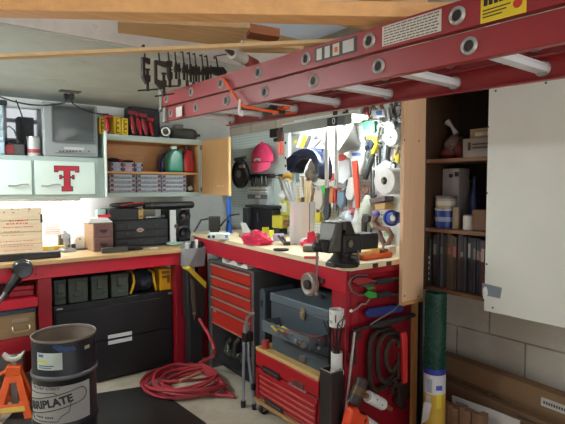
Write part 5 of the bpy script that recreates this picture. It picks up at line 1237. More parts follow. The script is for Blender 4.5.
with HX(2.44) as P:
    t = thing('tool_bracket', 'black two-pronged bracket under the pink cap', 'bracket')
    part(t, 'back_bar', MB().box(*P.r(248, 174, 269, 178), -.07, -.02), BLK, .003)
    for px in (251.5, 255, 261, 265): part(t, 'prong', MB().tube([(*P.p(px, 177), -.01), (*P.p(px+.5, 182), .0), (*P.p(px, 186.5), -.01)], .011, 8), M((40, 40, 40), .5))
    solo('steel_rod', 'thin dark rod sticking out right of the pink cap', 'rod', MB().cyl((*P.p(268, 175.5), 0), (*P.p(283, 175.3), 0), .006, seg=8).cyl((*P.p(279, 175.3), 0), (*P.p(283, 175.3), 0), .012, seg=10), M((70, 66, 62), .4, .5))
    t = thing('paper_dispenser', 'silver ribbed box with a dark band on the pegboard under the cap', 'dispenser')
    q = P.r(248.5, 186.5, 267, 205)
    part(t, 'box_body', MB().box(q[0], q[1], q[2], q[3], -.074, 0), M((196, 200, 200), .4, .2), .004)
    for y in (188.5, 191.2): v = P.p(258, y)[1]; part(t, 'rib', MB().box(q[0]-.002, q[1]+.002, v-.008, v+.006, 0, .012), M((232, 234, 230), .3, .3), .003)
    b = P.r(248, 194.5, 267.5, 199); part(t, 'dark_band', MB().box(b[0], b[1], b[2], b[3], 0, .006), M((96, 98, 104), .5)); l = P.r(256, 195.3, 261, 198); part(t, 'band_label', MB().box(l[0], l[1], l[2], l[3], .006, .0075), M((220, 220, 216), .5))
    b = P.r(249.5, 190, 267, 191); part(t, 'slot', MB().box(b[0], b[1], b[2], b[3], .0, .004), M((60, 62, 60), .5))
BT = ZT+.001
def stand(px, py, z=BT):
    s = onZ(px, py, z); d = Vector((s.x, s.y, 0)).normalized(); return Plane((s.x, s.y, 0), -d), s
# black monitor box with shelf top on the bench
with HX(2.36) as P:
    q = P.r(245, 205, 272, 228); zb_ = BT
    t = thing('desk_radio', 'black box with an overhanging lid at the back of the bench under the cap', 'box')
    part(t, 'box_body', MB().box(q[0]+.02, q[1]-.012, zb_, q[3]-.03, -.13, -.012), M((26, 26, 34), .35), .006); part(t, 'lid', MB().box(q[0], q[1]+.006, q[3]-.026, q[3], -.14, .0), M((40, 40, 44), .5), .004)
    part(t, 'side_block', MB().box(q[0]+.005, q[0]+.09, zb_, q[3]-.03, -.012, .03), M((38, 38, 44), .5), .006)
    part(t, 'handle_curve', MB().tube([(*P.p(257, 213), .0), (*P.p(258.5, 217), .012), (*P.p(258, 222), .0)], .004, 6), M((110, 110, 130), .3, .4))
P, s = stand(245.5, 232.5)
with P:
    q = P.r(240.5, 222.5, 251, 232.5)
    solo('white_card', 'white card leaning against the black box on the right bench', 'card', MB().prism([(q[0], q[3]), (q[0]+.045, q[3]-.004), (q[1], BT), (q[0]+.02, BT)], -.004, 0), M((206, 206, 202), .6))
P, s = stand(229, 232.8)
with P:
    r = abs(P.p(231.5, 200)[0]-P.p(227, 200)[0])/2; vt = P.p(229, 197)[1]; BLU = M((34, 88, 180), .3, .3, .05)
    t = thing('flashlight', 'blue metal flashlight standing upright in the bench corner', 'flashlight'); hh = vt-BT
    part(t, 'head', MB().lathe([(0, 0), (r*1.35, 0), (r*1.4, hh*.12), (r*1.2, hh*.2), (r, hh*.27)], (0, BT, 0), (0, 1, 0), 20), BLU); part(t, 'barrel', MB().cyl((0, BT+hh*.27, 0), (0, BT+hh*.96, 0), r, seg=20), BLU); part(t, 'tail_cap', MB().lathe([(r*.92, hh*.96), (r*.92, hh), (0, hh)], (0, BT, 0), (0, 1, 0), 20), M((24, 60, 130), .3, .3))
    part(t, 'switch', MB().ball((0, BT+hh*.32, r), .01, .014, .006), M((20, 40, 90), .5))
# adapters at the far left corner of the right bench
P, s = stand(213, 235)
with P:
    t = thing('power_adapter', 'black power adapter block on the right bench far corner', 'adapter')
    q = P.r(208.5, 217, 220.5, 233)
    part(t, 'adapter_body', MB().box(q[0], q[1], BT+.03, q[3], -.14, -.06), BLK, .006); part(t, 'adapter_foot', MB().box(q[0]+.01, q[1]-.01, BT, BT+.03, -.14, -.07), BLK)
    part(t, 'cord', MB().tube([(q[0], q[3]-.02, -.1), (q[0]-.06, q[3]-.03, -.1), (q[0]-.1, q[3]-.1, -.1), (q[0]-.12, BT+.02, -.09)], .008, 6), M((50, 44, 44), .5)); part(t, 'cord', MB().tube([(q[1], BT+.06, -.1), (q[1]+.03, BT+.1, -.1), (q[1]+.08, BT+.15, -.1), (q[1]+.16, BT+.16, -.1)], .008, 6), BLK)
P, s = stand(219, 240)
with P:
    t = thing('white_cartridge', 'white box with two black knobs lying on the far end of the right bench', 'box')
    q = P.r(208, 232.5, 230, 240); part(t, 'box_body', MB().box(q[0], q[1], BT, q[3]-.006, -.1, -.0), M((226, 228, 222), .4), .008)
    for px in (209, 213.5): c = P.p(px, 236); part(t, 'knob', MB().cyl((c[0], c[1]-.004, 0), (c[0], c[1]-.004, .012), .011, seg=12), M((36, 36, 40), .4))
    part(t, 'blue_mark', MB().box(*P.r(225, 235, 228, 238), 0, .001), M((120, 150, 196), .5))
# clutter between the corner and the can
def blob(nm, lb, cat, px, py, w, h, c, amp=.25, seed=0, d=None, rough=.6):
    P, s = stand(px, py)
    with P: return solo(nm, lb, cat, MB().ball((0, BT+h*1.02/(1), 0), w, h, d or w*.7, 16, amp, 14/max(w*10, .6), seed), M(c, rough))
def boxs(nm, lb, cat, x0, y0, x1, y1, c, d=.06, rough=.5, bevel=.005):
    P, s = stand((x0+x1)/2, y1)
    with P:
        q = P.r(x0, y0, x1, y1); return solo(nm, lb, cat, MB().box(q[0], q[1], BT, q[3], -d, 0), M(c, rough), bevel=bevel)
boxs('file_set', 'flat brownish tool roll on the bench in front of the white card', 'tool roll', 239, 233.5, 252, 237, (130, 96, 88), .05)
boxs('yellow_tape', 'yellow tape measure on the bench left of the metal can', 'tape measure', 262, 227.5, 269, 233, (206, 200, 40), .06)
boxs('tape_measure', 'second yellow tape measure on the bench, nearer the metal can', 'tape measure', 269, 230.5, 274, 237.5, (226, 214, 70), .05)
boxs('purple_packet', 'pale purple packet on the bench before the metal can', 'packet', 273, 234, 284, 241, (168, 160, 190), .04)
boxs('dark_holder', 'dark tool holder behind the yellow tapes on the bench', 'holder', 274, 221, 287, 231, (50, 46, 44), .06)
P, s = stand(280, 223)
with HX(2.30) as P:
    q = P.r(270.5, 216, 281, 220); t = thing('cordless_drill', 'yellow and black cordless drill lying behind the metal can', 'drill')
    zz = q[2]; part(t, 'battery', MB().box(q[0]+.0, q[0]+.1, BT, BT+.05, -.1, -.02), M((46, 42, 40), .5), .004)
    part(t, 'drill_housing', MB().box(q[0], q[1]-.01, BT+.05, P.p(276, 215.5)[1], -.09, -.01), M((200, 190, 60), .5), .012); part(t, 'chuck', MB().cyl((q[1]-.01, BT+.1, -.05), (q[1]+.07, BT+.09, -.05), .022), M((120, 84, 60), .5))
with HX(2.45) as P:
    q = P.r(278, 202, 288, 217); t = thing('spray_bottle', 'yellow pouch with a white label hanging left of the metal can', 'pouch')
    part(t, 'pouch_body', MB().box(q[0], q[1], q[2], q[3]+.02, -.05, -.01), M((206, 200, 90), .5), .008); l = P.r(278.5, 203, 285.5, 212); part(t, 'label', MB().box(l[0], l[1], l[2], l[3], -.01, -.006), M((232, 236, 232), .5)); peg(t, P, 283, 202, .065)
# rags
def rag(lb, px, py, w, h, c, seed, white=False, d=None):
    P, s = stand(px, py)
    with P:
        m = MB(); n = 40; bm = m.bm
        t_ = bmesh.new(); bmesh.ops.create_icosphere(t_, subdivisions=4, radius=1)
        t_.verts.index_update(); vs = []
        for v in t_.verts:
            a = noise.noise(Vector((v.co.x*1.7+seed, v.co.y*1.7, v.co.z*1.7))); b = noise.noise(Vector((v.co.x*4+seed, v.co.y*4, v.co.z*4)))
            k = 1+.45*a+.28*b; y = v.co.y*h*k
            prof = max(0, 1-abs(v.co.x)**1.5*.6)
            vs.append((v.co.x*w*k, BT+.002+max(0, (v.co.y+.45)*h*k*prof), v.co.z*(d or w*.6)*k))
        m._add(vs, [tuple(x.index for x in f.verts) for f in t_.faces]); t_.free()
        return solo('shop_rag', lb, 'rag', m, M(c, .9, 0, .15, 12), 'red shop rags on the right bench', smooth=50)
rag('pinkish red rag crumpled in front of the white card and tapes', 257, 244.5, .105, .062, (226, 58, 94), 3.1)
rag('red rag heaped between the metal can and the vise', 313.5, 248, .07, .06, (214, 48, 74), 8.4, d=.035)
P, s = stand(306.5, 244)
with P: solo('paper_towel_wad', 'white paper wad tucked under the red rag by the can', 'paper', MB().ball((0, BT+.022, .03), .045, .022, .03, 14, .3, 30, 2), M((236, 228, 226), .9))
# metal can with brushes
P, s = stand(302, 243)
with P:
    q = P.r(289.5, 203.5, 315, 243); r = (q[1]-q[0])/2; cu = (q[0]+q[1])/2; vt = P.p(302, 202)[1]; h = vt-BT
    AL = M((226, 230, 234), .3, .45, .03)
    t = thing('metal_canister', 'tall shiny metal canister full of handles on the right bench', 'canister')
    part(t, 'canister_wall', MB().lathe([(0, .004), (r*.97, 0), (r, .004), (r, h), (r*1.015, h+.002), (r*.96, h+.002), (r*.96, .01), (0, .01)], (cu, BT, 0), (0, 1, 0), 36), AL)
    part(t, 'seam', MB().box(cu+r*.52, cu+r*.6, BT+.004, BT+h, r*.8, r*.87), M((150, 140, 150), .4, .6))
    part(t, 'base_ring', MB().lathe([(r*1.0, 0), (r*1.02, .004), (r*1.0, .01)], (cu, BT, 0), (0, 1, 0), 36), AL)
    hs = (('pale wooden handle leaning left in the metal canister', 298, 186, .010, (206, 190, 160)), ('pale wooden stirring stick in the middle of the canister', 306, 182, .013, (232, 216, 176)), ('wide pale wooden paddle in the canister, upright', 309.5, 181, .014, (222, 200, 156)), ('brown wooden handle at the right of the canister', 314, 188, .010, (140, 102, 70)),
          ('silver rod leaning left out of the canister', 288, 181, .008, (170, 174, 178)), ('second silver rod leaning left out of the canister', 285, 183, .012, (176, 178, 176)), ('yellow-tipped brush handle low in the canister', 299, 198, .014, (206, 170, 50)), ('dark-tipped handle low in the canister', 303, 197, .011, (70, 56, 44)))
    for i, (lb, px, py, rr, c) in enumerate(hs):
        e = P.p(px, py); rx_ = cu+max(-.72*r, min(.72*r, (e[0]-cu)*.85)); b0 = rx_+(rx_-e[0])*(vt-BT)/max(e[1]-vt, .02); b0 = max(cu-.6*r, min(cu+.6*r, b0)); wz = (.0, -.028, .01, -.01, .018, -.022, .034, .042)[i]
        solo('stirring_stick', lb, 'stick', MB().cyl((b0, BT+.02, wz), (e[0], e[1], wz), rr*.9, rr, seg=10), M(c, .5))
# welding helmet and cone hung before the white pegboard
with HX(2.33) as P:
    pp = lambda *k: [P.p(*x) for x in k]
    HB = M((24, 29, 46), .18, .1, .08)
    t = thing('welding_helmet', 'glossy dark blue face shield hanging beside the grey struts', 'helmet')
    def shell():
        o = pp((291, 164), (292, 158), (298, 152), (306, 148.5), (314, 147.5), (320, 150), (324, 156), (326.5, 166), (326.5, 176), (324.5, 180), (322.5, 178), (321.8, 168), (317.5, 160), (311, 156.5), (304, 159), (300, 166), (298, 173), (294, 174), (291.5, 170))
        c = (sum(a for a, b in o)/len(o), sum(b for a, b in o)/len(o)); m = MB(); n = len(o); vs = []
        for k, (s, w) in enumerate(((1, -.06), (1.0, .0), (.93, .035), (.8, .055))):
            pc = P.p(308, 158); 
            for a, b in o:
                cx, cy = c[0]*.5+a*.5, c[1]*.5+b*.5
                vs.append((cx+(a-cx)*(2*s-1) if 0 else a+(c[0]-a)*(1-s)*.5, b+(pc[1]-b)*(1-s)*.5, w))
        fs = [tuple(range(n-1, -1, -1)), tuple(range(3*n, 4*n))]
        for j in range(3): fs += [(j*n+i, j*n+(i+1) % n, (j+1)*n+(i+1) % n, (j+1)*n+i) for i in range(n)]
        return m._add(vs, fs)
    part(t, 'helmet_shell', shell(), HB, .004, smooth=60)
    part(t, 'front_visor', MB().prism(pp((292, 159), (299, 154), (304, 155), (300, 163), (297, 170), (293, 171)), .03, .062), M((24, 30, 50), .08, .2), .006)
    part(t, 'headband', MB().tube([(*P.p(x, y), w) for x, y, w in ((309, 149, -.03), (312, 143, -.06), (316, 139, -.06), (319, 142, -.05), (320, 149, -.03))], .009, 8), M((52, 48, 48), .5))
    part(t, 'knob', MB().cyl((*P.p(312, 137), -.05), (*P.p(312, 137), -.01), .02, seg=14), M((46, 44, 46), .5), .003); part(t, 'knob', MB().cyl((*P.p(319, 143), -.05), (*P.p(319, 143), -.02), .014, seg=14), M((60, 58, 58), .5), .003)
    part(t, 'hanger_hook', MB().tube([(*P.p(315, 146), -.185), (*P.p(315, 146), -.05)], .004, 6), M((150, 150, 146), .4, .6))
with HX(2.44) as P:
    t = thing('metal_scoop', 'silver metal cone scoop hanging inside the dark face shield', 'scoop')
    a = Vector((*P.p(317, 171), .02)); c = P.p(316, 171); n = 24; vs = []; ru = abs(P.p(321.5, 171)[0]-P.p(310.5, 171)[0])/2; rv = abs(P.p(316, 160)[1]-P.p(316, 182)[1])/2
    m = MB()
    rot = Matrix.Rotation(.22, 3, 'Z')
    for k, (s, w) in enumerate(((1.08, .022), (1.0, .03), (.96, .022), (.25, -.05))):
        for i in range(n): e = rot @ Vector((ru*s*math.cos(2*PI*i/n), rv*s*math.sin(2*PI*i/n), 0)); vs.append((c[0]+e.x-(.05 if k == 3 else 0), c[1]+e.y, w))
    fs = [tuple(range(3*n, 4*n))]
    for j in range(3): fs += [(j*n+i, j*n+(i+1) % n, (j+1)*n+(i+1) % n, (j+1)*n+i) for i in range(n)]
    part(t, 'cone', m._add(vs, fs), M((206, 202, 192), .25, .7), smooth=50)
    part(t, 'handle', MB().tube([(*P.p(311, 172), -.0), (*P.p(306, 171), -.02), (*P.p(303, 174), -.04), (*P.p(303, 180), -.06)], .022, 10, taper=[1, 1, .8, .5]), M((150, 130, 118), .4, .4)); part(t, 'red_tip', MB().ball((*P.p(306.5, 179.5), -.02), .022, .016, .016), M((150, 36, 44), .5))
    peg(t, P, 310, 166, .075)
# pliers, holsters and levels left of the shield
with HX(2.46) as P:
    t = thing('tool_holster', 'black flat holster bar below the shop light left end', 'holster'); part(t, 'upper_bar', MB().box(*P.r(267.5, 127.5, 287, 136), -.05, -.02), BLK, .003); part(t, 'lower_bar', MB().box(*P.r(271, 137.5, 281, 141), -.05, -.025), BLK, .003)
    t = thing('pliers', 'orange-handled pliers hanging under the shop light left end', 'pliers'); pp = lambda *k: [P.p(*x) for x in k]
    part(t, 'jaws', MB().prism(pp((277, 131), (281, 129), (284, 133), (283, 141), (279, 142), (278, 137)), -.01, .012), M((92, 64, 56), .5, .4), .003)
    for dx in (0, 2.6): part(t, 'handle', MB().tube([(*P.p(280.2+dx*.3, 141), 0), (*P.p(279.8+dx, 147), .004), (*P.p(280+dx, 155), 0)], .011, 8), M((224, 88, 68), .5))
    peg(t, P, 281, 130, .055)
    t = thing('spirit_level', 'silver spirit level hanging upright left of the face shield', 'level'); q = P.r(284.5, 129, 289.5, 176)
    part(t, 'level_body', MB().box(q[0], q[1], P.p(287, 182)[1], q[3], -.02, .01), M((220, 224, 222), .35, .4), .003)
    for y in (143, 158, 166): c = P.p(286.5, y); part(t, 'vial_window', MB().cyl((c[0], c[1], .01), (c[0], c[1], .012), .012, seg=14), M((40, 40, 42), .4))
    peg(t, P, 287, 131, .055)
    t = thing('black_scraper', 'black narrow scraper hanging beside the silver level', 'scraper'); part(t, 'blade', MB().prism(pp((284, 135), (288, 134), (288, 142), (286, 148), (284, 146)), -.015, -.005), M((36, 44, 44), .5))
    t = thing('trowel_set', 'grey flat trowel plate hanging right of the silver level', 'trowel'); part(t, 'plate', MB().prism(pp((289, 134), (297, 134), (298, 141), (296, 152), (290, 155)), -.03, -.022), M((160, 160, 156), .35, .5)); part(t, 'yellow_mark', MB().box(*P.r(292, 140, 295, 143), -.022, -.02), M((220, 196, 60), .5)); peg(t, P, 293, 135, .055)
    for i, (x, c, lb) in enumerate(((300, (196, 196, 192), 'pale-handled chisel in the slanted row over the face shield'), (304, (230, 206, 40), 'yellow-handled chisel in the slanted row over the face shield'), (308.5, (60, 56, 56), 'black-handled chisel in the slanted row over the face shield'))):
        t = thing('chisel', lb, 'chisel', 'slanted chisels over the face shield'); part(t, 'handle', MB().tube([(*P.p(x+1.5, 136), 0), (*P.p(x-.5, 142), 0), (*P.p(x-2.6, 147), 0)], .014, 8), M(c, .4)); part(t, 'blade', MB().box(P.p(x-4.4, 150)[0], P.p(x-2.6, 150)[0]+.006, P.p(x-3, 152)[1], P.p(x-3, 146)[1], -.004, .004), M((176, 176, 174), .3, .7)); peg(t, P, x, 139, .055)
    # scrapers and bars below the level
    t = thing('brass_nozzle', 'brass spray nozzle hanging under the silver level', 'nozzle'); part(t, 'brass_body', MB().tube([(*P.p(283, 178), 0), (*P.p(288, 175), .01), (*P.p(292, 176), 0)], .026, 10, taper=[.8, 1, .7]), M((206, 166, 84), .3, .6)); part(t, 'tip', MB().tube([(*P.p(288, 175), .0), (*P.p(290, 183), 0)], .014, 8), M((190, 150, 90), .3, .5)); peg(t, P, 287, 174, .06)
    for i, (x0, y0, x1, y1, r, c, lb) in enumerate(((283, 180, 290, 202, .012, (186, 188, 186), 'silver bar slanting below the brass nozzle'), (279, 178, 282, 190, .011, (150, 136, 126), 'brown slanted punch left of the brass nozzle'), (295, 163, 297, 182, .016, (96, 112, 116), 'dark teal tool handle left of the silver cone'), (301, 176, 303, 196, .010, (176, 156, 130), 'tan stick hanging under the silver cone'))):
        t = thing('hand_punch', lb, 'tool'); part(t, 'punch_rod', MB().cyl((*P.p(x0, y0), -.005*i), (*P.p(x1, y1), -.005*i), r, seg=10), M(c, .4, .2)); peg(t, P, x0, y0+.6, .055)
    q = P.r(276.5, 191, 285, 200); solo('white_packet', 'crumpled white packet hanging under the brass nozzle', 'packet', MB().ball(((q[0]+q[1])/2, (q[2]+q[3])/2, -.02), (q[1]-q[0])/2, (q[3]-q[2])/2, .03, 14, .35, 30, 4), M((226, 230, 232), .5))

# ------------------------------------------------------------------ right half of the white pegboard
with HX(2.44) as P:
    pp = lambda *k: [P.p(*x) for x in k]
    def hang(nm, lb, cat, pts, w0, w1, c, bevel=.003, pk=None, **kw):
        t = thing(nm, lb, cat); part(t, 'body', MB().prism(pp(*pts), w0, w1), M(c, kw.get('rough', .5), kw.get('metal', 0)), bevel)
        if pk: peg(t, P, pk[0], pk[1], .075)
        return t
    # c clamp on the light
    t = thing('c_clamp', 'dark brown clamp hanging over the shop light right of the zero plate', 'clamp')
    part(t, 'clamp_frame', MB().tube([(*P.p(x, y), .077) for x, y in ((343, 112), (343, 118), (346, 122.5), (351, 123), (354.5, 119), (352, 114))], .017, 8), M((70, 44, 34), .5, .3)); part(t, 'screw', MB().cyl((*P.p(354, 109), .077), (*P.p(358.5, 124), .077), .009, seg=8), M((58, 40, 34), .5, .3)); part(t, 'pad', MB().cyl((*P.p(351.5, 114), .077), (*P.p(349, 115), .077), .02), M((220, 220, 214), .4)); peg(t, P, 343, 112, .105)
    # big grey funnel
with HX(2.42) as P:
    t = thing('funnel', 'large grey plastic funnel hung tilted near the zero plate', 'funnel')
    mouth = Vector((*P.p(346.5, 138), .07)); tip = Vector((*P.p(362.5, 142), -.06))
    A, Bp = Vector((*P.p(337, 154), .05)), Vector((*P.p(357, 119), .05)); c = (A+Bp)/2; ax = (A-Bp).normalized(); hw = (A-Bp).length/2
    nrm = Vector((.467, -.40, -.784)); nrm = (nrm-ax*nrm.dot(ax)).normalized(); s2 = ax.cross(nrm).normalized()
    n = 32; vs = []
    for k, (rr, dd) in enumerate(((.98, .004), (1.06, .0), (1.06, .012), (1.0, .014), (.56, .08), (.2, .115), (.13, .14))):
        for i in range(n): a = 2*PI*i/n; vs.append(c+(ax*math.cos(a)*hw+s2*math.sin(a)*hw*.95)*rr+nrm*dd)
    fs = [(j*n+i, j*n+(i+1) % n, (j+1)*n+(i+1) % n, (j+1)*n+i) for j in range(6) for i in range(n)]
    part(t, 'cone', MB()._add(vs, fs), M((160, 160, 155), .4, 0, .05), smooth=50)
    part(t, 'hook', MB().tube([Bp+Vector((0, -.01, 0)), Vector((*P.p(357, 116), 0)), Vector((*P.p(357, 116), -.09))], .004, 6), M((60, 50, 46), .5, .4))
with HX(2.45) as P:
    pp = lambda *k: [P.p(*x) for x in k]
    def hang(nm, lb, cat, pts, w0, w1, c, bevel=.003, pk=None, rough=.5, metal=0, group=None):
        t = thing(nm, lb, cat, group); part(t, 'body', MB().prism(pp(*pts), w0, w1), M(c, rough, metal), bevel)
        if pk: peg(t, P, pk[0], pk[1], .065)
        return t
    t = hang('blister_pack', 'green and white blister pack near the top of the white pegboard', 'pack', ((363, 121), (375, 120), (376, 133), (364, 134)), -.02, .01, (52, 130, 92), pk=(369, 121)); part(t, 'white_strip', MB().prism(pp((363, 131), (375, 130), (372, 135), (364, 136)), .01, .014), M((226, 228, 230), .5)); part(t, 'blue_strip', MB().prism(pp((363.5, 133), (371, 132.5), (369, 134.5), (364, 135)), .014, .016), M((60, 80, 160), .5)); part(t, 'dark_mark', MB().prism(pp((371, 122), (374, 122), (374, 128), (371.5, 128)), .01, .013), M((28, 70, 60), .5))
    t = hang('blister_pack', 'blue-lettered white pack at the very top of the white pegboard', 'pack', ((372, 111), (384, 109), (386, 117), (374, 119)), -.02, .01, (222, 222, 226), pk=(379, 111)); part(t, 'blue_mark', MB().prism(pp((377, 111.5), (383, 110.5), (383, 115), (378, 115.5)), .01, .013), M((60, 92, 170), .5))
    hang('paper_tag', 'crumpled white bag left of the green blister pack', 'bag', ((355, 111), (361, 109), (364, 114), (362, 122), (356, 119)), -.02, .02, (232, 230, 226), pk=(359, 111))
    t = thing('adjustable_pliers', 'yellow-jawed pliers with dark grips hanging slanted', 'pliers')
    part(t, 'yellow_jaw', MB().prism(pp((372, 136), (378, 136), (379, 144), (375.5, 153), (372, 156), (372, 152), (375.5, 144), (373, 140), (367, 139), (368, 136)), -.01, .014), M((226, 200, 44), .45), .004)
    part(t, 'grip', MB().tube([(*P.p(374, 154), .004), (*P.p(372, 161), .006), (*P.p(368, 171), .006), (*P.p(365.5, 179), .004)], .018, 10, taper=[.7, 1, 1.1, .9]), M((66, 66, 64), .6)); part(t, 'dark_jaw', MB().prism(pp((369, 140), (374, 140), (373, 147), (370, 149)), -.012, .008), M((30, 36, 56), .5), .003); peg(t, P, 375, 138, .065)
    # round white tape disc
    t = thing('tape_roll', 'white round tape disc hanging at the upper right of the pegboard', 'tape'); c = P.p(392, 137.5); r = abs(P.p(398, 137)[0]-P.p(386.5, 137)[0])/2; rv = abs(P.p(392, 129)[1]-P.p(392, 146)[1])/2
    part(t, 'disc', MB().lathe([(r*.16, -.012), (rv, -.012), (rv, .012), (r*.16, .012)], (c[0], c[1], 0), (0, 0, 1), 32), M((232, 232, 228), .4)); part(t, 'core', MB().cyl((c[0], c[1], -.012), (c[0], c[1], .008), r*.18), M((40, 40, 42), .6)); peg(t, P, 392, 137, .07)
    hang('clear_pouch', 'clear grey pouch hanging above the white tape disc', 'pouch', ((386, 122), (394, 121), (396, 128), (392, 131), (387, 130)), -.02, .01, (176, 180, 180), pk=(390, 122))
    # masking tape / paper roll at right
    t = thing('paper_roll', 'large white paper roll at the right edge of the pegboard', 'paper roll'); c = P.p(392, 181); rv = abs(P.p(392, 168)[1]-P.p(392, 194)[1])/2
    part(t, 'roll', MB().lathe([(rv*.3, .01), (rv, .01), (rv, .15), (rv*.3, .15), (rv*.3, .01)], (c[0]+.02, c[1], -.05), (0, 0, 1), 32), M((230, 230, 228), .7)); part(t, 'core_hole', MB().cyl((c[0]+.02, c[1], -.02), (c[0]+.02, c[1], .085), rv*.3), M((36, 34, 34), .8))
    part(t, 'loose_end', MB().prism(pp((379, 169), (392, 160), (398, 163), (396, 170), (386, 175)), .06, .063), M((236, 236, 232), .7)); part(t, 'holder', MB().cyl((c[0]+.02, c[1], -.065), (c[0]+.02, c[1], .11), .006), M((150, 150, 146), .4, .6))
    # hanging packages
    t = hang('parts_bag', 'white bagged part with a red oval header left of the red strip', 'bag', ((337, 160), (350, 158), (351, 175), (348, 186), (341, 188), (335, 184), (337, 172)), -.02, .02, (226, 228, 230), .01, (343, 159)); c = P.p(343, 157.5); part(t, 'red_header', MB().prism([(c[0]+.06*math.cos(a), c[1]+.026*math.sin(a)) for a in [2*PI*i/18 for i in range(18)]], .02, .024), M((226, 96, 84), .5)); part(t, 'metal_part', MB().prism(pp((337, 181), (346, 184), (350, 179), (349, 186), (340, 187.5)), .02, .034), M((110, 112, 116), .4, .5), .004)
    t = hang('parts_bag', 'white pack with blue lettering above the red strip', 'bag', ((351, 151), (364, 151), (365, 160), (362, 175), (353, 176)), -.015, .015, (236, 238, 240), .008, (357, 152)); part(t, 'blue_print', MB().prism(pp((353, 153), (362, 152.5), (363, 156), (354, 156)), .015, .017), M((90, 116, 180), .5))
    t = hang('red_strip', 'long orange-red strip hanging down the middle of the white pegboard', 'strip', ((356, 161.5), (361, 160.5), (362, 176), (363.5, 198), (363, 208), (360.5, 208), (358, 186)), .03, .045, (222, 84, 58), .003, (358.5, 163))
    hang('white_tool', 'white angled plastic tool below the blue-lettered pack', 'tool', ((350, 178), (356, 176), (357, 188), (354, 200), (349, 200), (347, 195)), -.0, .02, (232, 232, 230), .006, (353, 178))
    hang('red_clip', 'small red clip left of the white bagged part', 'clip', ((330.5, 174), (336, 173), (336, 180), (331, 181)), -.01, .015, (214, 74, 76), .003, (333, 175))
    t = hang('utility_knife', 'orange and grey utility knife hanging below the red clip', 'knife', ((331, 187), (335, 188), (334, 203), (330.5, 203)), -.005, .016, (196, 112, 60), .004, (333, 188)); part(t, 'blade', MB().prism(pp((331, 203), (334, 203), (333.5, 210), (331.5, 208)), .0, .006), M((160, 160, 160), .3, .7))
    hang('short_lever', 'short red lever beside the utility knife', 'lever', ((335, 186), (341, 185.5), (341, 189), (336.5, 190), (336.5, 203), (334.8, 203)), -.01, .012, (190, 60, 56), .003, (338, 187))
    hang('blue_tool', 'blue-grey tool hanging right of the short red lever', 'tool', ((338, 192), (345, 190), (345, 203), (341, 208), (338, 204)), -.012, .012, (126, 158, 184), .005, (342, 192))
    t = thing('scissors', 'scissors with red handles hanging above the vise', 'scissors'); part(t, 'handle', MB().tube([(*P.p(352+3.2*math.cos(a), 211+3*math.sin(a)), .0) for a in [2*PI*i/14 for i in range(14)]], .008, 6, True).tube([(*P.p(357+2.8*math.cos(a), 212+3*math.sin(a)), .0) for a in [2*PI*i/14 for i in range(14)]], .008, 6, True), M((214, 44, 52), .45)); part(t, 'blades', MB().prism(pp((353, 208), (357, 208), (356, 197), (354, 192), (353, 198)), -.004, .006), M((120, 116, 118), .3, .6), .002); peg(t, P, 354.5, 209, .065)
    hang('green_clip', 'bright green clip right of the face shield', 'clip', ((321.5, 186), (327, 184.5), (328, 190), (325.5, 196), (323, 192)), -.01, .012, (70, 200, 90), .004, (325, 187))
    hang('black_snips', 'black-handled snips hanging left of the utility knife', 'snips', ((326, 188), (330, 188), (331, 201), (329.5, 217), (325, 222), (324, 212), (326, 202)), -.012, .014, (42, 46, 52), .005, (328, 190))
    hang('white_pack', 'small white pack with a red mark left of the black snips', 'pack', ((315, 189), (323, 189), (323.5, 204), (320, 210), (315.5, 208)), -.012, .008, (220, 214, 206), .004, (319, 190))
    # hooks and bent wires
    for i, (x, y0, y1, lb) in enumerate(((371, 160, 200, 'long thin steel rod, first of the three beside the yellow pliers'), (374, 158, 197, 'long thin steel rod, second of the three beside the yellow pliers'), (377, 156, 192, 'long thin steel rod, third of the three beside the yellow pliers'))):
        t = thing('steel_rod', lb, 'rod'); part(t, 'rod', MB().tube([(*P.p(x, y0), .0), (*P.p(x, y1-3), .0), (*P.p(x+1.2, y1), .0), (*P.p(x+2.6, y1-2), .0)], .006, 6), M((84, 82, 80), .4, .5)); peg(t, P, x, y0+1, .065)
    hang('pry_tool', 'grey flat pry bar behind the yellow-jawed pliers', 'bar', ((384, 143), (387, 143), (386, 160), (383.5, 166), (382, 165)), -.01, .005, (150, 156, 164), .003, (385.5, 144), metal=.4)
    hang('wooden_stick', 'tan wooden stick slanting above the paper roll', 'stick', ((395, 148), (398, 147), (394, 160), (391, 161)), -.02, 0, (200, 170, 110), .003, (396, 149))
    hang('yellow_tag', 'yellow tag at the right edge above the paper roll', 'tag', ((395, 155), (399.5, 154), (399.5, 163), (396, 163)), -.01, .005, (226, 206, 56), .002, (397, 156))
    t = hang('tool_shelf', 'small brown metal shelf bracket under the steel rods', 'shelf', ((372, 199), (388, 196), (388, 201), (373, 203.5)), -.06, .03, (110, 88, 92), .003, (380, 201))
    hang('putty_tin', 'flat tan putty tin lying on the brown shelf bracket', 'tin', ((377, 204), (388, 203), (388, 209), (378, 210)), -.06, .03, (190, 152, 96), .006, (383, 206))
    # plastic bags
    for i, (x, y, w, h, c, lb) in enumerate(((366, 214, 6.5, 18, (216, 222, 206), 'crumpled clear plastic bag hanging left of the brown strap'), (347, 222, 6, 12, (206, 220, 232), 'crumpled bluish plastic bag above the vise'), (358, 224, 5, 14, (226, 230, 232), 'crumpled white plastic bag right of the red scissors'))):
        q = P.r(x-w, y-h, x+w, y+h); solo('plastic_bag', lb, 'bag', MB().ball(((q[0]+q[1])/2, (q[2]+q[3])/2, -.01), (q[1]-q[0])/2, (q[3]-q[2])/2, .045, 20, .4, 22, i*3), M(c, .25, 0, .12, 20), 'plastic bags above the vise')
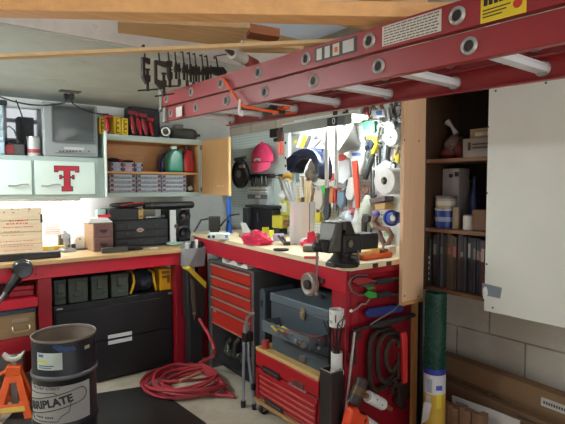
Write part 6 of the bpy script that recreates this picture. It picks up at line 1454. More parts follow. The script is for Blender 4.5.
with HX(2.475) as P:
    def ring(lb, px, py, rp, c, metal=.5, nm='ring_clip', cat='ring', thick=.007):
        t = thing(nm, lb, cat); c0 = P.p(px, py); r = abs(P.p(px, py-rp)[1]-c0[1]); part(t, 'ring', MB().tube([(c0[0]+r*math.cos(a), c0[1]+r*math.sin(a), 0) for a in [2*PI*i/22 for i in range(22)]], thick, 6, True), M(c, .35, metal)); peg(t, P, px, py-rp, .038)
    def spanner(lb, px, py0, py1, lean, c=(150, 152, 152)):
        a, b = Vector(P.p(px, py0)), Vector(P.p(px+lean, py1)); d = (b-a).normalized(); n = Vector((-d.y, d.x)); q = lambda s, m: tuple(a+d*s+n*m); L = (b-a).length
        t = thing('spanner', lb, 'spanner'); part(t, 'shank', MB().prism([q(.02, -.008), q(L-.03, -.007), q(L-.03, .007), q(.02, .008)], 0, .006), M(c, .3, .6), .002)
        part(t, 'ring_end', MB().tube([(*q(.0+.016*math.cos(k), .016*math.sin(k)), .003) for k in [2*PI*i/14 for i in range(14)]], .006, 6, True), M(c, .3, .6)); part(t, 'open_end', MB().prism([q(L-.034, -.008), q(L-.02, -.02), q(L+.006, -.018), q(L-.012, -.006), q(L-.012, .006), q(L+.006, .018), q(L-.02, .02), q(L-.034, .008)], -.002, .008), M(c, .3, .6), .002); peg(t, P, px, py0, .038)
    spanner('steel spanner hanging between the green pack and the yellow-jawed pliers', 367, 138, 158, -1.0); spanner('dark steel spanner left of the grey flat pry bar', 380.5, 146, 168, -.6, (104, 104, 106)); spanner('short spanner hanging under the clear grey pouch', 383, 125, 140, 1.0)
    spanner('long dark spanner beside the blue-grey tool', 346.5, 191, 214, .6, (96, 98, 102)); spanner('steel spanner left of the small white red-marked pack', 312.5, 186, 200, -.4)
    ring('loose steel ring hanging left of the white tape disc', 382, 141, 4.6, (206, 204, 190), .3); ring('dark hose clip ring under the steel rods', 369, 199, 4, (90, 86, 84)); ring('copper ring hanging right of the red strip', 366, 190, 3.6, (186, 120, 80)); ring('small dark ring beside the yellow tag', 393, 166, 3.4, (70, 68, 70)); ring('blue ring hanging above the vise right of the plastic bags', 374, 233, 4.4, (60, 90, 160), 0)
    def pack(lb, x0, y0, x1, y1, c, c2, w=0.0, nm='blister_pack'):
        q = P.r(x0, y0, x1, y1); t = thing(nm, lb, 'pack'); part(t, 'card', MB().box(q[0], q[1], q[2], q[3], w-.004, w), M(c, .5), .001); h = q[3]-q[2]; part(t, 'blister', MB().box(q[0]+.006, q[1]-.006, q[2]+.006, q[2]+h*.6, w, w+.018), M(c2, .3), .006); peg(t, P, (x0+x1)/2, y0+.8, .038)
    pack('small red-topped pack left of the tilted funnel', 339, 122, 344, 130, (206, 96, 92), (214, 214, 210)); pack('narrow grey pack right of the green blister pack', 377, 120, 382, 131, (196, 196, 190), (120, 124, 122)); pack('dark blue pack under the green blister pack', 365, 142, 370, 151, (60, 66, 110), (40, 44, 60)); pack('pale pack hanging under the funnel tip', 364, 161, 369, 173, (220, 222, 220), (150, 156, 160)); pack('pink-labelled pack above the black snips', 327, 170, 331, 182, (224, 120, 120), (226, 226, 222)); pack('brown pack below the dark hose clip ring', 366, 204, 370.5, 213, (130, 100, 76), (176, 160, 130)); pack('green-lettered pack behind the leather strap', 384, 232, 391, 243, (150, 176, 150), (206, 206, 196)); pack('white pack left of the orange utility knife', 323.5, 206, 328, 219, (226, 226, 222), (196, 200, 204))
    hang('hand_rasp', 'dark rasp hanging right of the utility knife', 'rasp', ((336.5, 204), (339, 204), (338.6, 221), (337, 222)), -.004, .006, (84, 82, 82), .002, (337.7, 205)); hang('brush', 'tan-bristled brush hanging below the copper ring', 'brush', ((362, 213), (366, 212), (366, 219), (367, 226), (361, 227), (362, 219)), -.006, .014, (196, 168, 120), .003, (364, 213)); hang('black_gun', 'black heat gun shape hanging right of the plastic bags', 'tool', ((371, 213), (377, 216), (376, 222), (373, 222), (372.5, 232), (369, 232), (369, 219)), .05, .08, (44, 42, 46), .006, (372, 214))
    hang('yellow_caddy', 'yellow plastic caddy low between the canister and the snips', 'caddy', ((317, 213), (322.5, 212), (322.5, 222), (317, 223)), -.02, .03, (220, 206, 60), .004, (319.5, 214)); hang('wood_mallet', 'wooden mallet hanging behind the canister sticks', 'mallet', ((316, 196), (319, 196), (319, 206), (317.8, 206), (317.8, 222), (316.8, 222), (316.8, 206), (315.6, 206)), -.02, .01, (176, 132, 84), .003, (317.4, 197))
    hang('pry_hook', 'grey steel hook bar hanging below the white tape disc', 'hook', ((389, 147), (391, 147), (389.5, 158), (390.5, 161), (388.5, 162), (387.5, 158)), -.004, .006, (120, 122, 124), .002, (390, 148)); hang('tin_snips', 'red-handled snips at the top of the board beside the wire tangle', 'snips', ((365, 106), (368, 106), (369, 114), (371, 119), (369, 120), (367, 115), (365, 120), (363.5, 119), (365.5, 113)), -.006, .008, (186, 66, 60), .002, (366.5, 107))
# top right tangle of wires and a white roll
with HX(2.46) as P:
    random.seed(21)
    for i, (x, y, c, lb) in enumerate(((377, 128, (186, 190, 186), 'tangle of pale wire left of the clear pouch'), (383, 134, (200, 200, 192), 'coil of white wire left of the white tape disc'), (398, 113, (60, 56, 60), 'dark cable tangle at the top right of the pegboard'), (369, 112, (120, 100, 84), 'brown wire tangle at the top of the pegboard'))):
        c0 = P.p(x, y); solo('wire_coil', lb, 'wire', MB().tube([(c0[0]+.045*math.cos(a*1.0)*(1+.4*math.sin(a*.37)), c0[1]+.06*math.sin(a)*(1+.3*math.cos(a*.51)), .02*math.sin(a*1.7)) for a in [k*.35 for k in range(90)]], .004, 5), M(c, .4), 'wire tangles on the white pegboard')
    for i, (x0, y0, x1, y1, c, lb) in enumerate(((381, 105, 385, 116, (150, 84, 70), 'red-brown stick at the top of the pegboard'), (391, 104, 396, 124, (96, 92, 90), 'dark grey bar slanting above the white tape disc'), (388, 108, 390, 120, (170, 168, 160), 'pale bar beside the dark slanting bar'))):
        solo('hand_bar', lb, 'bar', MB().cyl((*P.p(x0, y0), 0), (*P.p(x1, y1), 0), .012, seg=10), M(c, .5))
# blue spool and brown strap near the post
with HX(2.30) as P:
    t = thing('cable_spool', 'blue spool with a pale hub at the right edge of the bench back', 'spool'); c = P.p(393, 218); r = abs(P.p(393, 210)[1]-P.p(393, 226)[1])/2
    part(t, 'flange', MB().lathe([(r*.62, 0), (r, 0), (r, .02), (r*.62, .02), (r*.62, 0)], (c[0], c[1], .02), (.85, .1, .5), 28), M((44, 74, 160), .4)); part(t, 'core', MB().lathe([(r*.75, -.09), (r*.75, 0)], (c[0], c[1], .02), (-.85, -.1, -.5), 24), M((40, 66, 150), .4)); part(t, 'hub', MB().lathe([(r*.4, .0), (r*.62, .004), (r*.62, .018), (r*.4, .018)], (c[0], c[1], .0), (-.85, -.1, -.5), 24), M((190, 186, 176), .5)); peg(t, P, 395, 216, .21)
    t = thing('leather_strap', 'brown webbing strap with a purple end hanging above the orange tray', 'strap')
    part(t, 'webbing', MB().tube([(*P.p(x, y), .02) for x, y in ((379, 214), (376, 221), (381, 227), (390, 229), (394, 235), (391, 243), (386, 248))], .017, 8), M((130, 96, 84), .7)); part(t, 'second_band', MB().tube([(*P.p(x, y), .0) for x, y in ((377, 227), (381, 238), (386, 247))], .016, 8), M((120, 100, 100), .7)); part(t, 'purple_end', MB().ball((*P.p(378, 214), .02), .03, .024, .02), M((96, 76, 140), .5)); peg(t, P, 379, 215, .21)
# orange tray and bits on the near end of the bench
with PY(1.74) as P:
    a = P.p(364, 262)[0]; b = 2.08; t = thing('orange_tray', 'orange-red plastic tray on the near end of the right bench', 'tray'); v1 = P.p(385, 253)[1]
    OT = M((214, 92, 46), .4)
    part(t, 'tray_wall', MB().box(a, b, BT, v1, -.008, 0).box(a, a+.008, BT, v1, -.2, -.008).box(b-.008, b, BT, v1, -.2, -.008).box(a, b, BT, v1, -.208, -.2), OT, .003); part(t, 'tray_floor', MB().box(a, b, BT, BT+.006, -.2, -.008), OT)
    random.seed(3)
    for i, (c, lb) in enumerate((((226, 206, 140), 'pale wooden block in the orange tray'), ((216, 190, 110), 'yellowish block at the right in the orange tray'), ((120, 100, 70), 'dark brown block at the left of the orange tray'), ((236, 230, 214), 'white piece at the back right in the orange tray'))):
        x = a+.05+.07*i; solo('small_block', lb, 'block', MB().box(x, x+.06, BT+.007, v1+.012+.012*(i % 2), -.15+.02*i, -.05), M(c, .6), bevel=.004)
    q = P.r(360, 250, 371, 256, -.1); solo('grey_sponge', 'grey sponge block between the vise and the orange tray', 'block', MB().box(a-.075, a-.01, BT, BT+.06, -.1, -.04), M((170, 150, 136), .8), bevel=.006)
    for px, lb in ((366, 'dark square hook on the bench edge, left of two'), (379.5, 'dark square hook on the bench edge, right of two')):
        c = P.p(px, 270)[0]; solo('edge_clip', lb, 'clip', MB().box(c-.02, c+.02, ZT-.028, ZT-.006, .052, .066), M((60, 44, 36), .5))
    solo('eraser_block', 'small yellow block on the bench edge below the vise', 'block', MB().box(P.p(349, 268)[0]-.012, P.p(349, 268)[0]+.012, BT, BT+.012, .0, .03), M((214, 190, 110), .5), bevel=.003)
P, s = stand(281, 250.5)
with P: solo('black_pad', 'black oval pad on the bench before the metal canister', 'pad', MB().lathe([(0, 0), (.045, 0), (.05, .006), (.045, .012), (0, .012)], (0, BT, 0), (0, 1, 0), 24).xf(Matrix.Diagonal((1, 1, .8, 1))), M((34, 32, 30), .5))
P, s = stand(285, 245)
with P:
    t = thing('pliers', 'dark pliers lying on the bench between the can and the black pad', 'pliers'); part(t, 'handle', MB().tube([(-.045, BT+.06, -.02), (-.02, BT+.03, 0), (0, BT+.014, .01)], .009, 8).tube([(-.02, BT+.05, -.03), (0, BT+.03, 0), (.005, BT+.014, .01)], .009, 8), M((60, 52, 44), .5)); part(t, 'jaws', MB().box(-.012, .035, BT, BT+.026, -.005, .025), M((74, 68, 62), .4, .5), .004)
P, s = stand(312.5, 252)
with P:
    q = P.r(303, 245, 320, 252); solo('steel_anvil', 'dark grey flat steel block left of the vise on the bench', 'block', MB().box(q[0], q[1], BT, q[3]-.004, -.1, 0), M((112, 106, 96), .5, .3), bevel=.006)
P, s = stand(311, 259)
with P: q = P.r(304, 257, 319, 260); solo('red_pencil', 'flat red marker lying at the bench front edge left of the vise', 'marker', MB().box(q[0], q[1], BT, BT+.014, -.02, .0), M((206, 50, 48), .4), bevel=.003)

# ------------------------------------------------------------------ the vise
VM = M((48, 45, 42), .5, .45, .25, 24, .15); VM2 = M((84, 80, 76), .4, .5, .2, 24, .1)
vb = onZ(350, 271, BT); VB = Vector((vb.x+.045, vb.y+.13, 0))
# u runs from the tail (+) to the front jaw (-) of the vise, w across it
fdir = Vector((-1, .10, 0)).normalized()
ang = math.atan2(-fdir.y, -fdir.x)
with Frame(Matrix.Translation((VB.x+.035, VB.y, BT)) @ Matrix.Rotation(ang, 4, 'Z') @ Matrix.Diagonal((.8, 1.05, 1.04, 1))):
    # local: +x to the tail, y across, z up
    t = thing('bench_vise', 'big dark iron bench vise bolted on the near corner of the right bench', 'vise')
    part(t, 'base', MB().lathe([(0, 0), (.085, 0), (.088, .018), (.07, .03), (.055, .05), (.05, .065), (0, .065)], (0, 0, 0), (0, 0, 1), 28).box(-.1, .1, -.035, .035, 0, .02), VM, .004)
    part(t, 'body', MB().prism([(-.05, -.05), (.1, -.05), (.1, .05), (-.05, .05)], .06, .155), VM, .012)
    part(t, 'anvil_tail', MB().box(.09, .235, -.05, .05, .075, .15), VM, .008)
    part(t, 'fixed_jaw', MB().hexa([(-.035, -.05, .15), (.05, -.05, .15), (.05, .05, .15), (-.035, .05, .15)], [(-.035, -.055, .215), (.005, -.055, .215), (.005, .055, .215), (-.035, .055, .215)]), VM, .006)
    part(t, 'jaw_plate', MB().box(-.045, -.035, -.055, .055, .175, .214), VM2, .002)
    part(t, 'slide', MB().box(-.19, -.05, -.03, .03, .075, .13), VM, .006)
    part(t, 'moving_jaw', MB().hexa([(-.155, -.045, .07), (-.055, -.045, .07), (-.055, .045, .07), (-.155, .045, .07)], [(-.10, -.055, .213), (-.055, -.055, .213), (-.075, .055, .213), (-.12, .055, .213)]), VM2, .010)
    part(t, 'jaw_plate', MB().box(-.055, -.047, -.055, .055, .175, .212), VM2, .002)
    part(t, 'screw', MB().cyl((-.19, 0, .1), (-.1, 0, .1), .016), VM2)
    part(t, 'screw_head', MB().ball((-.195, 0, .1), .03, .026, .026), VM, smooth=60)
    part(t, 'handle', MB().cyl((-.20, -.01, .15), (-.20, 0, -.115), .0075, seg=10).ball((-.20, -.01, .152), .013, seg=10).ball((-.20, 0, -.118), .013, seg=10), M((130, 104, 98), .35, .6))
    part(t, 'swivel_lock', MB().cyl((-.0, -.11, .05), (0, -.06, .05), .012).cyl((0, -.112, .03), (0, -.108, .085), .006, seg=8), VM2)
    part(t, 'bolt', MB().cyl((.0, -.052, .11), (.0, -.06, .11), .018, seg=6), M((120, 110, 96), .4, .5))
P, s = stand(334, 228)
solo('chrome_pipe', 'bent chrome pipe lying on top of the vise', 'pipe', MB().tube([onX(330, 224, 1.93), onX(336, 219, 1.93), onX(342, 217.5, 1.93), onX(345, 221, 1.93), onX(345, 226, 1.93), (1.93, onX(345, 226, 1.93).y, BT+.01)], .010, 8), M((190, 196, 196), .25, .7))
# ================================================================== RIGHT WALL: BOOKSHELF, WHITE BOARD
with PX(2.20) as P:
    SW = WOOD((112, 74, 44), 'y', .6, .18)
    y0, y1 = .70, 1.635; zs = (.905, 1.226, 1.597); zt = 2.0
    t = thing('bookshelf', 'brown wooden wall shelf with books, half hidden by the white board', 'shelf')
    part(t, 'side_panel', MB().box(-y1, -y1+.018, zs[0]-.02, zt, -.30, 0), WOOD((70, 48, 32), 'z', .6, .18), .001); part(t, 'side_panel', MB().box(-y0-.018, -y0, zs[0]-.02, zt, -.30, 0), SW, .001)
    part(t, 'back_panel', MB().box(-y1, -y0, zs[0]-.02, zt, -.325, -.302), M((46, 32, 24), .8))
    for z in zs: part(t, 'shelf', MB().box(-y1+.019, -y0-.019, z-.02, z, -.30, -.002), SW, .001)
    part(t, 'top_panel', MB().box(-y1, -y0, zt, zt+.018, -.30, 0), SW)
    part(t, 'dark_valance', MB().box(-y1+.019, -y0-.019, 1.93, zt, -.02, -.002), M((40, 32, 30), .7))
with PX(2.225) as P:
    # books
    random.seed(14)
    bc = [(64, 44, 44), (44, 40, 52), (96, 92, 96), (60, 52, 46), (116, 92, 78), (130, 110, 92), (84, 60, 50), (100, 70, 74), (58, 46, 60), (66, 60, 72), (48, 44, 50), (54, 42, 58), (70, 52, 60), (44, 46, 66), (52, 52, 78), (120, 60, 56)]
    nm = ['dark maroon', 'near-black', 'grey', 'dark brown', 'tan', 'pale tan', 'brown', 'dull pink', 'dark purple', 'slate', 'charcoal', 'dark violet', 'plum', 'navy', 'dusk blue', 'dull red']
    xs = [431.5, 435.3, 438.5, 441.5, 445, 449, 452.5, 456, 459.5, 462.5, 465.5, 468.5, 471.5, 474.5, 477.5, 480.5, 484.5]
    tops = [235, 233.5, 233, 235.5, 233.5, 236, 237, 233.5, 235, 237, 236.5, 238, 238.5, 239, 240, 241]
    for i in range(16):
        u0, u1 = P.p(xs[i], 260)[0], P.p(xs[i+1], 260)[0]; zt_ = min(P.p(xs[i], tops[i])[1], zs[1]-.026); z0 = zs[0]+.001
        t = thing('book', '%s book on the bottom shelf, %s' % (nm[i], 'leftmost of the row' if i == 0 else 'number %s from the left end of the row' % ('one two three four five six seven eight nine ten eleven twelve thirteen fourteen fifteen sixteen'.split()[i])), 'book', 'books on the bottom wall shelf')
        dp = random.uniform(.19, .23); wf = -random.uniform(0, .02)
        part(t, 'cover', MB().box(u0+.0008, u1-.0008, z0, zt_, wf-dp, wf), M(tuple(int(k*.72) for k in bc[i]), .6, 0, .15), .0015)
        part(t, 'pages', MB().box(u0+.003, u1-.003, zt_-.003, zt_+.0006, wf-dp+.004, wf-.006), M((110, 102, 90), .8))
        if i % 2 == 0 or i > 12:
            c = (u0+u1)/2; h = zt_-z0; wd = (u1-u0)*.34
            part(t, 'spine_band', MB().box(u0+.002, u1-.002, z0+h*.62, z0+h*random.uniform(.68, .9), wf, wf+.0008), M(random.choice([(150, 136, 126), (110, 100, 90), (140, 70, 60), (90, 110, 84)]), .6))
    q = P.r(423, 242, 430.5, 281); 
    t = thing('video_case', 'black and white upright case left of the book row', 'case'); u0 = max(q[0], -1.612); 
    part(t, 'case_body', MB().box(u0, P.p(430.5, 262)[0], zs[0]+.001, P.p(428, 239)[1], -.2, -.0), M((40, 36, 36), .5), .002); m = MB()
    for k in range(5): v = zs[0]+.03+.03*k; m.box(u0+.004, P.p(429.5, 262)[0], v, v+.014, 0, .0012)
    part(t, 'white_lettering', m, M((196, 190, 182), .5))
    # middle shelf
    z0 = zs[1]+.001
    q = P.r(428, 168, 446, 201); t = thing('white_panel_box', 'white flat box standing at the left of the middle shelf', 'box'); part(t, 'box_body', MB().box(max(q[0], -1.612), q[1], z0, q[3], -.22, -.12), M((168, 160, 154), .6), .003); part(t, 'dark_mark', MB().box(q[0]+.05, q[0]+.075, q[3]-.05, q[3]-.03, -.12, -.118).box(q[0]+.085, q[0]+.11, q[3]-.045, q[3]-.02, -.12, -.118), M((50, 40, 40), .5))
    q = P.r(429.5, 206.5, 449, 226); ch = q[1]-q[0]; c = (q[0]+q[1])/2
    t = thing('blue_tub', 'round blue tub with a white rim on the middle shelf', 'tub'); v1 = P.p(440, 208.5)[1]; r = .5*ch
    part(t, 'tub_body', MB().lathe([(0, 0), (r*.86, 0), (r*.92, v1-z0-.012)], (c, z0, -r), (0, 1, 0), 28), M((34, 62, 140), .35)); part(t, 'rim', MB().lathe([(r*.92, v1-z0-.012), (r*.97, v1-z0-.012), (r*.97, v1-z0), (0, v1-z0)], (c, z0, -r), (0, 1, 0), 28), M((176, 176, 176), .4)); part(t, 'tub_label', MB().lathe([(r*.915, .035), (r*.925, .06)], (c, z0, -r), (0, 1, 0), 28), M((140, 150, 180), .5))
    t = thing('cream_tub', 'cream tub stacked on the blue tub', 'tub'); v2 = P.p(440, 196)[1]
    part(t, 'tub_body', MB().lathe([(0, 0), (r*.86, 0), (r*.9, v2-v1-.014)], (c, v1+.001, -r), (0, 1, 0), 28), M((176, 160, 130), .45)); part(t, 'lid', MB().lathe([(r*.93, v2-v1-.014), (r*.95, v2-v1), (0, v2-v1)], (c, v1+.001, -r), (0, 1, 0), 28), M((104, 100, 110), .45)); part(t, 'tub_label', MB().lathe([(r*.88, .015), (r*.892, .045)], (c, v1+.001, -r), (0, 1, 0), 28), M((200, 196, 188), .5))
    def can(lb, px0, px1, py, cc, nmx='can', w=-.02, lid=(150, 140, 130)):
        a, b = P.p(px0, 215, w)[0], P.p(px1, 215, w)[0]; r = (b-a)/2; h = P.p((px0+px1)/2, py)[1]-z0
        t = thing(nmx, lb, nmx); part(t, 'can_body', MB().cyl((a+r, z0, w-r), (a+r, z0+h*.92, w-r), r, seg=20), M(cc, .4)); part(t, 'lid', MB().cyl((a+r, z0+h*.92, w-r), (a+r, z0+h, w-r), r*.9, seg=20), M(lid, .4))
    can('slim tan can right of the blue tub on the middle shelf', 451, 457.5, 207.5, (156, 132, 106), 'can')
    can('small white jar at the front of the middle shelf', 461, 470.5, 215, (190, 182, 172), 'jar', -.0, (120, 110, 108))
    q = P.r(461, 180, 473, 214, -.1); t = thing('blue_bottle', 'dark blue bottle behind the small white jar', 'bottle'); c = (q[0]+q[1])/2; r = (q[1]-q[0])/2*.8
    part(t, 'bottle_body', MB().lathe([(0, 0), (r, 0), (r, (q[3]-z0)*.6), (r*.4, (q[3]-z0)*.85), (r*.4, q[3]-z0)], (c, z0, -.17), (0, 1, 0), 20), M((26, 40, 96), .3)); part(t, 'cap', MB().cyl((c, q[3], -.17), (c, q[3]+.02, -.17), r*.45), M((30, 34, 50), .4))
    q = P.r(472, 205, 484, 228, -.02); solo('brown_box', 'brown cardboard box at the right of the middle shelf', 'box', MB().box(q[0], q[1]+.04, z0, P.p(476, 210)[1], -.16, -.02), M((110, 76, 52), .7), bevel=.003)
    t = thing('dark_jar', 'tall dark jar at the back of the middle shelf', 'jar'); q = P.r(449, 180, 460, 206, -.2); part(t, 'jar_body', MB().cyl(((q[0]+q[1])/2+.06, z0, -.24), ((q[0]+q[1])/2+.06, q[3]-.02, -.24), .032), M((50, 46, 50), .4)); part(t, 'lid', MB().cyl(((q[0]+q[1])/2+.06, q[3]-.02, -.24), ((q[0]+q[1])/2+.06, q[3], -.24), .034), M((70, 60, 56), .4))
    # top shelf
    z0 = zs[2]+.001
    q = P.r(441, 115, 461, 156, -.08); t = thing('plastic_bag', 'clear bag of red things on the top shelf', 'bag'); c = (q[0]+q[1])/2
    part(t, 'bag_film', MB().ball((c, z0+.075, -.13), (q[1]-q[0])/2*.8, .06, .08, 22, .25, 18, 5), M((150, 120, 116), .15, 0, .2, 20, 0, 0, .45)); part(t, 'red_contents', MB().ball((c-.03, z0+.035, -.11), .045, .034, .045, 14, .2, 20).ball((c+.04, z0+.045, -.12), .04, .044, .05, 14, .3, 20, 2), M((110, 34, 36), .5)); part(t, 'tied_neck', MB().tube([(c, z0+.14, -.13), (c-.02, z0+.18, -.12), (c-.05, z0+.21, -.12)], .014, 8, taper=[1.2, .6, 1.3]), M((176, 160, 156), .2))
    q = P.r(460.5, 132, 486, 155); t = thing('cardboard_box', 'white printed carton on the top shelf', 'box'); part(t, 'box_body', MB().box(q[0], q[1]+.05, z0, P.p(470, 138)[1], -.2, -.02), M((140, 126, 118), .6), .003); v = P.p(470, 146)[1]
    part(t, 'print', MB().box(q[0]+.03, q[0]+.045, v-.02, v+.02, -.02, -.0185).box(q[0]+.055, q[1]+.02, v+.006, v+.012, -.02, -.0185).box(q[0]+.055, q[1]-.0, v-.012, v-.006, -.02, -.0185), M((60, 50, 48), .6)); zc = P.p(470, 138)[1]
    t = thing('small_carton', 'small cream carton lying on the white printed carton', 'box'); part(t, 'carton_body', MB().box(q[0]+.02, q[1]+.03, zc+.001, zc+.05, -.17, -.05), M((150, 128, 96), .6), .003); part(t, 'label', MB().box(q[0]+.05, q[1]+.0, zc+.012, zc+.03, -.05, -.0485), M((190, 180, 160), .6))
# white board
with PX(2.16) as P:
    t = thing('white_board', 'large white panel board covering the right part of the shelf', 'board')
    u0 = P.p(486.5, 200)[0]; v0, v1 = .852, 1.912
    part(t, 'panel', MB().box(u0, -.15, v0, v1, -.012, 0), M((214, 210, 200), .55, 0, .05, 3), .001)
    q = P.p(482, 285.5); q2 = P.p(501.5, 298)
    ta, tb = P.p(484.5, 290)[0], P.p(502, 290)[0]; vm = P.p(492, 291.5)[1]
    part(t, 'tape_patch', MB().prism([(ta-.012, vm+.034), (tb, vm+.026), (tb-.008, vm-.026), (ta-.008, vm-.024)], .0, .0012), M((126, 130, 138), .4, .2), label='grey tape patch on the lower left corner')
    m = MB()
    for px, py in ((495, 91), (487.5, 127), (486.3, 193), (486, 264), (492, 307.5), (545, 83)): c = P.p(px, py); m.cyl((c[0]+.004, c[1], 0), (c[0]+.004, c[1], .0016), .0048, seg=8)
    part(t, 'nail_heads', m, M((50, 46, 44), .5))
    part(t, 'torn_corner', MB().ball((u0+.002, P.p(483, 293)[1], -.004), .016, .032, .012, 12, .5, 40), M((206, 204, 202), .8))
    part(t, 'mounting_rail', MB().box(u0+.02, -.15, v0+.1, v0+.14, -.035, -.0125), WOOD((150, 110, 70), 'y'))
# ------------------------------------------------------------------ roll of green mesh
s = Vector((2.13, 1.475, 0)); g = onX(435, 350, 2.13); s.y = g.y
t = thing('mesh_roll', 'upright roll of dark green wire mesh with a paper wrapper', 'roll')
r = .053; hm = onX(435, 292, 2.13).z
part(t, 'roll_core', MB().lathe([(0, 0), (r*.93, 0), (r*.93, hm-.004), (r*.3, hm-.004), (r*.3, hm-.05), (0, hm-.05)], s, (0, 0, 1), 28), M((16, 44, 36), .4))
m = MB(); nh = 12; turns = 9
for k in range(nh):
    for sg in (-1, 1):
        m.tube([(s.x+r*math.cos(sg*a*1.0+k*2*PI/nh), s.y+r*math.sin(sg*a+k*2*PI/nh), hm*.36+i*(hm*.63)/72) for i, a in enumerate([j*.16 for j in range(73)])], .0022, 4)
for z in (hm*.36, hm-.003): m.tube([(s.x+r*math.cos(a), s.y+r*math.sin(a), z) for a in [2*PI*i/24 for i in range(24)]], .003, 5, True)
part(t, 'mesh_wire', m, M((34, 92, 74), .25, .3))
z1, z0_ = onX(435, 371, 2.08).z, 0.02
part(t, 'paper_wrapper', MB().lathe([(r*1.06, z0_), (r*1.06, z1)], s, (0, 0, 1), 32), M((206, 202, 208), .5))
part(t, 'wrapper_band', MB().lathe([(r*1.065, z1-.028), (r*1.065, z1+.002)], s, (0, 0, 1), 32), M((40, 52, 150), .45))
za = onX(435, 396, 2.08).z; part(t, 'wrapper_base', MB().lathe([(r*1.065, z0_), (r*1.065, za)], s, (0, 0, 1), 32), M((206, 164, 60), .5))
vw = (-Vector((s.x, s.y, 0))).normalized(); a0 = math.atan2(vw.y, vw.x)
def patch(da0, da1, za, zb, rr): 
    n = 8; vs = [(s.x+rr*math.cos(a0+da0+(da1-da0)*i/n), s.y+rr*math.sin(a0+da0+(da1-da0)*i/n), z) for z in (za, zb) for i in range(n+1)]
    return MB()._add(vs, [(i, i+1, n+2+i, n+1+i) for i in range(n)])
part(t, 'wrapper_print', patch(.15, .75, z1-.105, z1-.08, r*1.075), M((70, 80, 170), .5)); part(t, 'wrapper_print', patch(.2, .7, z1-.2, z1-.125, r*1.075), M((226, 200, 50), .5)); part(t, 'wrapper_print', patch(-.7, -.2, z1-.12, z1-.05, r*1.072), M((160, 160, 176), .5)); part(t, 'wrapper_print', patch(-.9, -.3, z1-.2, z1-.14, r*1.072), M((196, 186, 186), .5))
part(t, 'price_tag', MB().hexa([onX(421, 424, 2.03), onX(428, 420, 2.03), onX(432, 404, 2.03), onX(424, 402, 2.03)], [onX(421, 424, 2.04), onX(428, 420, 2.04), onX(432, 404, 2.04), onX(424, 402, 2.04)]), M((206, 196, 192), .6))
# ------------------------------------------------------------------ cardboard against the block wall
CB = M((128, 96, 66), .8, 0, .12, 5); CB2 = M((112, 82, 56), .8, 0, .14, 5)
with Plane((2.435, 1.69, 0), (-math.cos(math.radians(4)), math.sin(math.radians(4)), 0)) as P:
    ya, yb = 0.0, -1.5
    zt0 = P.p(447, 352)[1]; zt1 = P.p(565, 402)[1]; zt_ = (zt0+zt1)/2
    t = thing('cardboard_box', 'long flat cardboard box standing against the block wall', 'cardboard box')
    part(t, 'box_body', MB().box(-ya, -yb, .0, zt_, -.07, 0), CB, .003)
    part(t, 'box_flap', MB().hexa([(-ya, zt_-.006, .0), (-yb, zt_-.006, .0), (-yb, zt_-.1, .0), (-ya, zt_-.1, .0)], [(-ya, zt_-.006, .004), (-yb, zt_-.006, .004), (-yb, zt_-.1, .012), (-ya, zt_-.1, .012)]), CB)
    q = P.r(541, 403, 566, 409, .01); part(t, 'label', MB().box(q[0]-.0, q[1]+.02, zt_-.075, zt_-.035, .005, .0125), M((190, 182, 176), .6)); m = MB()
    for k in range(12): m.box(q[0]+.012+.012*k, q[0]+.02+.012*k, zt_-.062, zt_-.048, .0125, .0132)
    part(t, 'label_print', m, M((60, 54, 54), .6)); c = P.p(490, 396, .01); part(t, 'tape_scrap', MB().box(c[0]-.012, c[0]+.012, c[1]-.012, c[1]+.012, .012, .0135), M((170, 146, 124), .6))
with Plane((2.345, 1.64, 0), (-math.cos(math.radians(4)), math.sin(math.radians(4)), 0)) as P:
    zb0 = P.p(450, 380)[1]; zb1 = P.p(540, 424)[1]; z2 = (zb0+zb1)/2
    t = thing('cardboard_box', 'lower cardboard box in front of the long one by the wall', 'cardboard box')
    part(t, 'box_body', MB().box(0, 1.4, 0, z2, -.05, 0), CB2, .003); part(t, 'tape_strip', MB().box(.5, 1.3, z2-.03, z2-.02, 0, .001), M((60, 44, 36), .6))
with PX(2.24) as P:
    z3 = P.p(480, 400)[1]
    a, b = P.p(452, 400)[0], P.p(520, 412)[0]
    t = thing('paper_poster', 'creased white paper sheet behind the brown corrugated stack', 'paper')
    part(t, 'sheet', MB().prism([(a, .0), (a, P.p(452, 395.5)[1]), (P.p(470, 404)[0], P.p(470, 402)[1]), (P.p(490, 412)[0], P.p(490, 409)[1]), (b, P.p(520, 421)[1]), (b, 0)], -.006, 0), M((186, 178, 172), .7, 0, .15, 9, .3))
    part(t, 'print_patch', MB().prism([P.p(456, 401), P.p(468, 405), P.p(468, 410), P.p(456, 406)], 0, .001), M((140, 134, 134), .7))
with PX(2.15) as P:
    random.seed(8); a = P.p(440, 410)[0]
    for k in range(7):
        u0 = a+.035*k; zt_ = P.p(446+8*k, 405+2.6*k)[1]-.004*(k % 3)
        solo('cardboard_sheet', 'brown corrugated cardboard sheet stacked upright beside the mesh roll' , 'cardboard', MB().box(u0, u0+.031, 0, zt_, -.05, -.012*(k % 2)), M((118, 84, 62), .8, 0, .2, 6, 0, 0, 1.0, (60, 60, 1)), 'upright brown cardboard sheets', bevel=.002)

# ================================================================== FLOOR THINGS
def fz(*pp): return [(onZ(x, y, 0).x, onZ(x, y, 0).y) for x, y in pp]
mp = fz((152, 386), (206, 424), (215, 520), (60, 560), (-40, 470), (20, 406))
solo('rubber_mat', 'black rubber mat on the floor before the filing cabinet', 'mat', MB().prism(mp, .001, .009), M((34, 32, 30), .6, 0, .35, 3, .1), bevel=.002)
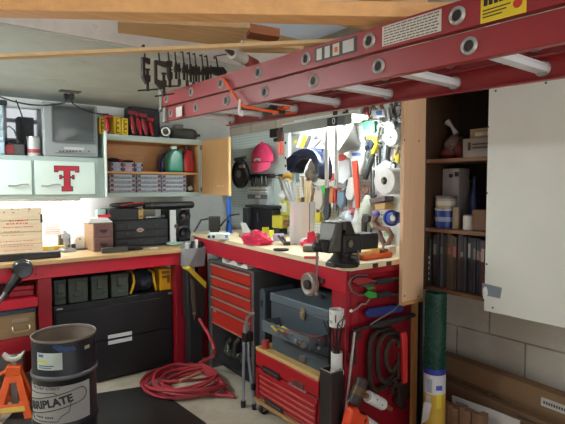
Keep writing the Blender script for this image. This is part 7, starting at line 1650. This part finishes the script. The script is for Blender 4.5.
# hose
c = onZ(192, 383, 0); random.seed(6); pts = []
N = 11*26
def hcl(v):
    v.x = min(v.x, fx(v.y)-.10); v.y = min(v.y, 3.50 if v.x < 1.60 else 3.36); return v
for i in range(N):
    a = i/26*2*PI; tt = i/N
    rx = .33+.055*math.sin(i*.071+1)+.03*math.sin(i*.19); k = 1-.28*abs(math.sin(i*.031))
    x = c.x+.05*math.sin(i*.043)+rx*k*math.cos(a); y = c.y+.05*math.cos(i*.057)+rx*k*.86*math.sin(a)
    pts.append(hcl(Vector((x, y, .013+.03*tt+.022*(1+math.sin(i*.37))*tt*1.2))))
HOSE = M((168, 52, 60), .5, 0, .08, 10)
e = onZ(214, 367, 0)
up = [pts[-1].lerp(Vector((e.x, e.y, .04)), f) for f in (.35, .7)]+[Vector((e.x, e.y, .06)), onX(215, 352, 1.64), onX(210, 337, 1.66), onX(204, 327, 1.68), onX(199.5, 319, 1.69)]
def smooth_path(p, n=4):
    o = []
    for i in range(len(p)-1):
        p0, p1, p2, p3 = p[max(i-1, 0)], p[i], p[i+1], p[min(i+2, len(p)-1)]
        for j in range(n):
            s_ = j/n; o.append(.5*((2*p1)+(p2-p0)*s_+(2*p0-5*p1+4*p2-p3)*s_**2+(3*p1-p0-3*p2+p3)*s_**3))
    return o+[p[-1]]
t = thing('air_hose', 'reddish air hose coiled on the floor between the benches', 'hose')
part(t, 'hose_coil', MB().tube(pts+[hcl(v) for v in smooth_path(up, 4)[1:]], .0115, 8), HOSE)
lp = [c+Vector((.33, -.1, .018)), c+Vector((.42, -.16, .016)), c+Vector((.5, -.26, .016)), c+Vector((.44, -.4, .016)), c+Vector((.28, -.42, .016)), c+Vector((.1, -.4, .02)), c+Vector((-.02, -.3, .03))]
part(t, 'hose_end', MB().tube([hcl(v) for v in smooth_path(lp, 6)], .0115, 8), HOSE)
part(t, 'hose_fitting', MB().cyl(c+Vector((-.16, -.14, .10)), c+Vector((.02, -.1, .105)), .012, seg=8), M((206, 160, 130), .35, .5))
# drum
dc = onZ(64, 334, .66); R_ = .5*(onZ(97, 334, .66)-onZ(30.5, 334, .66)).length*.9; HD = .66
dc.z = 0
t = thing('steel_drum', 'open black steel drum with a silver printed band on the rubber mat', 'drum')
DK = M((38, 39, 44), .35, .3, .25, 8); z0 = .0095
def dpix(px, py):
    """angle and height on the drum surface of a view ray"""
    d = ray(px, py); o = EYE-dc; A = d.x**2+d.y**2; B_ = 2*(o.x*d.x+o.y*d.y); C_ = o.x**2+o.y**2-(R_*.99)**2
    D_ = B_*B_-4*A*C_
    k = (-B_-math.sqrt(max(D_, 0)))/(2*A); q = EYE+d*k; a = math.atan2(q.y-dc.y, q.x-dc.x); m0 = math.atan2(-dc.y, -dc.x); return m0+((a-m0+PI) % (2*PI)-PI), q.z-z0
zr = dpix(62, 378.5)[1]
prof = [(0, .0), (R_*.96, 0), (R_*.99, .012), (R_*.985, .19), (R_*1.02, .2), (R_*1.035, .21), (R_*1.02, .22), (R_*.985, .23), (R_*.985, zr-.016), (R_*1.02, zr-.008), (R_*1.035, zr), (R_*1.02, zr+.008), (R_*.985, zr+.016), (R_*.985, HD-.012)]
rimz = onY(64, 300, dc.y)
part(t, 'drum_shell', MB().lathe(prof+[(R_*.97, HD-.012), (R_*.965, .02), (0, .02)], (dc.x, dc.y, z0), (0, 0, 1), 56), DK, smooth=50)
part(t, 'drum_lining', MB().lathe([(R_*.962, HD-.014), (R_*.958, .024), (0, .024)], (dc.x, dc.y, z0), (0, 0, 1), 56), M((126, 108, 94), .6, .1, .2, 8), smooth=60)
part(t, 'bead_highlight', MB().lathe([(R_*.99, zr-.014), (R_*1.025, zr-.008), (R_*1.042, zr), (R_*1.025, zr+.008), (R_*.99, zr+.014)], (dc.x, dc.y, z0), (0, 0, 1), 56), M((104, 102, 102), .4, .3), smooth=60)  # paler ring over the shell's bead, its highlight put into the colour
part(t, 'drum_rim', MB().lathe([(R_*.965, HD-.012), (R_*.975, HD), (R_*1.0, HD+.001), (R_*1.01, HD-.004), (R_*.995, HD-.012), (R_*.965, HD-.012)], (dc.x, dc.y, z0), (0, 0, 1), 56), M((132, 122, 112), .4, .4), smooth=60)
cd = (-Vector((dc.x, dc.y, 0))).normalized(); th0 = math.atan2(cd.y, cd.x)
def dpatch(a0, a1, za, zb, rr, n=30):
    vs = [(dc.x+rr*math.cos(a0+(a1-a0)*i/n), dc.y+rr*math.sin(a0+(a1-a0)*i/n), z0+z) for z in (za, zb) for i in range(n+1)]
    return MB()._add(vs, [(i, i+1, n+2+i, n+1+i) for i in range(n)])
aL, _ = dpix(31.5, 400); aR, _ = dpix(89.5, 395)
SB = M((168, 164, 160), .45, .1, .12, 6)
part(t, 'silver_band', dpatch(aL-.7, aR, dpix(60, 424)[1], dpix(60, 386.5)[1], R_*.992), SB)
ac, zc = dpix(58, 404)
def bend_at(a_c, z_c, tilt=0.0, rr=None, slope=0.0):
    rr = rr or R_*.996
    def f(co):
        x, y = co.x*math.cos(tilt)-co.y*math.sin(tilt), co.x*math.sin(tilt)+co.y*math.cos(tilt)
        a = a_c+x/R_; return Vector((dc.x+(rr+co.z)*math.cos(a), dc.y+(rr+co.z)*math.sin(a), z0+z_c+y))
    return f
INK = M((40, 38, 38), .5)
aE, zE = dpix(76.5, 395); a0 = aE-.165/R_+.02; zm = dpix(55, 402)[1]; zm = zE-.036
part(t, 'brand_lettering', MB().text('LUBRIPLATE', .056, (0, 0, 0), depth=.0004, bend=bend_at(a0-.03, zm, .2, R_*1.0), bold=.0022), INK)
bd = MB(); f = bend_at(a0-.03, zm-.0, .2, R_*.997)
def dens(p, closed=False):
    p = [Vector((*v[:2], 0)) for v in p]; o = []; n = len(p)
    for i in range(n if closed else n-1):
        a, b = p[i], p[(i+1) % n]; k = max(1, int((b-a).length/.012))
        o += [a.lerp(b, j/k) for j in range(k)]
    return o if closed else o+[p[-1]]
cap = [Vector((x, y, 0)) for x, y in arc((.19, 0), .036, -90, 90, 10)+arc((-.19, 0), .036, 90, 270, 10)]; bd.tube([f(v) for v in dens(cap, True)], .0022, 5, True)
f2 = bend_at(a0-.03, zm-.03, .0, R_*.997)
bd.tube([f2(v) for v in dens(((-.14, .0), (-.12, -.02), (-.085, -.03), (-.07, -.055), (.075, -.055), (.09, -.03), (.13, -.01), (.14, .04)))], .0018, 5)
bd.tube([f2(v) for v in dens(((-.14, .05), (-.13, .085), (.06, .095), (.075, .08)))], .0018, 5)
part(t, 'brand_border', bd, INK)
sm = MB(); f3 = bend_at(a0-.03, zm-.064, 0)
for k, (x0, x1) in enumerate(((-.05, .0), (.008, .055))):
    for (xa, xb) in ((x0+j*(x1-x0)/5, x0+(j+.7)*(x1-x0)/5) for j in range(5)): sm._add([f3(Vector(v)) for v in ((xa, -.004, 0), (xb, -.004, 0), (xb, .004, 0), (xa, .004, 0))], [(0, 1, 2, 3)])
part(t, 'small_print', sm, INK)
part(t, 'script_lettering', MB().text('"To Our Oilers"', .028, (0, 0, 0), depth=.0004, bend=bend_at(a0-.02, zm+.088, .0, R_*.998), shear=.35), INK) if SCRIPT else None
la, lz0 = dpix(37.5, 366); lb_, lz1 = dpix(62.5, 366); _, zt1 = dpix(50, 353.5); _, zb1 = dpix(50, 370.5)
part(t, 'shipping_label', dpatch(la, lb_, zb1, zt1, R_*.992, 12), M((192, 198, 190), .6)); lm = lb_-la
part(t, 'label_print', dpatch(la+lm*.08, la+lm*.3, zt1-.022, zt1-.008, R_*.994, 6), M((60, 90, 150), .6)); part(t, 'label_print', dpatch(la+lm*.08, la+lm*.45, zt1-.05, zt1-.035, R_*.994, 6), M((206, 200, 90), .6))
pm = MB()
for k in range(2): 
    pm2 = None
part(t, 'label_print', dpatch(la+lm*.08, la+lm*.7, zb1+.018, zb1+.024, R_*.994, 6), M((80, 96, 110), .6)); part(t, 'label_print', dpatch(la+lm*.08, la+lm*.6, zb1+.008, zb1+.013, R_*.994, 6), M((80, 96, 110), .6))
ba_, bz = dpix(68, 350)
bx_, bz2 = dpix(60, 345)
random.seed(12)
fl = MB(); 
for k in range(14):
    px = 56+22*random.random(); a_, z_ = dpix(px, 347+3*random.random()); w_ = random.uniform(.01, .03)
    n = 8; cc = [(math.cos(2*PI*i/n)*w_*random.uniform(.7, 1.2)/R_, math.sin(2*PI*i/n)*w_*.5*random.uniform(.6, 1.2)) for i in range(n)]
    fl._add([(dc.x+R_*.9885*math.cos(a_+x), dc.y+R_*.9885*math.sin(a_+x), z0+z_+y) for x, y in cc], [tuple(range(n))])
part(t, 'blue_smear', fl, M((40, 62, 110), .5))
a_, z_ = dpix(87, 347); part(t, 'tape_scrap', dpatch(a_-.1, a_+.12, z_-.008, z_+.01, R_*.992, 6), M((170, 156, 130), .6))
# jack stand
jb = onZ(16.5, 417, 0)
with Frame(Matrix.Translation((jb.x, jb.y+.04, .0)) @ Matrix.Rotation(-.35, 4, 'Z') @ Matrix.Rotation(PI/2, 4, 'X')):
    OR = M((232, 92, 34), .4, 0, .06); t = thing('jack_stand', 'orange steel jack stand on the floor left of the drum', 'jack stand')
    # u right, v up, w towards the viewer; four legs bent from sheet
    for k, ry in enumerate((0, PI)):
        with Frame(FR @ Matrix.Rotation(ry, 4, 'Y')):
            n = [(-.115, .0), (-.085, .0), (-.062, .085), (.062, .085), (.085, .0), (.115, .0), (.038, .265), (-.038, .265)]
            pl = MB().hexa([(-.118, 0, .10), (-.072, 0, .10), (-.018, .215, .041), (-.042, .28, .03)], [(-.118, 0, .094), (-.072, 0, .094), (-.018, .215, .035), (-.042, .28, .024)])
            pl.hexa([(.118, 0, .10), (.072, 0, .10), (.018, .215, .041), (.042, .28, .03)], [(.118, 0, .094), (.072, 0, .094), (.018, .215, .035), (.042, .28, .024)])
            pl.hexa([(-.042, .28, .03), (.042, .28, .03), (.032, .22, .041), (-.032, .22, .041)], [(-.042, .28, .024), (.042, .28, .024), (.032, .22, .035), (-.032, .22, .035)])
            pl.hexa([(-.10, .05, .089), (.10, .05, .089), (.088, .1, .077), (-.088, .1, .077)], [(-.10, .05, .083), (.10, .05, .083), (.088, .1, .071), (-.088, .1, .071)])
            part(t, 'leg_plate', pl, OR, .002)
            pl = MB().hexa([(.115, 0, .10), (.115, 0, .07), (.042, .24, .018), (.042, .28, .03)], [(.109, 0, .10), (.109, 0, .07), (.036, .24, .018), (.036, .28, .03)])
            pl.hexa([(.115, 0, -.10), (.115, 0, -.07), (.042, .24, -.018), (.042, .28, -.03)], [(.109, 0, -.10), (.109, 0, -.07), (.036, .24, -.018), (.036, .28, -.03)])
            part(t, 'side_plate', pl, OR, .002)
    part(t, 'warning_label', MB().hexa([(-.07, .056, .0905), (.075, .056, .0905), (.068, .085, .0835), (-.065, .085, .0835)], [(-.07, .056, .089), (.075, .056, .089), (.068, .085, .082), (-.065, .085, .082)]), M((226, 190, 90), .5))
    part(t, 'collar', MB().prism([(-.044, .26), (.044, .26), (.044, .315), (-.03, .33), (-.044, .315)], -.035, .035), OR, .006)
    part(t, 'ratchet_bar', MB().box(-.018, .018, .07, .385, -.014, .014), M((150, 146, 140), .4, .5), .003)
    part(t, 'saddle', MB().prism([(-.055, .405), (-.062, .398), (-.045, .365), (-.02, .352), (.02, .352), (.045, .365), (.062, .398), (.055, .405), (.03, .383), (0, .376), (-.03, .383)], -.028, .028), M((206, 202, 190), .5, .3), .005)
    part(t, 'lever', MB().tube([(-.04, .295, .02), (-.09, .275, .03), (-.16, .262, .03), (-.2, .25, .03)], .010, 8), OR)
# black ball-ended lever leaning on the bench
hp = onY(22.5, 269, 3.43); ft = Vector((-.16, 3.30, .012))
d = (hp-ft).normalized(); t = thing('ball_lever', 'black ball-ended lever leaning on the red bench at the left edge', 'lever')
part(t, 'ball_head', MB().ball(hp, .063, .045, .063, 20), M((20, 20, 22), .18), smooth=70)
part(t, 'cap_disc', MB().lathe([(.054, 0), (.05, .012), (.02, .016), (0, .016)], hp+Vector((-.0, -.040, 0)), (-.25, -1, .15), 24), M((30, 30, 32), .25)); part(t, 'neck', MB().cyl(hp-d*.04, hp-d*.17, .034, .022, 16), M((20, 20, 22), .3)); part(t, 'shaft', MB().cyl(hp-d*.16, ft, .014, .014, 12), M((110, 106, 104), .35, .6))
# cord socket by the right wall etc.
# ================================================================== LIGHT
w = bpy.data.worlds.new('World'); sc.world = w; w.use_nodes = True
bg = w.node_tree.nodes['Background']; bg.inputs[1].default_value = SKY
wn = w.node_tree.nodes; wl = w.node_tree.links
g_ = wn.new('ShaderNodeTexCoord'); s_ = wn.new('ShaderNodeSeparateXYZ'); wl.new(g_.outputs['Generated'], s_.inputs[0])
r_ = wn.new('ShaderNodeMapRange'); r_.inputs[1].default_value = -.06; r_.inputs[2].default_value = .06; wl.new(s_.outputs['Z'], r_.inputs[0])
x_ = wn.new('ShaderNodeMix'); x_.data_type = 'RGBA'; wl.new(r_.outputs[0], x_.inputs[0]); x_.inputs[6].default_value = (1.0*UPLIGHT, .97*UPLIGHT, .92*UPLIGHT, 1); x_.inputs[7].default_value = (.9, .96, 1.0, 1)
wl.new(x_.outputs[2], bg.inputs[0])      # overcast sky above, added bright lower half lights the ceilings from below
def area(name, loc, rot, sx_, sy_, pw, colr):
    l = bpy.data.lights.new(name, 'AREA'); l.shape = 'RECTANGLE'; l.size = sx_; l.size_y = sy_; l.energy = pw; l.color = colr
    o = bpy.data.objects.new(name, l); COL.objects.link(o); o.location = loc; o.rotation_euler = rot; return o
# daylight through the open garage door behind the photographer
area('garage_door_daylight', (.1, -1.75, 1.3), (math.radians(90), 0, 0), 3.6, 2.3, DOOR, (1, .98, .95))
# added twin-tube fixture, out of view on the left, brightens the back
t = thing('added_ceiling_light', 'added white twin-tube fixture on the low ceiling, out of view, brightening the back', 'light')
part(t, 'housing', MB().box(-.62, -.44, 2.5, 3.75, ZC-.05, ZC-.001), M((226, 228, 226), .4), .004)
for x in (-.58, -.48): part(t, 'tube', MB().cyl((x, 2.54, ZC-.075), (x, 3.71, ZC-.075), .016), M((240, 252, 252), .4, 0, 0, 5, 0, FILL_LAMP))
for o in list(TOPS): settle(o)
vs_ = sc.view_settings; sc.display_settings.display_device = 'sRGB'
vs_.view_transform = 'Standard'; vs_.look = 'None'; vs_.exposure = 0; vs_.gamma = 1; vs_.use_curve_mapping = False
sc.cycles.max_bounces = 6; sc.cycles.use_denoising = True; sc.cycles.sample_clamp_indirect = 6
